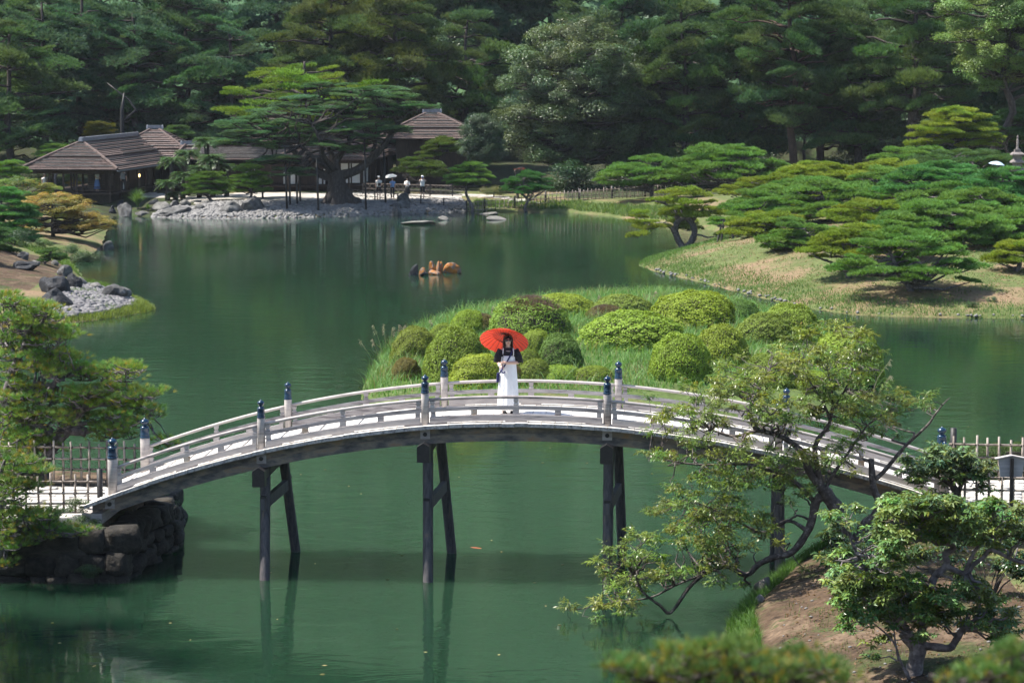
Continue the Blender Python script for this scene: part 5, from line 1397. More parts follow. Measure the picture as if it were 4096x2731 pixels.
# ---------------------------------------------------------------- left foreground pines
NEARG = (0.135, 0.250, 0.052)
def spray_pads(spots, Y, rnd, dY=0.8, mult=2, rmin=0.30, rmax=0.48, jit=24, flat=0.75):
    out = []
    for s_ in spots:
        sx, sy, rx, ry = s_
        n = max(1, int(mult * rx * ry / 900))
        for j in range(n):
            a = rnd.uniform(0, 6.28); q = math.sqrt(rnd.random())
            p = at(sx + rx * q * math.cos(a), sy + ry * q * math.sin(a), Y + rnd.uniform(-dY, dY))
            r = rnd.uniform(rmin, rmax); out.append((p, r, r, r * flat))
    return out
rnd = random.Random(41)
YL = 57.6
L = lambda x, y, dy=0.0: at(x, y, YL + dy)
lb = L(165, 1915); lb.z = H_TOP - .1
st = [([lb, L(172, 1850), L(205, 1790), L(250, 1735), L(285, 1718), L(345, 1728)], 0.19, 0.12), ([L(262, 1730), L(300, 1690), L(330, 1640), L(390, 1618), L(470, 1600), L(560, 1590), L(610, 1570)], 0.11, 0.03),
      ([L(230, 1760), L(150, 1700), L(70, 1660), L(20, 1620), L(-60, 1600)], 0.16, 0.12), ([L(0, 1600), L(60, 1590), L(100, 1560), L(150, 1540), L(220, 1545)], 0.12, 0.07),
      ([L(20, 1600), L(45, 1490), L(70, 1440), L(88, 1400), L(100, 1355), L(112, 1330)], 0.11, 0.04), ([L(72, 1440), L(110, 1455), L(160, 1445)], 0.06, 0.03), ([L(62, 1470), L(60, 1410), L(35, 1380), L(5, 1365)], 0.07, 0.03),
      ([L(210, 1545), L(235, 1510), L(300, 1500), L(340, 1495), L(360, 1490)], 0.06, 0.02), ([L(390, 1612), L(415, 1560), L(405, 1525), L(470, 1500), L(540, 1490)], 0.05, 0.015), ([L(290, 1700), L(380, 1690), L(480, 1700), L(560, 1680), L(600, 1660)], 0.07, 0.02),
      ([L(340, 1730), L(380, 1720), L(400, 1745), L(440, 1750)], 0.06, 0.02)]
sp = [(25, 1200, 45, 22), (95, 1235, 110, 30), (170, 1245, 45, 25), (60, 1300, 80, 32), (150, 1300, 90, 40), (215, 1340, 65, 35), (30, 1360, 50, 25), (250, 1335, 35, 16), (140, 1390, 70, 25), (180, 1420, 70, 22), (35, 1420, 40, 28),
      (230, 1432, 60, 22), (300, 1432, 36, 18), (290, 1405, 20, 14), (320, 1465, 35, 18), (30, 1470, 40, 20), (150, 1480, 70, 22), (230, 1490, 60, 28), (320, 1515, 40, 18), (370, 1492, 36, 18), (460, 1480, 70, 24), (520, 1478, 50, 22), (560, 1470, 18, 14), (450, 1510, 60, 18),
      (520, 1515, 30, 12), (60, 1530, 60, 24), (130, 1580, 60, 24), (300, 1575, 80, 24), (390, 1570, 80, 32), (470, 1575, 80, 30), (560, 1575, 60, 22), (610, 1575, 30, 24), (420, 1610, 60, 20), (520, 1610, 70, 18), (30, 1560, 40, 24), (80, 1640, 80, 26), (200, 1640, 60, 26), (300, 1650, 60, 24),
      (570, 1640, 44, 16), (620, 1655, 24, 22), (450, 1650, 60, 20), (390, 1680, 60, 22), (480, 1700, 56, 20), (560, 1690, 40, 22), (40, 1690, 60, 26), (130, 1690, 60, 26), (60, 1740, 70, 26), (150, 1745, 60, 20), (110, 1770, 60, 18), (440, 1730, 50, 18), (390, 1745, 36, 12), (500, 1745, 36, 16), (690, 1785, 36, 12), (640, 1760, 30, 10), (60, 1790, 90, 26), (150, 1800, 70, 24), (30, 1830, 60, 24), (210, 1770, 60, 20), (100, 1850, 70, 22), (250, 1690, 60, 22), (180, 1600, 70, 26), (60, 1590, 60, 24), (330, 1610, 60, 20)]
skeleton_tree('leaning_pine', 'large twisted pine leaning over the water at the left edge with yellowing needles', 'pine tree', lb, st, spray_pads(sp, YL, rnd, 0.9, 4.6), PAD_NEAR, M['bark_pale'], NEARG, None, 41, 0.035, lvary=0.25, part='needle_spray', twig_r=0.012, vertical_bias=0.4)
YF = 51.2
L2 = lambda x, y, dy=0.0: at(x, y, YF + dy)
fb = L2(-30, 2180); fb.z = 0.5
st = [([fb, L2(40, 2120), L2(90, 2125), L2(110, 2135), L2(180, 2120)], 0.10, 0.03), ([L2(-20, 2140), L2(10, 2000), L2(35, 1930), L2(60, 1890)], 0.10, 0.03), ([L2(0, 1900), L2(20, 1840), L2(50, 1835)], 0.05, 0.02)]
sp = [(60, 1855, 80, 24), (130, 1870, 70, 26), (170, 1885, 36, 16), (30, 1890, 50, 20), (50, 1945, 70, 24), (110, 1965, 40, 24), (30, 1985, 50, 24), (90, 2000, 40, 14), (40, 2050, 70, 34), (110, 2070, 60, 30), (180, 2060, 50, 24),
      (170, 2120, 60, 24), (230, 2125, 60, 24), (290, 2125, 36, 20), (60, 2120, 60, 28), (130, 2150, 50, 20), (20, 2210, 40, 30), (30, 2260, 40, 20), (40, 2160, 50, 30)]
skeleton_tree('low_pine', 'low pine with drooping sprays hanging over the stone wall at the left edge', 'pine tree', fb, st, spray_pads(sp, YF, rnd, 0.5, 4.0), PAD_NEAR, M['bark_pale'], (0.115, 0.220, 0.050), None, 42, 0.03, lvary=0.2, part='needle_spray', twig_r=0.01, vertical_bias=0.4)
# creeping plants on the wall top
SPRIG = [leaf_clump('sprig', 770 + i, 420, 0.16, flat=0.6, mat='leaf', inner=.3) for i in range(2)]
for i, (sx, sy, lab) in enumerate([(110, 2080, 'dark creeping plant on the wall top below the low pine'), (370, 2110, 'small leafy plant in the wall beside the black post'), (220, 2040, 'low weeds along the foot of the bamboo fence'), (340, 2290, 'leafy tuft growing at the foot of the stone wall'), (655, 2010, 'ivy hanging from the wall top under the bridge')]):
    Y = (51.9, 52.4, 52.6, 51.5, 57.0)[i]
    c = at(sx, sy, Y); e_ = empty('wall_plant', c, lab, 'plant', None)
    r_ = random.Random(i)
    for j in range(7):
        s = r_.uniform(.12, .26); tag(link('sprig', r_.choice(SPRIG), e_, (r_.uniform(-.5, .5) * (1.4 if i in (0, 2) else .5), r_.uniform(-.15, .15), r_.uniform(-.2, .2)), (0, 0, r_.uniform(0, 6)), (s * 1.4, s, s), vary((0.045, 0.085, 0.03), r_, .2)), kind='stuff')

# ---------------------------------------------------------------- leaf sprays for the two near broadleaved trees
def add_leaves(V, T, p, axis, L, w, g, tint, droop=0.25):
    """one folded pointed leaf of four triangles"""
    up = np.array([0, 0, 1.0]); s = np.cross(axis, up); s /= np.linalg.norm(s) + 1e-9
    s = s + g.normal(0, .35, 3); s /= np.linalg.norm(s)
    n = np.cross(s, axis)
    m = p + axis * L * .45
    V += [p, m + s * w * .5 + n * w * .15, p + axis * L + np.array([0, 0, -droop * L]), m - s * w * .5 + n * w * .15]
    T += [tint] * 4

def spray_mesh(name, seed, mat, n, L, w, whorl=False, spread=0.5):
    g = np.random.default_rng(seed); V = []; T = []
    if whorl:
        for k in range(n):
            c = g.normal(0, .33, 3) * np.array([1, 1, .55])
            t0 = g.random()
            m = g.integers(7, 11)
            for j in range(m):
                a = 6.283 * j / m + g.uniform(-.3, .3)
                ax = np.array([math.cos(a), math.sin(a), g.uniform(-.55, .35)]); ax /= np.linalg.norm(ax)
                add_leaves(V, T, c + ax * .02, ax, L * g.uniform(.7, 1.2), w, g, min(1, max(0, t0 * .75 + g.uniform(0, .25))), .25)
            for j in range(3):
                ax = np.array([g.normal(0, .4), g.normal(0, .4), 1.0]); ax /= np.linalg.norm(ax)
                add_leaves(V, T, c, ax, L * .55, w * .7, g, g.uniform(.8, 1.0), .1)
    else:
        tw = n // 9
        for k in range(tw):
            a = g.uniform(0, 6.283); d = np.array([math.cos(a), math.sin(a), g.uniform(-.15, .65)]); d /= np.linalg.norm(d)
            o_ = g.normal(0, .18, 3); ln = g.uniform(.5, .95)
            t0 = g.random()
            for j in range(9):
                t = (j + .5) / 9
                p = o_ + d * ln * t + np.array([0, 0, -.12 * t * t])
                ax = d + g.normal(0, .55, 3) + np.array([0, 0, -.55]); ax /= np.linalg.norm(ax)
                add_leaves(V, T, p, ax, L * g.uniform(.7, 1.25), w, g, min(1, max(0, .55 * t0 + .45 * g.random())), .1)
    V = np.array(V)
    return np_mesh(name, V, [np.arange(len(V)).reshape(-1, 4)], M[mat], T)
SP_CH = [spray_mesh('leafy_twig', 1100 + i, 'cherry', 135, 0.34, 0.098) for i in range(6)]
SP_EV = [spray_mesh('leaf_whorls', 1120 + i, 'gloss', 11, 0.48, 0.19, True) for i in range(6)]

def fill(blobs, Y, rnd, r, dens, dY):
    out = []
    for b in blobs:
        sx, sy, rx, ry = b[:4]
        n = max(1, int(dens * (b[4] if len(b) > 4 else 1) * rx * ry / 1000))
        for j in range(n):
            a = rnd.uniform(0, 6.28); q = math.sqrt(rnd.random())
            y_ = Y + rnd.uniform(-dY, dY)
            s = r * rnd.uniform(.75, 1.25)
            out.append((at(sx + rx * q * math.cos(a), sy + ry * q * math.sin(a), y_), s, s, s * .85))
    return out

# cherry tree leaning over the water in front of the bridge
YC = 48.6
Cc = lambda x, y, dy=0.0: at(x, y, YC + dy)
cb = Cc(3440, 2275); cb.z = hz(cb.x, cb.y) - .1
st = [([cb, Cc(3400, 2190), Cc(3370, 2100), Cc(3350, 2040), Cc(3310, 1985), Cc(3290, 1950)], 0.165, 0.135),
      ([Cc(3300, 1970), Cc(3240, 1890), Cc(3210, 1814), Cc(3165, 1770), Cc(3115, 1743), Cc(3032, 1722), Cc(2937, 1745), Cc(2850, 1720)], 0.10, 0.02),
      ([Cc(3310, 1980), Cc(3285, 1985), Cc(3262, 2010), Cc(3246, 2085), Cc(3211, 2156), Cc(3163, 2210), Cc(3100, 2225), Cc(3032, 2257), Cc(2985, 2299), Cc(2908, 2263), Cc(2819, 2293), Cc(2753, 2352), Cc(2683, 2449), Cc(2640, 2420), Cc(2570, 2365), Cc(2540, 2294)], 0.105, 0.02),
      ([Cc(2819, 2293), Cc(2700, 2340), Cc(2600, 2390), Cc(2481, 2401), Cc(2400, 2420), Cc(2280, 2440)], 0.03, 0.008),
      ([Cc(3415, 2210), Cc(3448, 2110), Cc(3500, 2060), Cc(3519, 2014), Cc(3495, 1960), Cc(3490, 1919), Cc(3484, 1836)], 0.11, 0.06),
      ([Cc(3500, 1915), Cc(3531, 1889), Cc(3591, 1818), Cc(3626, 1778), Cc(3709, 1701), Cc(3738, 1660), Cc(3770, 1620), Cc(3800, 1590)], 0.055, 0.01),
      ([Cc(3290, 1960), Cc(3258, 1790), Cc(3317, 1695), Cc(3329, 1582), Cc(3311, 1481)], 0.07, 0.012), ([Cc(3322, 1680), Cc(3293, 1612), Cc(3234, 1517), Cc(3200, 1450)], 0.035, 0.008), ([Cc(3320, 1650), Cc(3380, 1560), Cc(3420, 1440), Cc(3430, 1330)], 0.03, 0.008),
      ([Cc(3032, 1722), Cc(3009, 1695), Cc(3003, 1624), Cc(3038, 1553), Cc(3080, 1470)], 0.05, 0.01), ([Cc(3262, 2010), Cc(3150, 1900), Cc(3086, 1883), Cc(2997, 1856), Cc(2819, 1859), Cc(2700, 1847), Cc(2620, 1830)], 0.05, 0.01),
      ([Cc(3225, 2120), Cc(3150, 2080), Cc(3060, 2130), Cc(2960, 2090), Cc(2860, 2040), Cc(2760, 2000)], 0.045, 0.01), ([Cc(3300, 1960), Cc(3330, 1900), Cc(3400, 1800), Cc(3470, 1700), Cc(3560, 1640)], 0.05, 0.01), ([Cc(3246, 2085), Cc(3190, 2060), Cc(3120, 2100), Cc(3080, 2060)], 0.03, 0.012)]
blobs = [(3050, 1450, 150, 70, .7), (3180, 1420, 130, 80, .7), (3330, 1370, 120, 80), (3420, 1300, 50, 40, .7), (2960, 1540, 130, 70, .75), (3120, 1560, 150, 80, .8), (3300, 1500, 140, 90), (3440, 1480, 90, 90, .8), (2800, 1560, 90, 50, .7), (2680, 1620, 110, 55, .8),
         (2620, 1700, 60, 60, .7), (2850, 1680, 130, 60, .8), (3000, 1650, 120, 60, .7), (3150, 1680, 120, 60, .8), (3320, 1640, 120, 70, .8), (3480, 1600, 110, 70, .8), (3600, 1590, 100, 60, .9), (3700, 1620, 50, 60, .7), (3560, 1690, 90, 50, .7), (2640, 1790, 60, 40, .9), (2760, 1790, 120, 40, .8), (2900, 1800, 130, 50, .8),
         (3050, 1830, 120, 60, .9), (3200, 1860, 110, 60), (3350, 1830, 110, 70), (3430, 1760, 60, 40, .7), (2850, 1900, 130, 50, .7), (2990, 1950, 120, 60), (3140, 1960, 90, 60), (2720, 1970, 80, 60, .8), (2620, 2060, 60, 60, .7), (2800, 2020, 110, 60), (2940, 2070, 110, 60), (2680, 2120, 90, 50), (2560, 2180, 70, 50, .8), (2790, 2140, 110, 60),
         (2920, 2170, 110, 60), (3050, 2150, 80, 50, .8), (2480, 2240, 90, 50), (2600, 2260, 90, 50), (2760, 2240, 100, 50), (2430, 2320, 60, 40), (2520, 2340, 80, 45), (2640, 2310, 70, 40, .8), (2380, 2430, 100, 30, .8), (2480, 2430, 80, 40), (2420, 2490, 50, 40, .7), (2300, 2440, 40, 20, .6), (2860, 2290, 90, 40, .7), (3180, 2270, 50, 40, .5), (3000, 2320, 40, 30, .5)]
rnd = random.Random(51)
skeleton_tree('cherry_tree', 'open branched cherry tree with turning leaves leaning over the water in front of the bridge', 'cherry tree', cb, st, fill([(b[0], b[1], b[2] * 1.12, b[3] * 1.12) + tuple(b[4:]) for b in blobs], YC, rnd, 0.25, 1.45, 1.6), SP_CH, M['cherry_bark'], (0.135, 0.195, 0.042), None, 51, 0.018, lvary=0.28, part='leafy_twig', twig_r=0.005, vertical_bias=0.2, bow=0.0)

# evergreen with whorled leaves on the near bank
YE = 40.0
E = lambda x, y, dy=0.0: at(x, y, YE + dy)
eb = E(3655, 2760); eb.z = hz(eb.x, eb.y) - .15
st = [([eb, E(3655, 2690), E(3668, 2620), E(3680, 2570)], 0.15, 0.125), ([E(3672, 2600), E(3640, 2560), E(3612, 2528)], 0.115, 0.10),
      ([E(3685, 2580), E(3740, 2585), E(3798, 2590), E(3822, 2560), E(3852, 2510)], 0.075, 0.055), ([E(3680, 2575), E(3690, 2500), E(3705, 2420), E(3727, 2334), E(3745, 2299), E(3787, 2257), E(3780, 2215), E(3816, 2192), E(3790, 2172), E(3745, 2174)], 0.085, 0.04),
      ([E(3780, 2262), E(3864, 2293), E(3890, 2260), E(3935, 2227), E(3965, 2198), E(4066, 2245), E(4110, 2250)], 0.05, 0.025), ([E(3684, 2580), E(3600, 2480), E(3540, 2400), E(3500, 2330)], 0.06, 0.02),
      ([E(3640, 2720, -.3), E(3600, 2640, -.3), E(3570, 2560, -.3), E(3480, 2480, -.3)], 0.03, 0.01), ([E(3595, 2640, -.3), E(3580, 2560, -.3), E(3575, 2500, -.3)], 0.022, 0.01), ([E(3860, 2290), E(3900, 2200), E(3960, 2120)], 0.04, 0.02),
      ([E(3745, 2174), E(3700, 2120), E(3640, 2090)], 0.035, 0.015), ([E(3500, 2330), E(3440, 2240), E(3400, 2150), E(3390, 2090)], 0.035, 0.015)]
q = lambda x, y, rx, ry, d=1: (2700 + x / 1.684, 1800 + y / 1.684, rx / 1.684, ry / 1.684, d)
blobs = [q(1130, 430, 120, 75, .9), q(1500, 380, 130, 80), q(1650, 430, 260, 110), q(1700, 350, 250, 50), q(1950, 430, 260, 110), q(2150, 430, 180, 100), q(2280, 520, 90, 120), q(1900, 560, 320, 60), q(1500, 560, 180, 80), q(1450, 660, 140, 80, .7), q(2260, 640, 90, 60, .7),
         q(1110, 740, 80, 90), q(1180, 850, 120, 80), q(1330, 860, 150, 80), q(1250, 960, 150, 70), q(1500, 860, 140, 80), q(1560, 970, 150, 90), q(1720, 1000, 170, 70), q(1900, 980, 190, 90), q(2090, 960, 130, 80, .8), q(1130, 1030, 110, 50), q(1400, 1060, 160, 80), q(1480, 1150, 120, 60), q(1650, 1110, 150, 80), q(1800, 1100, 150, 60),
         q(1220, 1170, 100, 70), q(1200, 1240, 60, 50, .8), q(1340, 1250, 80, 40, .6), q(2080, 1130, 150, 70), q(2220, 1150, 90, 80), q(2200, 1240, 90, 50), q(1620, 1220, 70, 60, .7), q(1330, 1400, 40, 40, .6), q(1450, 740, 200, 70, .6)]
rnd = random.Random(61)
skeleton_tree('evergreen_tree', 'glossy evergreen tree with whorled leaves and contorted limbs on the near bank', 'tree', eb, st, fill(blobs, YE, rnd, 0.24, 2.3, 0.9), SP_EV, M['bark_pale'], (0.120, 0.205, 0.062), None, 61, 0.022, lvary=0.3, part='leaf_whorls', twig_r=0.006, vertical_bias=0.3, bow=0.0)
# smaller evergreen by the right end of the bridge
YS = 50.3
E2 = lambda x, y, dy=0.0: at(x, y, YS + dy)
sb = E2(3830, 2070); sb.z = hz(sb.x, sb.y) - .1
st = [([sb, E2(3830, 1990), E2(3815, 1950), E2(3790, 1920)], 0.10, 0.06), ([E2(3828, 1980), E2(3850, 1930), E2(3880, 1900)], 0.06, 0.03), ([E2(3800, 1935), E2(3740, 1900), E2(3680, 1880)], 0.05, 0.02)]
blobs = [(3650, 1880, 50, 30), (3700, 1850, 70, 40), (3770, 1830, 80, 40), (3840, 1840, 70, 45), (3900, 1870, 60, 50), (3920, 1920, 36, 40), (3760, 1880, 80, 40), (3840, 1890, 80, 40), (3690, 1910, 50, 30, .8), (3800, 1940, 50, 25, .6), (3650, 1850, 30, 20), (3770, 1970, 30, 16, .6), (3640, 1920, 30, 16, .8)]
skeleton_tree('small_evergreen', 'small rounded evergreen in front of the right end of the bridge', 'tree', sb, st, fill(blobs, YS, rnd, 0.25, 2.6, 0.6), SP_EV, M['bark'], (0.125, 0.205, 0.085), None, 62, 0.02, lvary=0.2, part='leaf_whorls', twig_r=0.006, vertical_bias=0.3)
# shrub stems under the evergreen, low dark bush behind it
for i, (sx, sy, Y, n, rx, ry, col_, lab) in enumerate([(3400, 2190, 45.5, 16, .45, .4, (0.04, 0.085, 0.035), 'dark leafy sapling between the cherry trunk and the evergreen'), (3560, 2170, 45, 14, .6, .35, (0.045, 0.09, 0.035), 'loose dark bush behind the evergreen tree'), (3950, 2160, 45, 14, .7, .3, (0.045, 0.09, 0.035), 'bush at the right edge behind the evergreen crown')]):
    c = at(sx, sy, Y); c.z = hz(c.x, c.y); r_ = random.Random(200 + i)
    e_ = empty('bush', c, lab, 'bush')
    mb = MB()
    for j in range(n):
        p = Vector((r_.uniform(-1, 1) * rx, r_.uniform(-.3, .3), r_.uniform(.3, 2 * ry + .4)))
        s = r_.uniform(.2, .32); tag(link('leaf_whorls', r_.choice(SP_EV), e_, p, (0, 0, r_.uniform(0, 6)), (s, s, s), vary(col_, r_, .2)), kind='stuff')
        mb.tube([(p.x * .2, 0, -.05), p * .5, p], [.018, .012, .006], 4)
    mb.build('stem', M['bark'], e_)

# out-of-focus pine tops close to the camera
for i, (blobs, Y, foot, lab) in enumerate([
    ([(2580, 2690, 120, 40), (2750, 2630, 90, 40), (2830, 2650, 90, 50), (2920, 2640, 90, 40), (3050, 2650, 110, 40), (3200, 2660, 110, 40), (3300, 2700, 90, 40), (2700, 2720, 150, 40), (3000, 2720, 200, 50), (2840, 2600, 50, 24)], 8.6, (2950, 3100), 'blurred pine top close to the camera at the bottom edge'),
    ([(3960, 2700, 100, 40), (4060, 2660, 60, 50), (3880, 2720, 60, 24), (4100, 2720, 90, 40), (4040, 2620, 30, 24, .6)], 8.2, (4020, 3100), 'blurred pine sprays close to the camera in the bottom right corner')]):
    rnd = random.Random(71 + i)
    pads = []
    for b in blobs:
        for j in range(max(2, int(b[2] * b[3] / 420))):
            p = at(b[0] + rnd.uniform(-1, 1) * b[2], b[1] + rnd.uniform(-1, 1) * b[3], Y + rnd.uniform(-.35, .35)); r = rnd.uniform(.07, .11)
            pads.append((p, r, r, r))
    fo = at(foot[0], foot[1], Y); fo.z = hz(fo.x, fo.y) - .1
    tp = at(foot[0], 2790, Y)
    skeleton_tree('near_pine', lab, 'pine tree', fo, [([fo, fo.lerp(tp, .5), tp], 0.06, 0.03), ([tp, at(foot[0] - 160, 2730, Y), at(foot[0] - 300, 2700, Y)], .025, .008), ([tp, at(foot[0] + 160, 2720, Y)], .025, .008)], pads, PAD_NEAR, M['bark'], (0.090, 0.170, 0.045), None, 71 + i, 0.008, part='needle_spray', twig_r=0.003, lvary=0.2, vertical_bias=0.2)

# ---------------------------------------------------------------- bamboo fences
def bamboo(mb, a, b, r, rnd):
    a, b = Vector(a), Vector(b); L_ = (b - a).length; n = max(1, int(L_ / 0.28)); pts = [a]; rad = [r]
    for k in range(1, n):
        t = (k + rnd.uniform(-.1, .1)) / n; d = (b - a) * (0.012 / L_)
        pts += [a + (b - a) * t - d, a + (b - a) * t, a + (b - a) * t + d]; rad += [r, r * 1.22, r]
    pts.append(b); rad.append(r * .95)
    mb.tube(pts, rad, 7)

def square_fence(name, label, a, b, hts, rails, gap, r, seed, group=None, posts=(), rope=True, stag=0.08, post_r=0.07):
    """upright and level bamboo poles tied into a square lattice between ground points a and b"""
    rnd = random.Random(seed); a, b = Vector(a), Vector(b)
    d = (b - a); L_ = d.length; d.normalize(); nn = Vector((d.y, -d.x, 0))
    root = empty(name, a, label, 'fence', group)
    for h in rails:
        mb = MB(); bamboo(mb, nn * r + Vector((0, 0, h)) - d * .1, (b - a) + nn * r + Vector((0, 0, h)) + d * .1, r * .9, rnd); mb.build('rail', M['bamboo'], root, True)
    n = int(L_ / gap); ties = MB()
    for k in range(n + 1):
        t = k / n; f = (-1 if k % 2 else 1)
        p = (b - a) * t + nn * (r + f * r * 1.9)
        top = hts * (1 - stag * (k % 2)) * rnd.uniform(.97, 1.03)
        mb = MB(); bamboo(mb, p + Vector((0, 0, -.08)), p + Vector((rnd.uniform(-.02, .02), 0, top)), r, rnd); mb.build('picket', M['bamboo'], root, True)
        for h in rails:
            c = (b - a) * t + nn * (r + f * r) + Vector((0, 0, h)); ties.box(c, (r * 2.7, r * 3.4, r * 1.5), math.atan2(d.y, d.x), 0, rnd.uniform(-.6, .6))
    if rope: tag(ties.build('rope_ties', M['rope'], root), kind='stuff')
    for t, ph in posts:
        mb = MB(); p = (b - a) * t - nn * .06; mb.tube([p + Vector((0, 0, -.15)), p + Vector((0, 0, ph * .5)), p + Vector((0, 0, ph))], post_r, 9); mb.build('post', M['wood_black'], root, True)
    return root

za_ = H_TOP + .06
square_fence('bamboo_fence', 'weathered bamboo fence in front of the left path, ending at a black post', (-16, 53.2, za_), (at(402, 2000, 53.2).x, 53.2, za_), 0.86, (0.20, 0.42, 0.67), 0.255, 0.025, 1, 'bamboo fences', post_r=.05)
pb = at(400, 2068, 52.95); e_ = empty('black_post', (pb.x, 53.0, za_ - .45), 'black round post at the corner of the left bamboo fence', 'post')
mb = MB(); mb.tube([(0, 0, -.3), (0, 0, .7), (0, 0, 1.42)], .062, 12); mb.build('shaft', M['wood_black'], e_, True)
square_fence('bamboo_fence', 'bamboo fence along the water behind the left path', (-16, 57.2, za_ + .05), (at(575, 1900, 56.6).x, 56.6, za_ + .05), 0.98, (0.33, 0.56, 0.82), 0.20, 0.026, 2, 'bamboo fences', posts=((1.0, 1.15),))
square_fence('bamboo_fence', 'bamboo fence between the right path and the viewer, beside the sign', (at(3815, 2010, 50.2).x, 50.4, zr), (15.8, 49.6, zr), 0.86, (0.18, 0.45, 0.70), 0.24, 0.025, 3, 'bamboo fences')
square_fence('bamboo_fence', 'bamboo fence on the water side of the right path before the hedge', (at(3815, 1900, 54.2).x, 54.3, zr), (16.5, 53.5, zr), 0.98, (0.22, 0.5, 0.78), 0.24, 0.026, 4, 'bamboo fences', posts=((0.0, 1.12),))
# clipped hedge behind the right fence
hp = Vector((at(3980, 1850, 56).x + .6, 55.2, zr - .1))
e_ = empty('clipped_hedge', hp, 'low clipped hedge behind the bamboo fence on the right', 'hedge')
r_ = random.Random(9)
for k in range(9):
    s = r_.uniform(.36, .44); tag(link('leaf_shell', r_.choice(AZ), e_, (-1.6 + k * .45, r_.uniform(-.06, .06), 0), (0, 0, r_.uniform(0, 6)), (.42, .5, .74), vary((0.075, 0.12, 0.035), r_, .12)), kind='stuff')
mb = MB(); mb.box((.2, 0, .3), (3.8, .7, .62), taper=.8); mb.build('inner_branches', M['twigs_dark'], e_)
# notice board seen from behind
sp_ = at(4042, 2037, 48.6); sp_.z = hz(sp_.x, sp_.y)
e_ = empty('notice_board', sp_, 'grey roofed wooden notice board seen from behind on a dark post', 'sign')
tp = at(4042, 1830, 48.6).z - sp_.z
mb = MB(); mb.box((0, -.05, tp / 2 - .1), (.065, .065, tp + .2)); mb.build('post', M['wood_black'], e_)
mb = MB(); w = .255; hb = .345
mb.rings([[(-w * .82, 0, tp - .03 - hb), (w * .82, 0, tp - .03 - hb), (w, 0, tp - .02 + .0), (0, 0, tp + .03), (-w, 0, tp - .02)], [(-w * .82, .035, tp - .03 - hb), (w * .82, .035, tp - .03 - hb), (w, .035, tp - .02), (0, .035, tp + .03), (-w, .035, tp - .02)]])
mb.build('board', M['sign'], e_)
for s in (-1, 1):
    mb = MB(); mb.beam((0, .02, tp + .045), (s * .315, .02, tp - .02), .14, .02); mb.build('roof_board', M['wood_pale'], e_)
# koi just breaking the surface
M['koi'] = solid('orange_koi_skin', [(0.4, (0.26, 0.055, 0.012)), (0.6, (0.30, 0.09, 0.02)), (0.75, (0.3, 0.2, 0.14))], 9, 0.35)
kp = on(1905, 2190, 0.0)
e_ = empty('koi', kp, 'orange koi showing at the surface right of the second trestle', 'fish')
mb = MB()
rg = []
for t, w, h in ((-.26, .01, .01), (-.2, .04, .02), (-.08, .062, .035), (.04, .06, .04), (.14, .04, .03), (.2, .018, .016), (.27, .008, .01)):
    rg.append([(w * math.cos(a), t, h * math.sin(a) - .026) for a in [6.283 * k / 10 for k in range(10)]])
mb.rings(rg); mb.build('body', M['koi'], e_, True, rot=(0, 0, 1.0))
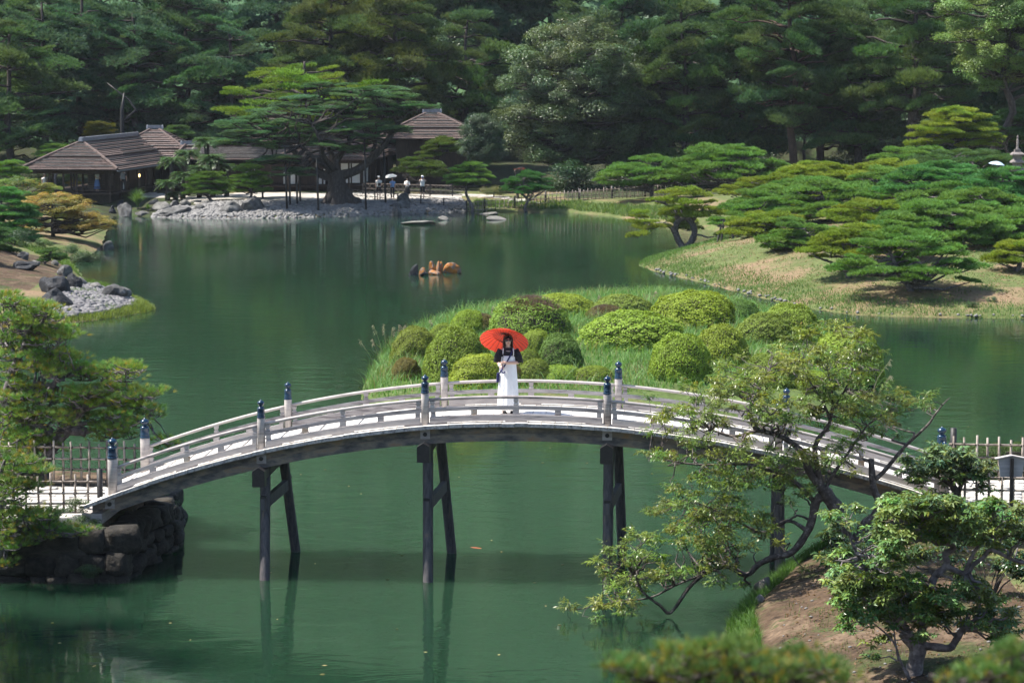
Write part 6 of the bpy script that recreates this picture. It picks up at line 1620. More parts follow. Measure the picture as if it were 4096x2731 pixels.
# ---------------------------------------------------------------- tea house: three linked buildings with stepped shingle roofs
def hip_roof(root, O3, FL, FR, BR, BL, R0, R1, along, courses=16, brk=0.42, batten=2):
    """stepped shingle roof; battens and ridge are sub-parts of the roof"""
    if along == 'v': faces = [(FL, FR, R0, R0), (FR, BR, R0, R1), (BR, BL, R1, R1), (BL, FL, R1, R0)]
    else: faces = [(FL, FR, R0, R1), (FR, BR, R1, R1), (BR, BL, R1, R0), (BL, FL, R0, R0)]
    mb = MB(); bats = []
    rnd = random.Random(int(FL.x * 10))
    for a, b, d, c in faces:
        nrm = (b - a).cross(d - a).normalized()
        if nrm.z < 0: nrm = -nrm
        for i in range(courses):
            t0, t1 = i / courses, (i + 1) / courses
            lift = 0.055 + (0.10 if t0 >= brk else 0.0)
            p0, p1 = a.lerp(d, t0), b.lerp(c, t0); q0, q1 = a.lerp(d, t1), b.lerp(c, t1)
            up = nrm * lift; up2 = nrm * (0.0 + (0.10 if t0 >= brk else 0.0))
            nseg = 8
            for j in range(nseg):
                u0, u1 = j / nseg, (j + 1) / nseg
                w0, w1 = nrm * rnd.uniform(0, .018), nrm * rnd.uniform(0, .018)
                A, B_ = p0.lerp(p1, u0) + up + w0, p0.lerp(p1, u1) + up + w1
                C_, D_ = q0.lerp(q1, u1) + up2, q0.lerp(q1, u0) + up2
                A2, B2 = p0.lerp(p1, u0) - nrm * .02, p0.lerp(p1, u1) - nrm * .02
                mb.add([x - O3 for x in (A, B_, C_, D_, A2, B2)], [(0, 1, 2, 3), (4, 5, 1, 0)])
            if i % batten == 0 and i and (p1 - p0).length > .5:
                e = 0.10 + rnd.uniform(0, .03)
                s0 = rnd.uniform(0, .05) if rnd.random() < .6 else rnd.uniform(.05, .35)
                bats.append((p0.lerp(p1, s0) + nrm * (lift + .03), p0.lerp(p1, 1 - (rnd.uniform(0, .05) if rnd.random() < .6 else rnd.uniform(.05, .3))) + nrm * (lift + .03)))
        # soffit
        m = (a + b) / 2
    cen_ = (FL + FR + BR + BL) / 4
    mb.add([x - O3 - Vector((0, 0, .05)) for x in (FL, FR, BR, BL)], [(3, 2, 1, 0)])
    roof = mb.build('roof', M['roof'], root)
    for a, b in bats:
        m2 = MB(); k = (b - a) * .5
        m2.tube([a - O3, a - O3 + k + Vector((0, 0, rnd.uniform(-.01, .02))), b - O3], .03, 5); m2.build('roof_batten', M['batten'], roof)
    # bundled twigs along the hips
    hips = [(FL, R0), (FR, R0 if along == 'v' else R1), (BR, R1), (BL, R1 if along == 'v' else R0)]
    for a, b in hips:
        m2 = MB(); m2.tube([a + Vector((0, 0, .10)) - O3, (a + b) / 2 + Vector((0, 0, .17)) - O3, b + Vector((0, 0, .16)) - O3], .10, 6); m2.build('hip_bundle', M['roof'], roof)
    L_ = (R1 - R0).length
    m2 = MB(); d = (R1 - R0).normalized() if L_ > .05 else Vector((1, 0, 0))
    m2.beam(R0 - d * .3 + Vector((0, 0, .22)) - O3, R1 + d * .3 + Vector((0, 0, .22)) - O3, .34, .18); m2.beam(R0 - d * .28 + Vector((0, 0, .36)) - O3, R1 + d * .28 + Vector((0, 0, .36)) - O3, .24, .10)
    rc = m2.build('ridge_cap', M['ridge'], roof)
    for q, s in ((R0, -1), (R1, 1)):
        m2 = MB(); c = q + d * s * .36 + Vector((0, 0, .24)) - O3
        m2.box(c, (.16, .36, .24), math.atan2(d.y, d.x), taper=.7); m2.box(c + Vector((0, 0, .16)), (.12, .22, .10), math.atan2(d.y, d.x), taper=.4); m2.build('ridge_end_tile', M['ridge'], roof)
    return roof

def part_box(root, O3, name, mat, c, s, rz=0.0, parent=None):
    mb = MB(); mb.box(Vector(c) - O3, s, rz); return mb.build(name, mat, parent or root)

# --- left pavilion
zE = 3.15
C0 = at(470, 680, 184.0); C0.z = zE
C1 = at(80, 682, 184.9); C1.z = zE
v = Vector((0.12, 0.993, 0)).normalized()
FL, FR = C1, C0; BR, BL = C0 + v * 20.5, C1 + v * 20.5
um = (FR - FL).normalized(); Wd = (FR - FL).length
R0 = (FL + FR) / 2 + v * 3.5; R0.z = 4.98; R1 = (FL + FR) / 2 + v * 18.5; R1.z = 4.98
T1 = Vector(((FL.x + FR.x) / 2, FL.y, 0.9)) + v * 4
th = empty('tea_house', T1, 'open sided tea pavilion with a brown hipped roof at the far left', 'tea house')
hip_roof(th, T1, FL, FR, BR, BL, R0, R1, 'v', 18, .40)
rzv = math.atan2(v.y, v.x) - math.pi / 2
def loc(s, t, z): return FL + um * s + v * t + Vector((0, 0, z - zE))
zf = 1.45
part_box(th, T1, 'veranda_floor', M['wood_house'], loc(Wd / 2, 9.6, zf - .06), (Wd - 1.3, 18, .12), rzv)
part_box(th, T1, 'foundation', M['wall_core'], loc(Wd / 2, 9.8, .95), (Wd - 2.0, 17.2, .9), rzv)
part_box(th, T1, 'eave_beam', M['wood_house'], loc(Wd / 2, .75, 2.98), (Wd - 1.2, .16, .3), rzv)
part_box(th, T1, 'eave_beam', M['wood_house'], loc(Wd - .7, 9.5, 2.98), (.16, 17.4, .3), rzv)
part_box(th, T1, 'eave_beam', M['wood_house'], loc(.7, 9.5, 2.98), (.16, 17.4, .3), rzv)
k = mpp(184.8)
for sx in (204, 215, 260, 291, 303, 315, 340, 451):
    s = (at(sx, 700, 185).x - FL.x); t = .8 if sx in (204, 260, 315, 451) else (2.6 if sx in (303, 340) else 4.5)
    s = (sx - 2048) / FPX * (FL.y + t) - FL.x - v.x * t
    part_box(th, T1, 'post', M['wood_house'], loc(s, t, (zf + 2.9) / 2 - .3), (.13, .13, 2.2), rzv)
for t in (3.2, 5.6, 8, 10.4, 12.8, 15.2): part_box(th, T1, 'post', M['wood_house'], loc(Wd - .72, t, 2.0), (.13, .13, 2.0), rzv)
# inner wall with lattice screens
def lattice(s0, s1, t, z0, z1, nx, nz, nm='lattice_screen'):
    mb = MB()
    for i in range(nx + 1):
        s = s0 + (s1 - s0) * i / nx; mb.box(loc(s, t, (z0 + z1) / 2) - T1, (.03, .03, z1 - z0), rzv)
    for j in range(nz + 1):
        mb.box(loc((s0 + s1) / 2, t + .005, z0 + (z1 - z0) * j / nz) - T1, (s1 - s0, .025, .03), rzv)
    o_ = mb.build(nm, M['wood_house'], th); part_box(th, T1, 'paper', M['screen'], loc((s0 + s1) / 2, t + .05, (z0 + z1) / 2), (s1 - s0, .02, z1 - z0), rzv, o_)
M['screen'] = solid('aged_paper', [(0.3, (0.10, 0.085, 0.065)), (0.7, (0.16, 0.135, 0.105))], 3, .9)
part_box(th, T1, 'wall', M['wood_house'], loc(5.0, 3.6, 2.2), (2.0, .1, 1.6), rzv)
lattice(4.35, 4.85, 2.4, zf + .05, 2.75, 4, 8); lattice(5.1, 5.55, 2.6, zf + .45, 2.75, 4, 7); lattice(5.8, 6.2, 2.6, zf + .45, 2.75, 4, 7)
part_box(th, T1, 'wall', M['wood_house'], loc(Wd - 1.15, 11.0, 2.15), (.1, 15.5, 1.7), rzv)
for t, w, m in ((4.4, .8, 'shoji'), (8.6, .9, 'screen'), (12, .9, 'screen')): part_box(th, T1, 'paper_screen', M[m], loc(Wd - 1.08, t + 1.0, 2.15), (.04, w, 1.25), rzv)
# veranda rail
for z in (zf + .18, zf + .42): part_box(th, T1, 'veranda_rail', M['wood_house'], loc(5.2, .72, z), (2.6, .06, .06), rzv)
part_box(th, T1, 'gutter', M['ridge'], (FR + (v * 6)) + Vector((.06, 0, -.08)), (.09, 12.5, .08), rzv)
# small warm lamp inside
M['lamp'] = new_mat('lit_paper_lamp')[0]
nt = M['lamp'].node_tree; em = N(nt, 'Emission'); em.inputs[0].default_value = (1, .62, .25, 1); em.inputs[1].default_value = 2.2; nt.links.new(em.outputs[0], nt.nodes[0].inputs[0])
lp_ = loc(Wd - 1.0, 9.6, 2.35); e_ = empty('paper_lamp', lp_, 'small lit lamp glowing on the dark side wall of the tea pavilion', 'lamp')
mb = MB(); mb.lathe([(.05, -.12), (.08, 0), (.05, .12)], 8); mb.build('shade', M['lamp'], e_); mb = MB(); mb.box((-.06, 0, .14), (.14, .05, .04)); mb.build('bracket', M['wood_black'], e_)
# pyramid-roofed room behind it
ax = at(620, 522, 204); cz = 3.25
FL2, FR2, BR2, BL2 = (Vector((ax.x + a, 204 + b, cz)) for a, b in ((-4.2, -4.4), (4.0, -4.4), (4.0, 4.4), (-4.2, 4.4)))
r0 = Vector((ax.x - .25, 204, 5.5)); r1 = Vector((ax.x + .25, 204, 5.5))
hip_roof(th, T1, FL2, FR2, BR2, BL2, r0, r1, 'u', 14, .35)
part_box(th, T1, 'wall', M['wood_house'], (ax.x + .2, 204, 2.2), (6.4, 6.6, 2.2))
# --- corridor wing
CW = Vector((-20.5, 199, .95))
co = empty('corridor_building', CW, 'long low corridor building with a white capped roof behind the cycads and the old pine', 'building')
a, b = at(690, 640, 196.5), at(1330, 640, 196.5)
zc_ = at(900, 640, 196.5).z; zr_ = at(900, 585, 200).z
FL3, FR3 = Vector((a.x, 196.5, zc_)), Vector((b.x, 196.5, zc_)); BR3, BL3 = Vector((b.x, 203.5, zc_)), Vector((a.x, 203.5, zc_))
hip_roof(co, CW, FL3, FR3, BR3, BL3, Vector((a.x + .6, 200, zr_)), Vector((b.x - .6, 200, zr_)), 'u', 10, .9, 1)
mb = MB(); x0, x1 = at(786, 577, 200).x, at(1010, 577, 200).x
mb.beam(Vector((x0, 199.9, zr_ + .30)) - CW, Vector((x1, 199.9, zr_ + .30)) - CW, .5, .16); mb.build('white_ridge_cap', M['plaster'], co)
part_box(co, CW, 'wall', M['wood_house'], ((a.x + b.x) / 2, 200.5, 1.9), (b.x - a.x - 1.2, 5.5, 2.4))
part_box(co, CW, 'veranda_floor', M['wood_house'], ((a.x + b.x) / 2, 197.6, 1.35), (b.x - a.x - 1.0, 1.6, .12))
for i in range(9): part_box(co, CW, 'post', M['wood_house'], (a.x + .8 + i * (b.x - a.x - 1.6) / 8, 196.95, 2.1), (.13, .13, 2.1))
for i, (s0, s1) in enumerate(((1133, 1180), (1190, 1200), (1275, 1300), (980, 1020))):
    p0, p1 = at(s0, 700, 197.6), at(s1, 700, 197.6); part_box(co, CW, 'paper_screen', M['shoji'], ((p0.x + p1.x) / 2, 197.66, 2.1), (p1.x - p0.x, .05, 1.15))
# --- right hall
zE2 = 3.45
D0 = at(1487, 634, 196.0); D0.z = zE2
v2 = Vector((0.097, 0.995, 0)).normalized(); u2 = Vector((v2.y, -v2.x, 0))
FR4 = D0; FL4 = D0 - u2 * 7.6; BR4 = FR4 + v2 * 19; BL4 = FL4 + v2 * 19
T2 = Vector((FR4.x - 3.6, 200, .95))
rh = empty('garden_hall', T2, 'larger tea hall with a tall peaked roof to the right behind the old pine', 'tea house')
ra = (FL4 + FR4) / 2 + v2 * 3.8; ra.z = 5.35; rb_ = (FL4 + FR4) / 2 + v2 * 15; rb_.z = 5.35
hip_roof(rh, T2, FL4, FR4, BR4, BL4, ra, rb_, 'v', 18, .45)
rz2 = math.atan2(v2.y, v2.x) - math.pi / 2
def loc2(s, t, z): p = FL4 + u2 * s + v2 * t; p.z = z; return p
part_box(rh, T2, 'wall', M['wood_house'], loc2(3.8, 10, 2.1), (5.6, 16.5, 2.7), rz2)
part_box(rh, T2, 'veranda_floor', M['wood_house'], loc2(3.8, 9.8, 1.4), (6.8, 17.6, .12), rz2)
for i in range(6): part_box(rh, T2, 'post', M['wood_house'], loc2(.5 + i * 1.3, .7, 2.1), (.13, .13, 2.2), rz2)
for t in (3, 6, 9, 12): part_box(rh, T2, 'post', M['wood_house'], loc2(7.0, t, 2.1), (.13, .13, 2.2), rz2)
for s, w in ((4.3, .75), (5.3, .75), (6.1, .6)): part_box(rh, T2, 'paper_screen', M['shoji'], loc2(s, 1.68, 2.35), (w, .05, 1.5), rz2)
for t in (2.6, 3.7): part_box(rh, T2, 'paper_screen', M['shoji'], loc2(6.63, t, 2.35), (.05, .85, 1.5), rz2)
ap = at(1728, 452, 206); za2 = at(1700, 556, 202.5).z
hw_ = 4.3
F_ = [Vector((ap.x + a, 206 + b, za2)) for a, b in ((-hw_, -3.6), (hw_, -3.6), (hw_, 3.6), (-hw_, 3.6))]
hip_roof(rh, T2, *F_, Vector((ap.x - .35, 206, ap.z - .1)), Vector((ap.x + .35, 206, ap.z - .1)), 'u', 15, .37)
part_box(rh, T2, 'wall', M['wood_house'], (ap.x, 206, (za2 + .9) / 2), (5.6, 5.2, za2 - .9))

# ---------------------------------------------------------------- diamond fence and square bamboo fences of the far shore
def far_pt(sx, Y): p = at(sx, 800, Y); p.z = hz(p.x, Y) + .02; return p
def diamond_fence(label, a, b, h, step, seed):
    root = empty('diamond_fence', a, label, 'fence', 'fences along the far path')
    d = b - a; L_ = d.length; n = int(L_ / step); d.normalize()
    for z in (.1, h * .52, h):
        mb = MB(); mb.tube([Vector((0, 0, z)), d * L_ + Vector((0, 0, z))], .028, 6); mb.build('rail', M['bamboo'], root)
    for i in range(n):
        p = d * (i * step)
        for s in (0, 1):
            mb = MB(); x0, x1 = (p, p + d * step * 1.9) if s == 0 else (p + d * step * 1.9, p)
            mb.beam(x0 + Vector((0, .03 * s, .08)), x1 + Vector((0, .03 * s, h - .02)), .035, .02); mb.build('slat', M['bamboo'], root)
    for i in range(int(L_ / 1.7) + 1):
        mb = MB(); mb.tube([d * (i * 1.7) + Vector((0, 0, -.1)), d * (i * 1.7) + Vector((0, 0, h + .08))], .05, 8); mb.build('post', M['wood_black'], root)
diamond_fence('low diamond lattice fence in front of the visitors', far_pt(1408, 187.5), far_pt(1874, 187.0), .80, .36, 1)
diamond_fence('diamond lattice fence behind the visitors on the far side of the path', far_pt(1452, 193.5), far_pt(1850, 193.2), .78, .36, 2)
square_fence('bamboo_fence', 'square bamboo fence left of the pine growing through it', far_pt(1878, 187.0), far_pt(2120, 187.2), .82, (.12, .42, .72), .30, .028, 21, 'fences along the far path', posts=((.25, .9), (.75, .9)), rope=False)
square_fence('bamboo_fence', 'long square bamboo fence in front of the dark wood', far_pt(2130, 187.5), far_pt(2660, 190.5), .92, (.12, .42, .72), .30, .028, 22, 'fences along the far path', posts=((.1, .98), (.35, .98), (.6, .98), (.85, .98)), rope=False)

# ---------------------------------------------------------------- rocks, one by one
RM = {m: [rock_mesh('rock', 60 + 10 * j + i, M[m], 3, .34, sharp=.6 if m not in ('rock_pale',) else .2) for i in range(4)] for j, m in enumerate(('rock', 'rock_dark', 'rock_pale', 'rock_rust'))}
def rock(label, sx, sy, w, h, mat, seed, group=None, Y=None, tall=False, sink=0.18, name='rock', cat='rock'):
    """sx centre, sy foot, w and h in photograph pixels"""
    rnd = random.Random(seed)
    g_ = ground_at(sx, sy)
    if Y: g_ = at(sx, sy, Y); g_.z = max(hz(g_.x, Y), 0)
    k = mpp(g_.y); W, H_ = w * k, h * k
    me = RM[mat][seed % 4]
    o_ = link(name, me, None, g_ + Vector((0, W * .25, H_ * (.35 - sink))), (rnd.uniform(-.15, .15), rnd.uniform(-.15, .15), rnd.uniform(0, 6.28)), (W * 1.16, W * rnd.uniform(.8, 1.1), H_ * 1.5))
    return tag(o_, label, cat, group)
GRK = 'rocks of the far shore'
for i, a in enumerate([
 ('rounded grey boulder left of the spiky grass clump', 495, 868, 66, 62, 'rock'), ('dark rock on top of the shore behind the grey boulder', 484, 826, 44, 26, 'rock_dark'), ('small dark rock at the corner of the tea pavilion', 450, 858, 28, 34, 'rock_dark'), ('flat brown stone lying in the water below the grass clump', 568, 860, 72, 17, 'rock'),
 ('pale sloping boulder right of the spiky grass clump', 638, 844, 80, 40, 'rock_pale'), ('dark flat rock behind the pale sloping boulder', 617, 816, 56, 22, 'rock_dark'), ('broad flat stone slab at the water edge', 704, 860, 124, 34, 'rock'), ('brown rock between the slab and the domed pine', 697, 828, 48, 30, 'rock'),
 ('light rock at the foot of the domed pine', 742, 824, 48, 26, 'rock_pale'), ('pale pointed rock right of the slab', 795, 840, 46, 30, 'rock_pale'), ('low pale rock under the domed pine', 822, 818, 56, 20, 'rock_pale'),
 ('dark boulder at the left of the pebble beach', 921, 853, 92, 52, 'rock'), ('largest boulder of the beach behind the dark one', 1015, 843, 118, 62, 'rock'), ('grey upright rock by the diamond fence', 1618, 818, 62, 48, 'rock'), ('broad rock in front of the upright one by the fence', 1598, 836, 92, 40, 'rock'), ('grey cone shaped rock standing at the water', 1588, 860, 50, 54, 'rock'),
]): rock(a[0], a[1], a[2], a[3], a[4], a[5], i, GRK)
for i, a in enumerate([('longest flat stepping stone in the water', 1660, 898, 133, 15, 'rock_pale'), ('small humped stepping stone in the water', 1773, 882, 55, 19, 'rock_pale'), ('right flat stepping stone in the water', 1994, 881, 99, 14, 'rock_pale'), ('thin stepping stone nearest the far shore', 1957, 859, 70, 10, 'rock_pale')]):
    rock(a[0], a[1], a[2], a[3], a[4], a[5], i, 'stepping stones in the pond', name='stepping_stone', cat='stone')
for i, a in enumerate([('grey rock with a peak at the left of the pond islet', 1658, 1103, 58, 54, 'rock_dark'), ('small ochre tipped rock beside the grey peak of the islet', 1692, 1101, 30, 34, 'rock_rust'), ('tall ochre pillar rock in the middle of the islet', 1727, 1097, 34, 62, 'rock_rust'), ('second ochre pillar rock of the islet', 1756, 1092, 32, 56, 'rock_rust'), ('low brown rock joining the two ochre pillars', 1741, 1099, 48, 22, 'rock_rust'), ('rounded ochre and grey boulder at the right of the islet', 1804, 1096, 74, 50, 'rock_rust'), ('flat dark stone between the islet rocks at the water', 1700, 1103, 36, 14, 'rock_dark')]):
    rock(a[0], a[1], a[2], a[3], a[4], a[5], i + 1, 'ochre rocks of the pond islet')
for i, a in enumerate([('big dark boulder in front at the left shore', 229, 1225, 125, 72, 'rock_dark'), ('big dark boulder behind the front one at the left shore', 208, 1172, 132, 72, 'rock_dark'), ('blue grey boulder next to the cobbles', 286, 1154, 72, 60, 'rock_dark'), ('brown grey boulder above the blue grey one', 262, 1106, 74, 50, 'rock'), ('pale round rock at the water behind the boulders', 324, 1142, 46, 40, 'rock_pale'),
 ('pale rock in front of the sloping ridge rock', 385, 1158, 62, 34, 'rock_pale'), ('long sloping rock running down to the cobbled tip', 455, 1190, 125, 56, 'rock'), ('small grey rock on the left bank under the blue green pine', 140, 1062, 42, 24, 'rock_pale'), ('grey rock higher on the left bank', 92, 1036, 50, 32, 'rock'), ('long dark rock half buried in the left bank', 95, 1078, 105, 36, 'rock_dark'),
 ('pale rock beside the little cloud pruned tree', 216, 1060, 34, 22, 'rock_pale'), ('humped rock standing in the water off the left shore', 437, 1000, 50, 40, 'rock'), ('low rock in the water below the dark bush', 341, 1034, 36, 20, 'rock')]):
    rock(a[0], a[1], a[2], a[3], a[4], a[5], i + 2, 'rocks of the left shore')
rock('tall rough rock at the water beside the last trestle', 3055, 2375, 66, 82, 'rock_pale', 3, None)
rock('pale rock below the tall rough rock on the near bank', 3040, 2410, 46, 34, 'rock_pale', 1, None)
rock('angular boulder jutting from the wall foot under the bridge', 678, 2120, 62, 75, 'rock_dark', 2, None, Y=57.6)
rock('low boulder in the water at the foot of the landing wall', 690, 2178, 60, 40, 'rock_dark', 1, None, Y=56.0)

# ---------------------------------------------------------------- cycads, grass clump, maples, dark shrubs
def cycad_mesh(seed):
    g = np.random.default_rng(seed); V = []; F = []; T = []
    for i in range(44):
        a = g.uniform(0, 6.283); el = g.uniform(.1, 1.15); L_ = g.uniform(.85, 1.1); d = np.array([math.cos(a), math.sin(a), 0])
        sd = np.array([-d[1], d[0], 0]); pts = []
        for k in range(9):
            t = k / 8; pts.append(d * (L_ * t * math.cos(el * (1 - .5 * t))) + np.array([0, 0, L_ * (math.sin(el) * t - .62 * t * t)]))
        for k in range(1, 8):
            wl = .20 * math.sin(math.pi * (k / 8) ** .8) + .04
            for sg in (-1, 1):
                for q_ in (0, .5):
                    p = pts[k] * (1 - q_) + pts[k + 1] * q_; dr = pts[k + 1] - pts[k]
                    n = len(V); V += [p, p + dr * .35, p + dr * .55 + sd * sg * wl + np.array([0, 0, .06])]; F.append((n, n + 1, n + 2)); T += [g.random()] * 3
    return np_mesh('frond_crown', np.array(V), [np.array(F)], M['leaf'], T)
CY = [cycad_mesh(i) for i in range(3)]
for i, (sx, sy, Y, r, foot, lab) in enumerate([(826, 556, 192, 50, 700, 'tallest cycad with its crown above the corridor roof'), (749, 606, 191, 48, 720, 'cycad with an arching crown left of the tallest one'), (687, 634, 189, 48, 740, 'dense cycad at the left of the group in front of the pavilion'), (850, 625, 190, 52, 740, 'cycad with shining fronds at the right of the group'),
      (795, 665, 189, 44, 750, 'low cycad in the middle of the group'), (669, 722, 187, 42, 780, 'lowest cycad at the left near the water'), (905, 655, 190, 36, 750, 'cycad half hidden behind the dark spreading pine'), (730, 690, 188, 44, 770, 'shaded cycad under the dense one'), (700, 765, 187, 34, 800, 'small cycad close to the ground behind the rocks')]):
    c = at(sx, sy + 16, Y); b = Vector((c.x, Y, hz(c.x, Y) - .1)); e_ = empty('cycad', b, lab, 'cycad', 'cycads beside the tea pavilion'); k = mpp(Y)
    mb = MB(); mb.tube([(0, 0, 0), (0.05, 0, (c.z - b.z) * .5), c - b], [.2, .19, .2], 8); mb.build('trunk', M['bark'], e_, True)
    r_ = random.Random(i); s = r * k * 1.25
    for j in range(2): tag(link('frond_crown', CY[(i + j) % 3], e_, c - b, (0, 0, r_.uniform(0, 6)), (s, s, s), (0.035, 0.085, 0.024, 1) if j else (0.05, 0.10, 0.03, 1)), kind='stuff')
def tuft_mesh(seed, n):
    g = np.random.default_rng(seed); V = []; F = []; T = []
    for i in range(n):
        a = g.uniform(0, 6.283); sp_ = g.uniform(.1, .9); L_ = g.uniform(.7, 1.15); d = np.array([math.cos(a), math.sin(a), 0]); sd = np.array([-d[1], d[0], 0]) * .018
        P_ = [d * sp_ * t * t * L_ + np.array([0, 0, L_ * (t * 1.1 - .55 * sp_ * t * t)]) for t in (0, .4, .75, 1)]
        b_ = len(V); V += [P_[0] - sd, P_[0] + sd, P_[1] - sd, P_[1] + sd, P_[2] - sd * .7, P_[2] + sd * .7, P_[3]]; F += [(b_, b_ + 1, b_ + 3, b_ + 2), (b_ + 2, b_ + 3, b_ + 5, b_ + 4), (b_ + 4, b_ + 5, b_ + 6, b_ + 6)]; T += [g.random() * .7] * 7
    return np_mesh('grass_blades', np.array(V), [np.array(F)[:, :3], np.array([(f[0], f[2], f[3]) for f in F if f[3] != f[2]])], M['grass'], T)
TU = tuft_mesh(5, 260)
for sx, sy, w, lab in ((551, 838, 62, 'spiky round clump of tall grass among the rocks by the tea pavilion'), (592, 846, 22, 'small grass tuft right of the spiky clump')):
    c = ground_at(sx, sy); e_ = empty('grass_clump', c, lab, 'grass clump'); s = w * mpp(c.y) * 1.25
    tag(link('grass_blades', TU, e_, (0, 0, 0), None, (s, s, s * 1.05), (0.10, 0.19, 0.055, 1)), kind='stuff'); mb = MB(); mb.tube([(0, 0, -.1), (0, 0, .15)], [.1, .05], 6); mb.build('root', M['bark'], e_)

def maple(label, Y, foot, blobs, color, seed, r_px=26, name='maple_tree'):
    rnd = random.Random(seed); k = mpp(Y)
    b = at(foot[0], foot[1], Y); b.z = hz(b.x, b.y) - .1
    pads = []
    for (sx, sy, rx, ry, n) in blobs:
        for j in range(n):
            a = rnd.uniform(0, 6.28); q_ = math.sqrt(rnd.random()); s = r_px * k * rnd.uniform(.8, 1.3)
            pads.append((at(sx + rx * q_ * math.cos(a), sy + ry * q_ * math.sin(a), Y + rnd.uniform(-1.4, 1.4)), s * 1.3, s * 1.3, s))
    top = at(foot[0] - 10, blobs[0][1] + 10, Y)
    return skeleton_tree(name, label, 'maple tree', b, [(wiggle_path(b, top, 4, .06, rnd), .14, .05)], pads, CL_MAPLE, M['bark'], color, None, seed, .05, part='leaf_clump', lvary=.25, twig_r=.012)
maple('wide maple turning orange and red at the left bank', 150, (215, 990), [(200, 800, 110, 24, 18), (300, 815, 60, 24, 10), (120, 840, 70, 26, 10), (250, 860, 110, 26, 18), (370, 880, 60, 20, 10), (410, 900, 44, 14, 8), (160, 900, 80, 24, 10), (300, 905, 90, 16, 10)], (0.235, 0.21, 0.05), 91, 34)
maple('green leafy maple at the left edge before the tea pavilion', 160, (70, 900), [(60, 740, 90, 26, 14), (170, 755, 50, 24, 8), (20, 770, 60, 24, 8), (120, 780, 70, 20, 8)], (0.13, 0.19, 0.045), 92, 34)
maple('small golden tree glimpsed through the open side of the pavilion', 207, (296, 800), [(290, 740, 26, 24, 6), (300, 775, 24, 18, 5)], (0.30, 0.24, 0.02), 93, 20)
maple('little red leaved maple between the two shaped pines', 191, (2070, 760), [(2080, 676, 22, 5, 5)], (0.15, 0.04, 0.03), 94, 8)
for i, (sx, sy, Y, w, h, c_, lab) in enumerate([(345, 1010, 139, 62, 60, (0.045, 0.085, 0.03), 'dark rounded bush overhanging the water on the left bank'), (265, 1000, 140, 60, 50, (0.06, 0.12, 0.035), 'leafy bush left of the dark rounded one'), (180, 985, 141, 60, 40, (0.07, 0.14, 0.04), 'bright bush under the orange maple'),
      (60, 985, 141, 90, 60, (0.04, 0.08, 0.03), 'dark bush below the blue green pine at the left'), (3960, 1150, 109.5, 40, 20, (0.05, 0.10, 0.04), 'small leafy shrub on the dry slope at the right edge'), (3890, 1240, 108.6, 30, 20, (0.045, 0.09, 0.035), 'low shrub at the water below the dry slope'), (2200, 790, 188.5, 40, 16, (0.10, 0.13, 0.04), 'low bush at the foot of the long bamboo fence')]):
    rnd = random.Random(330 + i); k = mpp(Y); c = at(sx, sy, Y); c.z = hz(c.x, c.y)
    e_ = empty('shrub', c, lab, 'shrub')
    for j in range(10):
        s = h * k * rnd.uniform(.5, .8); tag(link('leaf_clump', rnd.choice(CL_DARK), e_, (rnd.uniform(-1, 1) * w * k * .6, rnd.uniform(-1, 1) * w * k * .4, rnd.uniform(.15, .8) * h * k), (0, 0, rnd.uniform(0, 6)), (s * 1.1, s * 1.1, s), vary(c_, rnd, .2)), kind='stuff')
    mb = MB(); mb.tube([(0, 0, -.1), (0, 0, h * k * .5)], [.06, .03], 5); mb.build('stem', M['bark'], e_)
# poles under the water-tip pine
for i, (x0, y0, x1, y1, Y, lab) in enumerate([(2868, 970, 2884, 905, 141, 'leaning black prop at the left of the arching pine group'), (2884, 950, 2896, 880, 142, 'second black prop beside the leaning one'), (2932, 957, 2930, 890, 141, 'upright black prop right of the leaning ones'), (2951, 950, 2949, 885, 142, 'thin black prop next to the upright one')]):
    a = at(x0, y0, Y); a.z = hz(a.x, Y) - .1; b = at(x1, y1, Y + .2); e_ = empty('prop_pole', a, lab, 'prop pole', 'props under the pines at the tip of the right bank')
    mb = MB(); mb.tube([(0, 0, 0), b - a], .06, 7); mb.build('pole', M['wood_black'], e_); mb = MB(); mb.beam((b - a) + Vector((-.2, 0, 0)), (b - a) + Vector((.2, 0, 0)), .09, .09); mb.build('cross_piece', M['wood_black'], e_)

# ---------------------------------------------------------------- stone pagoda at the right edge
Yp = 152
pb = at(4068, 690, Yp); pb.z = hz(pb.x, Yp)
e_ = empty('stone_pagoda', pb, 'small many tiered stone pagoda with a tall finial at the right edge', 'pagoda')
zt_ = at(4068, 540, Yp).z - pb.z; zroof = at(4068, 608, Yp).z - pb.z; z0_ = -.3; n = 6; k = mpp(Yp)
for i in range(n):
    f = i / n; z = z0_ + (zroof - z0_) * f; hgt = (zroof - z0_) / n; w = (56 - 10 * f) * k
    mb = MB(); mb.box((0, 0, z + hgt * .25), (w * .66, w * .66, hgt * .55)); mb.build('tier_body', M['pagoda'], e_)
    mb = MB(); mb.rings([[(sx * w * q_, sy * w * q_, z + zz + up * (.0)) for sx, sy in ((-.5, -.5), (.5, -.5), (.5, .5), (-.5, .5))] for q_, zz, up in ((.72, hgt * .5, 0), (1.06, hgt * .58, 0), (1.04, hgt * .72, 0), (.68, hgt * .98, 0))]); mb.build('tier_roof', M['pagoda'], e_)
mb = MB(); h = zt_ - zroof
mb.box((0, 0, zroof + .06 * h), (w * .5, w * .5, h * .16)); mb.lathe([(.10, .1 * h), (.12, .2 * h), (.07, .24 * h)] + [(r_, .24 * h + i * .06 * h) for i in range(9) for r_ in ((.085 if i % 2 else .06),)] + [(.05, .8 * h), (.065, .88 * h), (.01, h)], 8, (0, 0, zroof)); mb.build('finial', M['pagoda'], e_)
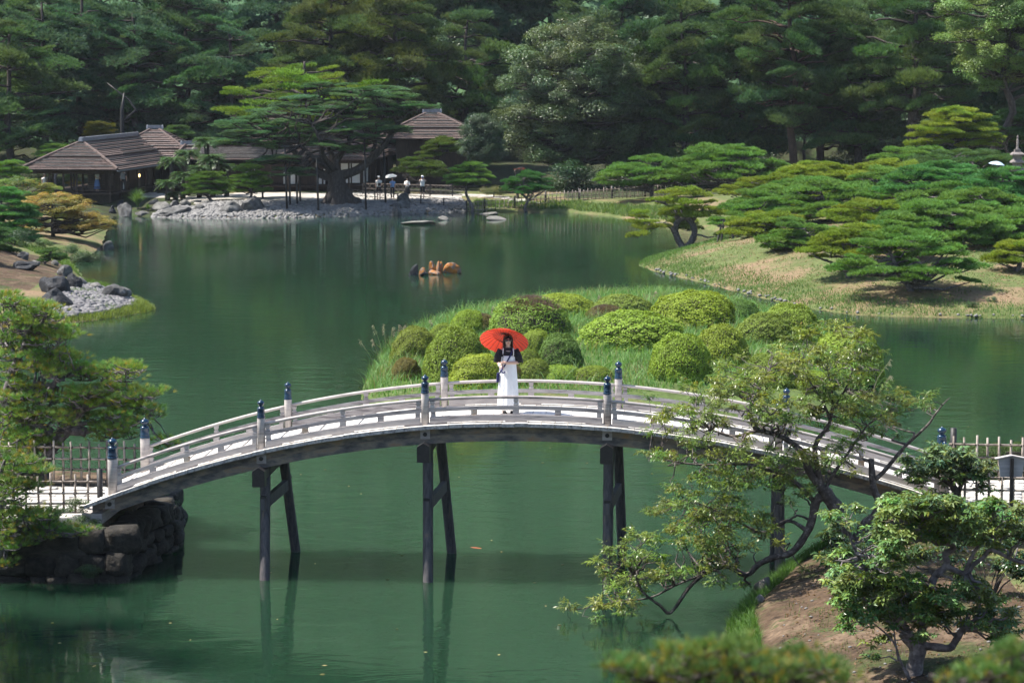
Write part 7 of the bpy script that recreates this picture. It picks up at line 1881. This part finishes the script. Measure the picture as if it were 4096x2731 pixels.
# ---------------------------------------------------------------- people
M['skin'] = solid('skin', [(0.3, (0.52, 0.33, 0.25)), (0.7, (0.60, 0.40, 0.31))], 6, 0.5)
M['skin_legs'] = M['skin']
M['hair'] = solid('dark_brown_hair', [(0.3, (0.012, 0.008, 0.006)), (0.7, (0.035, 0.022, 0.016))], 30, 0.45, stretch=(3, 3, .4))
M['white_cloth'] = solid('white_cotton', [(0.3, (0.70, 0.70, 0.71)), (0.7, (0.80, 0.80, 0.80))], 5, 0.85, 0.004, 30)
M['black_cloth'] = solid('black_knit', [(0.3, (0.008, 0.008, 0.010)), (0.7, (0.02, 0.02, 0.023))], 12, 0.85)
M['navy'] = solid('navy_strap', [(0.3, (0.012, 0.012, 0.07)), (0.7, (0.02, 0.02, 0.10))], 9, 0.6)
M['blue_cloth'] = solid('sky_blue_cotton', [(0.3, (0.14, 0.27, 0.55)), (0.7, (0.2, 0.34, 0.62))], 6, 0.85)
M['denim'] = solid('pale_denim', [(0.3, (0.08, 0.15, 0.33)), (0.7, (0.13, 0.21, 0.42))], 6, 0.85)
M['grey_cloth'] = solid('grey_cotton', [(0.3, (0.2, 0.2, 0.21)), (0.7, (0.3, 0.3, 0.31))], 6, 0.85)
M['lens'] = solid('dark_lenses', [(0.3, (0.004, 0.004, 0.004)), (0.7, (0.01, 0.01, 0.01))], 3, 0.08, spec=0.8)
M['lips'] = solid('rose_lips', [(0.3, (0.35, 0.10, 0.09)), (0.7, (0.42, 0.14, 0.12))], 3, 0.4)
M['silver'] = solid('silver_chain', [(0.3, (0.55, 0.55, 0.55)), (0.7, (0.7, 0.7, 0.7))], 3, 0.25, metal=0.8)
def umbrella_mat(name, c, trans):
    m, nt, out = new_mat(name)
    p = N(nt, 'BsdfPrincipled'); p.inputs['Base Color'].default_value = (*c, 1); p.inputs['Roughness'].default_value = .6
    t = N(nt, 'BsdfTranslucent'); t.inputs[0].default_value = (*c, 1)
    s = N(nt, 'MixShader'); s.inputs[0].default_value = trans
    nt.links.new(p.outputs[0], s.inputs[1]); nt.links.new(t.outputs[0], s.inputs[2]); nt.links.new(s.outputs[0], out.inputs[0])
    return m
M['red_cloth'] = umbrella_mat('vermilion_umbrella_cloth', (0.64, 0.055, 0.024), .36)
M['white_umbrella'] = umbrella_mat('white_parasol_cloth', (0.78, 0.78, 0.76), .3)
M['black_umbrella'] = umbrella_mat('black_parasol_cloth', (0.012, 0.012, 0.014), .05)
M['blue_umbrella'] = umbrella_mat('pale_blue_parasol_cloth', (0.50, 0.66, 0.80), .3)

def skin_mesh(name, verts, edges, radii, mat, parent, levels=2, root=0):
    me = bpy.data.meshes.new(name); me.from_pydata([tuple(v) for v in verts], edges, [])
    me.materials.append(mat)
    ob = link(name, me, parent)
    sk = ob.modifiers.new('skin', 'SKIN'); sk.use_smooth_shade = True
    if not me.skin_vertices:
        me.skin_vertices.new()
    for i, r_ in enumerate(radii):
        d = me.skin_vertices[0].data[i]; d.radius = r_ if isinstance(r_, tuple) else (r_, r_); d.use_root = (i == root)
    sb_ = ob.modifiers.new('subdivision', 'SUBSURF'); sb_.levels = levels; sb_.render_levels = levels
    return ob

def body(parent, arms, levels=1, h=1.65, hands=True, legs=((-.085, 0), (.085, 0)), tilt=0.0, bend=0.0):
    """continuous figure facing -y; arms = ((elbow, wrist), (elbow, wrist)) right then left (as seen from the front: viewer's left first)"""
    V = [(0, 0, .92), (0, .005, 1.04), (0, 0, 1.20), (0, 0, 1.33), (0, .005, 1.405), (0, -.005, 1.46), (0, -.015, 1.515), (0, -.012, 1.575), (0, -.002, 1.625)]
    Rr = [(.135, .10), (.115, .085), (.135, .09), (.12, .08), (.055, .05), (.048, .048), (.066, .078), (.078, .092), (.055, .065)]
    E_ = [(i, i + 1) for i in range(8)]
    for sgn, (el, wr) in zip((-1, 1), arms):
        n = len(V); sh = (sgn * .165, 0, 1.355)
        V += [sh, el, wr]; Rr += [.052, .040, .027]; E_ += [(3, n), (n, n + 1), (n + 1, n + 2)]
        if hands:
            w = Vector(wr); d = (w - Vector(el)).normalized(); p = w + d * .06
            s = d.cross(Vector((0, -1, .3))).normalized()
            m = len(V); V.append(tuple(p)); Rr.append((.030, .018)); E_.append((n + 2, m))
            if levels > 1:
                for f in range(4):
                    o_ = s * (.024 - .016 * f); L_ = (.060, .068, .062, .048)[f]
                    k1 = p + d * .032 + o_; k2 = p + d * .05 + o_ + Vector((0, .012, -.02)) * (L_ / .06)
                    a = len(V); V += [tuple(k1), tuple(k2)]; Rr += [.0085, .007]; E_ += [(m, a), (a, a + 1)]
                a = len(V); th_ = w + d * .03 + s * .034; V += [tuple(th_), tuple(th_ + d * .03 + s * .008 + Vector((0, -.01, 0)))]; Rr += [.010, .008]; E_ += [(n + 2, a), (a, a + 1)]
    for sgn, (fx, fy) in zip((-1, 1), legs):
        n = len(V)
        V += [(sgn * .085, 0, .84), (sgn * .02 + fx, fy * .6 - .012, .48), (fx, fy + .012, .09), (fx * 1.15, fy - .09, .04), (fx * 1.2, fy - .15, .03)]
        Rr += [.082, .052, .036, .032, .022]; E_ += [(0, n), (n, n + 1), (n + 1, n + 2), (n + 2, n + 3), (n + 3, n + 4)]
    if levels > 1:      # nose bridge and tip, chin
        n = len(V); V += [(0, -.098, 1.548)]; Rr += [.010]; E_ += [(7, n)]
    V = [tuple(Vector(p) * (h / 1.68)) for p in V]; Rr = [tuple(q * h / 1.68 for q in (r_ if isinstance(r_, tuple) else (r_, r_))) for r_ in Rr]
    return skin_mesh('body', V, E_, Rr, M['skin'], parent, levels)

def ell(cx_, cy_, z, rx, ry, n=16, ph=0.0, wav=0.0, nw=0):
    return [(cx_ + rx * (1 + wav * math.sin(nw * a + ph)) * math.cos(a), cy_ + ry * (1 + wav * math.sin(nw * a + ph)) * math.sin(a), z) for a in [2 * math.pi * k / n for k in range(n)]]

def hair_cap(parent, h=1.65, long=0.0, seed=0):
    """hair shell open at the face; long = length below the chin"""
    k = h / 1.68; n = 22; rings = []
    zs = [1.695, 1.675, 1.635, 1.585, 1.53, 1.47] + ([1.40, 1.33 - long * .3] if long else [])
    rad = [.03, .066, .094, .104, .104, .10] + ([.115, .11] if long else [])
    mb = MB(); vs = []; fs = []
    for i, (z, r_) in enumerate(zip(zs, rad)):
        open_ = 0.0 if i < 2 else (0.55 if i == 2 else .95)
        for j in range(n):
            t = j / (n - 1); a = -math.pi / 2 + open_ + t * (2 * math.pi - 2 * open_)
            wv = 1 + .03 * math.sin(j * 2.3 + i)
            vs.append((r_ * .92 * wv * math.cos(a) * k, (r_ * 1.08 * wv * math.sin(a) + .004) * k, z * k))
    for i in range(len(zs) - 1):
        for j in range(n - 1): fs.append((i * n + j, i * n + j + 1, (i + 1) * n + j + 1, (i + 1) * n + j))
    fs.append(tuple(range(n - 1, -1, -1)))
    mb.add(vs, fs); o_ = mb.build('hair', M['hair'], parent, True)
    sd = o_.modifiers.new('thickness', 'SOLIDIFY'); sd.thickness = .012; sd.offset = -1
    return o_

def torso(parent, name, mat, z0, z1, k=1.0, wide=1.0, sleeves=None, slen=.55):
    mb = MB()
    prof_ = [(.92, .155, .115), (1.04, .142, .105), (1.20, .162, .115), (1.32, .172, .108), (1.385, .125, .085), (1.42, .068, .064)]
    rg = [ell(0, .003, z * k, a * wide * k, b * wide * k) for z, a, b in prof_ if z0 - .001 <= z <= z1]
    mb.rings(rg, cap=False)
    if sleeves:
        for sgn, (el, wr) in zip((-1, 1), sleeves):
            a = Vector((sgn * .145, 0, 1.35)) * k; e = Vector(el) * k; w = Vector(wr) * k
            pts = [a, a.lerp(e, .5), e] + ([e.lerp(w, slen - 1)] if slen > 1 else [])
            if slen < 1: pts = [a, a.lerp(e, slen * .6), a.lerp(e, slen)]
            mb.tube(pts, [.072 * k, .068 * k, .064 * k, .052 * k][:len(pts)], 12, cap=False)
    o_ = mb.build(name, mat, parent, True)
    sd = o_.modifiers.new('thickness', 'SOLIDIFY'); sd.thickness = .006
    return o_

def trousers(parent, mat, z_end, k=1.0, legs=((-.085, 0), (.085, 0)), name='trousers', wide=1.0):
    mb = MB(); mb.rings([ell(0, 0, .99 * k, .148 * k, .11 * k), ell(0, 0, .88 * k, .165 * k, .12 * k), ell(0, 0, .80 * k, .16 * k, .115 * k)], cap=False)
    for sgn, (fx, fy) in zip((-1, 1), legs):
        t = lambda z: (0.84 - z) / .76
        mb.tube([Vector((sgn * .085, 0, .86)) * k, Vector((sgn * .02 + fx, fy * .6 - .012, .48)) * k, Vector((fx, fy + .012, .09)) * k][:3] if z_end < .3 else [Vector((sgn * .085, 0, .86)) * k, Vector((sgn * .03 + fx * .9, fy * .5, z_end)) * k], [.088 * k * wide, .066 * k * wide, .052 * k * wide] if z_end < .3 else [.088 * k, .08 * k], 12, cap=False)
    return mb.build(name, mat, parent, True)

def skirt(parent, mat, z0, z1, r0, r1, k=1.0, name='skirt', pleats=9, n=36):
    rg = []
    for i in range(7):
        t = i / 6; rg.append(ell(0, 0, (z0 + (z1 - z0) * t) * k, (r0 + (r1 - r0) * t ** .8) * k, (r0 + (r1 - r0) * t ** .8) * .8 * k, n, i * .15, .035 * t, pleats))
    mb = MB(); mb.rings(rg, cap=False); o_ = mb.build(name, mat, parent, True); sd = o_.modifiers.new('thickness', 'SOLIDIFY'); sd.thickness = .005
    return o_

def shoes(parent, mat, k=1.0, legs=((-.085, 0), (.085, 0))):
    for fx, fy in legs:
        mb = MB(); mb.rings([[(x * k, y * k, z * k) for x, y, z in ell(fx * 1.08, fy + dy, 0, rx, 0.001, 10)] for dy, rx in ()] or [[((fx * 1.1 + w * math.cos(a)) * k, (fy + dy) * k, (.035 + h * math.sin(a)) * k) for a in [6.283 * j / 10 for j in range(10)]] for dy, w, h in ((.06, .02, .02), (.04, .04, .035), (-.05, .042, .036), (-.13, .046, .028), (-.18, .03, .018))])
        mb.build('shoe', mat, parent, True)

def hat(parent, mat, k=1.0, peak=True):
    mb = MB(); mb.lathe([(.10 * k, 0), (.102 * k, .03 * k), (.09 * k, .075 * k), (.05 * k, .10 * k), (.005, .108 * k)], 14, (0, 0, 1.605 * k))
    if peak: mb.box((0, -.135 * k, 1.61 * k), (.15 * k, .11 * k, .012 * k), 0, .15)
    else: mb.lathe([(.16 * k, -.02 * k), (.105 * k, .01 * k)], 14, (0, 0, 1.605 * k))
    return mb.build('hat', mat, parent, True)

def parasol(label, hub, tip_dir, hands, R_, sag, ribs, mat, rib_mat, grp=None, seed=0, name='umbrella', shaft=.009):
    """open umbrella; canopy panels scalloped between ribs, ribs, stretchers, shaft with handle, ferrule"""
    hub = Vector(hub); n = Vector(tip_dir).normalized()
    x = n.orthogonal().normalized(); y = n.cross(x)
    e_ = empty(name, hub, label, 'umbrella', grp)
    mb = MB(); rows = 7; sub = 3; cols = ribs * sub; vs = []; fs = []
    def P_(r, a, drop=0.0): return (x * math.cos(a) + y * math.sin(a)) * (R_ * r) - n * (sag * (r ** 2.1) + drop)
    for i in range(rows + 1):
        r = i / rows
        for j in range(cols):
            a = 2 * math.pi * j / cols; m = (j % sub) / sub
            sc_ = math.sin(math.pi * m) * .035 * r
            q_ = P_(r * (1 - sc_ * .6), a, -sc_ * .25 * R_)
            vs.append(q_)
    for i in range(rows):
        for j in range(cols):
            j2 = (j + 1) % cols; fs.append((i * cols + j, (i + 1) * cols + j, (i + 1) * cols + j2, i * cols + j2))
    mb.add(vs, fs); mb.build('canopy', mat, e_, True)
    for k in range(ribs):
        a = 2 * math.pi * k / ribs
        mb = MB(); mb.tube([P_(r, a, .008) for r in (.02, .3, .6, .85, 1.0)], .0045, 4)
        mb.tube([-n * (.36 * R_ + sag * .3), P_(.5, a, .012)], .003, 4); mb.build('rib', rib_mat, e_)
    hd = Vector(hands) - hub
    end = hd + (hd.normalized()) * .12
    mb = MB(); mb.tube([n * .06, Vector((0, 0, 0)), hd * .5, end], [.004, shaft, shaft, shaft], 7); mb.lathe([(.03, 0), (.03, .01), (.012, .02)], 10, tuple(-n * .02)); mb.build('shaft', M['black'], e_, True)
    mb = MB(); q = end; d = hd.normalized(); s = Vector((1, 0, 0))
    mb.tube([q - d * .06, q, q + d * .05, q + d * .085 + s * .02, q + d * .085 + s * .05, q + d * .05 + s * .065], .013, 8); mb.build('handle', M['navy'], e_, True)
    return e_

# --- the woman on the bridge
wfoot = None
for t in np.arange(.6, 2.2, .02):
    s_, z_ = on_plane(2032, 1655, float(t))
    if z_ <= arch(s_): wfoot = BP(s_, float(t), arch(s_) + .004); break
woman = empty('person', wfoot, 'woman in a long white dress and black top holding a red umbrella on the bridge', 'person', None, R(4))
arms = (((-.225, -.03, 1.11), (-.165, -.19, 1.045)), ((.235, -.04, 1.10), (-.085, -.225, 1.115)))
body(woman, arms, 2, 1.66)
torso(woman, 'black_top', M['black_cloth'], .9, 1.43, .988, 1.06, arms, .98)
# wide sleeves to the elbow
for sgn, (el, wr) in zip((-1, 1), arms):
    a = Vector((sgn * .15, 0, 1.36)); e = Vector(el) + Vector((sgn * .012, 0, -.02)); mb = MB()
    mb.tube([a, a.lerp(e, .5) + Vector((sgn * .02, 0, 0)), e], [.070, .072, .074], 14, cap=False)
    o_ = mb.build('sleeve', M['black_cloth'], woman, True); o_.modifiers.new('thickness', 'SOLIDIFY').thickness = .005
# dress
rg = []
for i, (z, rx, ry, w) in enumerate([(1.235, .145, .118, 0), (1.20, .158, .124, 0), (1.10, .162, .126, .01), (.98, .172, .135, .02), (.80, .186, .15, .03), (.60, .198, .165, .04), (.40, .206, .175, .05), (.22, .212, .182, .055), (.085, .218, .188, .06)]):
    rg.append(ell(0, 0, z, rx, ry, 48, .2 * i, w, 11))
mb = MB(); mb.rings(rg, cap=False); o_ = mb.build('dress', M['white_cloth'], woman, True); o_.modifiers.new('thickness', 'SOLIDIFY').thickness = .005
mb = MB()
for sgn in (-1, 1):
    mb.tube([(sgn * .105, -.118, 1.225), (sgn * .112, -.108, 1.31), (sgn * .10, -.055, 1.395), (sgn * .09, .03, 1.40), (sgn * .08, .10, 1.28)], .009, 6)
mb.build('dress_strap', M['white_cloth'], woman, True)
hair_cap(woman, 1.66, .6)
mb = MB()
for sgn in (-1, 1):
    mb.tube([(0, -.082, 1.668), (sgn * .045, -.096, 1.645), (sgn * .082, -.07, 1.59), (sgn * .088, -.045, 1.50), (sgn * .092, -.05, 1.40), (sgn * .085, -.07, 1.30)], [.012, .02, .02, .018, .016, .006], 7)
mb.build('front_lock', M['hair'], woman, True)
mb = MB()
for sgn in (-1, 1):
    c = Vector((sgn * .036, -.105, 1.562)); mb.rings([[c + Vector((math.cos(a) * .033, -.004 * q_, math.sin(a) * .029)) for a in [6.283 * j / 14 for j in range(14)]] for q_ in (-1, 1)])
sg_ = mb.build('sunglasses', M['lens'], woman, True)
mb = MB(); mb.tube([(-.008, -.11, 1.568), (.008, -.11, 1.568)], .003, 5)
for sgn in (-1, 1): mb.tube([(sgn * .064, -.104, 1.57), (sgn * .082, -.04, 1.572), (sgn * .08, .02, 1.565)], .003, 5)
mb.build('frame', M['black'], sg_)
mb = MB(); mb.tube([(-.02, -.089, 1.494), (-.008, -.097, 1.497), (0, -.098, 1.495), (.008, -.097, 1.497), (.02, -.089, 1.494)], [.002, .0055, .006, .0055, .002], 7); mb.build('lips', M['lips'], woman, True)
mb = MB(); mb.tube([Vector((.062 * math.sin(a) * 1.15, -.075 * math.cos(a) * 1.0 - .025, 1.385 - .055 * math.cos(a))) for a in [(-2.2 + 4.4 * i / 16) for i in range(17)]], .005, 6); mb.build('necklace', M['silver'], woman, True)
mb = MB(); pth = [(.11, .04, 1.40), (.095, -.075, 1.36), (.04, -.128, 1.24), (-.04, -.14, 1.10), (-.13, -.11, .95), (-.185, -.05, .86)]
for a, b in zip(pth[:-1], pth[1:]): mb.beam(a, b, .03, .008, up=Vector((0, -1, .2)))
mb.build('bag_strap', M['navy'], woman)
mb = MB(); mb.box((-.215, -.02, .77), (.05, .15, .19), 0, 0, .05, taper=.85); mb.build('bag', M['navy'], woman)
mb = MB(); mb.lathe([(.038, -.03), (.043, 0), (.038, .03)], 12, (-.178, -.165, 1.05)); mb.build('wrist_cuff', M['white_cloth'], woman, True)
shoes(woman, M['black_cloth'], 1.0, ((-.07, -.02), (.075, -.02)))
wm = woman.matrix_basis.copy(); 
loc_w = lambda p: Matrix.Translation(wfoot) @ Matrix.Rotation(R(4), 4, 'Z') @ Vector(p)
rotw = Matrix.Rotation(R(4), 3, 'Z')
parasol('large red umbrella with many ribs held by the woman on the bridge', loc_w((-.05, .17, 1.68)), rotw @ Vector((.15, .58, .80)), loc_w((-.135, -.255, 1.075)), .52, .20, 24, M['red_cloth'], M['black'])

# --- visitors on the far path and in the pavilion (22 pixels tall in the picture)
def visitor(sx, foot, Y, h, rz, label, arms, top, bottom, hat_=None, long_hair=0.0, z_end=.1, skirt_=None, extra=None, grp='visitors on the far path', slen=.6, z0=None):
    p = at(sx, foot, Y); p.z = hz(p.x, Y) if z0 is None else z0
    e_ = empty('person', p, label, 'person', grp, rz); k = h / 1.68
    body(e_, arms, 1, h)
    torso(e_, 'shirt', top, .9, 1.43, k, 1.05, arms, slen)
    if skirt_: skirt(e_, bottom, .96, skirt_, .15, .27, k)
    else: trousers(e_, bottom, z_end, k)
    hair_cap(e_, h, long_hair)
    if hat_: hat(e_, hat_, k)
    shoes(e_, M['black_cloth'], k)
    if extra: extra(e_, k)
    return e_
down = (((-.22, .02, 1.10), (-.21, -.08, .87)), ((.22, .02, 1.10), (.21, -.08, .87)))
def crossbag(e_, k):
    mb = MB(); mb.beam((-.12 * k, -.10 * k, 1.40 * k), (.10 * k, -.135 * k, 1.08 * k), .01, .03, up=Vector((0, -1, .1))); mb.box((.03 * k, -.16 * k, 1.08 * k), (.2 * k, .08 * k, .22 * k)); mb.build('sling_bag', M['black_cloth'], e_)
visitor(1515, 792, 189.5, 1.72, R(8), 'man in white shirt and pale cap with a black sling bag', (((-.23, .02, 1.10), (-.20, -.12, .9)), ((.23, .02, 1.10), (.16, -.16, 1.0))), M['white_cloth'], M['black_cloth'], M['white_cloth'], extra=crossbag, z_end=.55)
v2_ = visitor(1570, 793, 189.8, 1.6, R(-5), 'visitor in a sky blue shirt under a white parasol on the far path', (((-.2, -.03, 1.12), (-.08, -.17, 1.16)), ((.22, .02, 1.10), (.21, -.08, .87))), M['blue_cloth'], M['black_cloth'], None, .4)
pv = v2_.location
parasol('white parasol carried by the visitor in the sky blue shirt', pv + Vector((-.16, -.05, 1.84)), (-.12, -.1, 1), pv + Vector((-.08, -.2, 1.12)), .50, .20, 8, M['white_umbrella'], M['silver'], None)
v3_ = visitor(1629, 791, 190.2, 1.58, R(-20), 'woman in a white blouse under a black parasol on the far path', (((-.2, -.03, 1.12), (-.06, -.16, 1.1)), ((.21, -.03, 1.10), (.10, -.17, 1.12))), M['white_cloth'], M['black_cloth'], None, .5, skirt_=.35, slen=1.5)
pv = v3_.location
parasol('black parasol tilted behind the woman in the white blouse', pv + Vector((.10, .18, 1.72)), (.35, .45, .75), pv + Vector((.09, -.16, 1.12)), .46, .18, 8, M['black_umbrella'], M['black'], None)
def phone(e_, k):
    mb = MB(); mb.box((-.06 * k, -.33 * k, 1.58 * k), (.09, .015, .17)); mb.build('phone', M['blue'], e_)
visitor(1690, 795, 189.6, 1.74, R(14), 'man in a white shirt and cap raising a blue phone to take a picture', (((-.25, -.16, 1.33), (-.10, -.28, 1.50)), ((.25, -.14, 1.30), (.02, -.29, 1.48))), M['white_cloth'], M['black_cloth'], M['white_cloth'], z_end=.5, extra=phone)
GT = 'visitors inside the tea pavilion'
visitor(389, 785, 186.3, 1.62, R(60), 'woman in a white top and blue skirt standing on the veranda of the pavilion', (((-.2, -.05, 1.10), (-.06, -.22, 1.05)), ((.21, -.05, 1.10), (.08, -.24, 1.02))), M['white_cloth'], M['denim'], None, .6, skirt_=.25, grp=GT, z0=zf)
def pack(e_, k):
    mb = MB(); mb.box((0, .19 * k, 1.18 * k), (.3 * k, .16 * k, .42 * k), taper=.85); mb.build('backpack', M['grey_cloth'], e_)
visitor(495, 788, 186.0, 1.68, R(170), 'person in dark clothes with a grey backpack at the corner of the veranda', down, M['black_cloth'], M['black_cloth'], None, 0, extra=pack, grp=GT, z0=zf)
visitor(180, 775, 190, 1.66, R(30), 'visitor in a white shirt half hidden by shrubs left of the pavilion', down, M['white_cloth'], M['grey_cloth'], None, 0, grp=None)
pu = at(3988, 668, 156); gz = hz(pu.x, 156)
v9 = visitor(3992, 760, 156, 1.62, R(10), 'visitor hidden by the pines below the pale blue parasol at the right', (((-.2, -.03, 1.12), (-.08, -.17, 1.16)), ((.22, .02, 1.10), (.21, -.08, .87))), M['white_cloth'], M['grey_cloth'], None, .3, grp=None, z0=pu.z - 1.62)
parasol('pale blue parasol showing above the pines left of the pagoda', Vector((pu.x, 156, pu.z + .34)), (.12, -.05, 1), v9.location + Vector((-.08, -.18, 1.12)), .50, .19, 8, M['blue_umbrella'], M['silver'], None)
# ---------------------------------------------------------------- summer haze over the whole garden
m, nt, out = new_mat('thin_summer_haze')
pv_ = nt.nodes.new('ShaderNodeVolumePrincipled')
pv_.inputs['Color'].default_value = (0.80, 0.88, 1.0, 1); pv_.inputs['Density'].default_value = HAZE; pv_.inputs['Anisotropy'].default_value = 0.0
nt.links.new(pv_.outputs[0], out.inputs['Volume'])
mb = MB(); mb.box((0, 240, 134), (460, 600, 276)); hz_o = mb.build('haze', m)
tag(hz_o, 'thin bluish summer haze hanging over the pond and the wood', None, None, 'stuff')
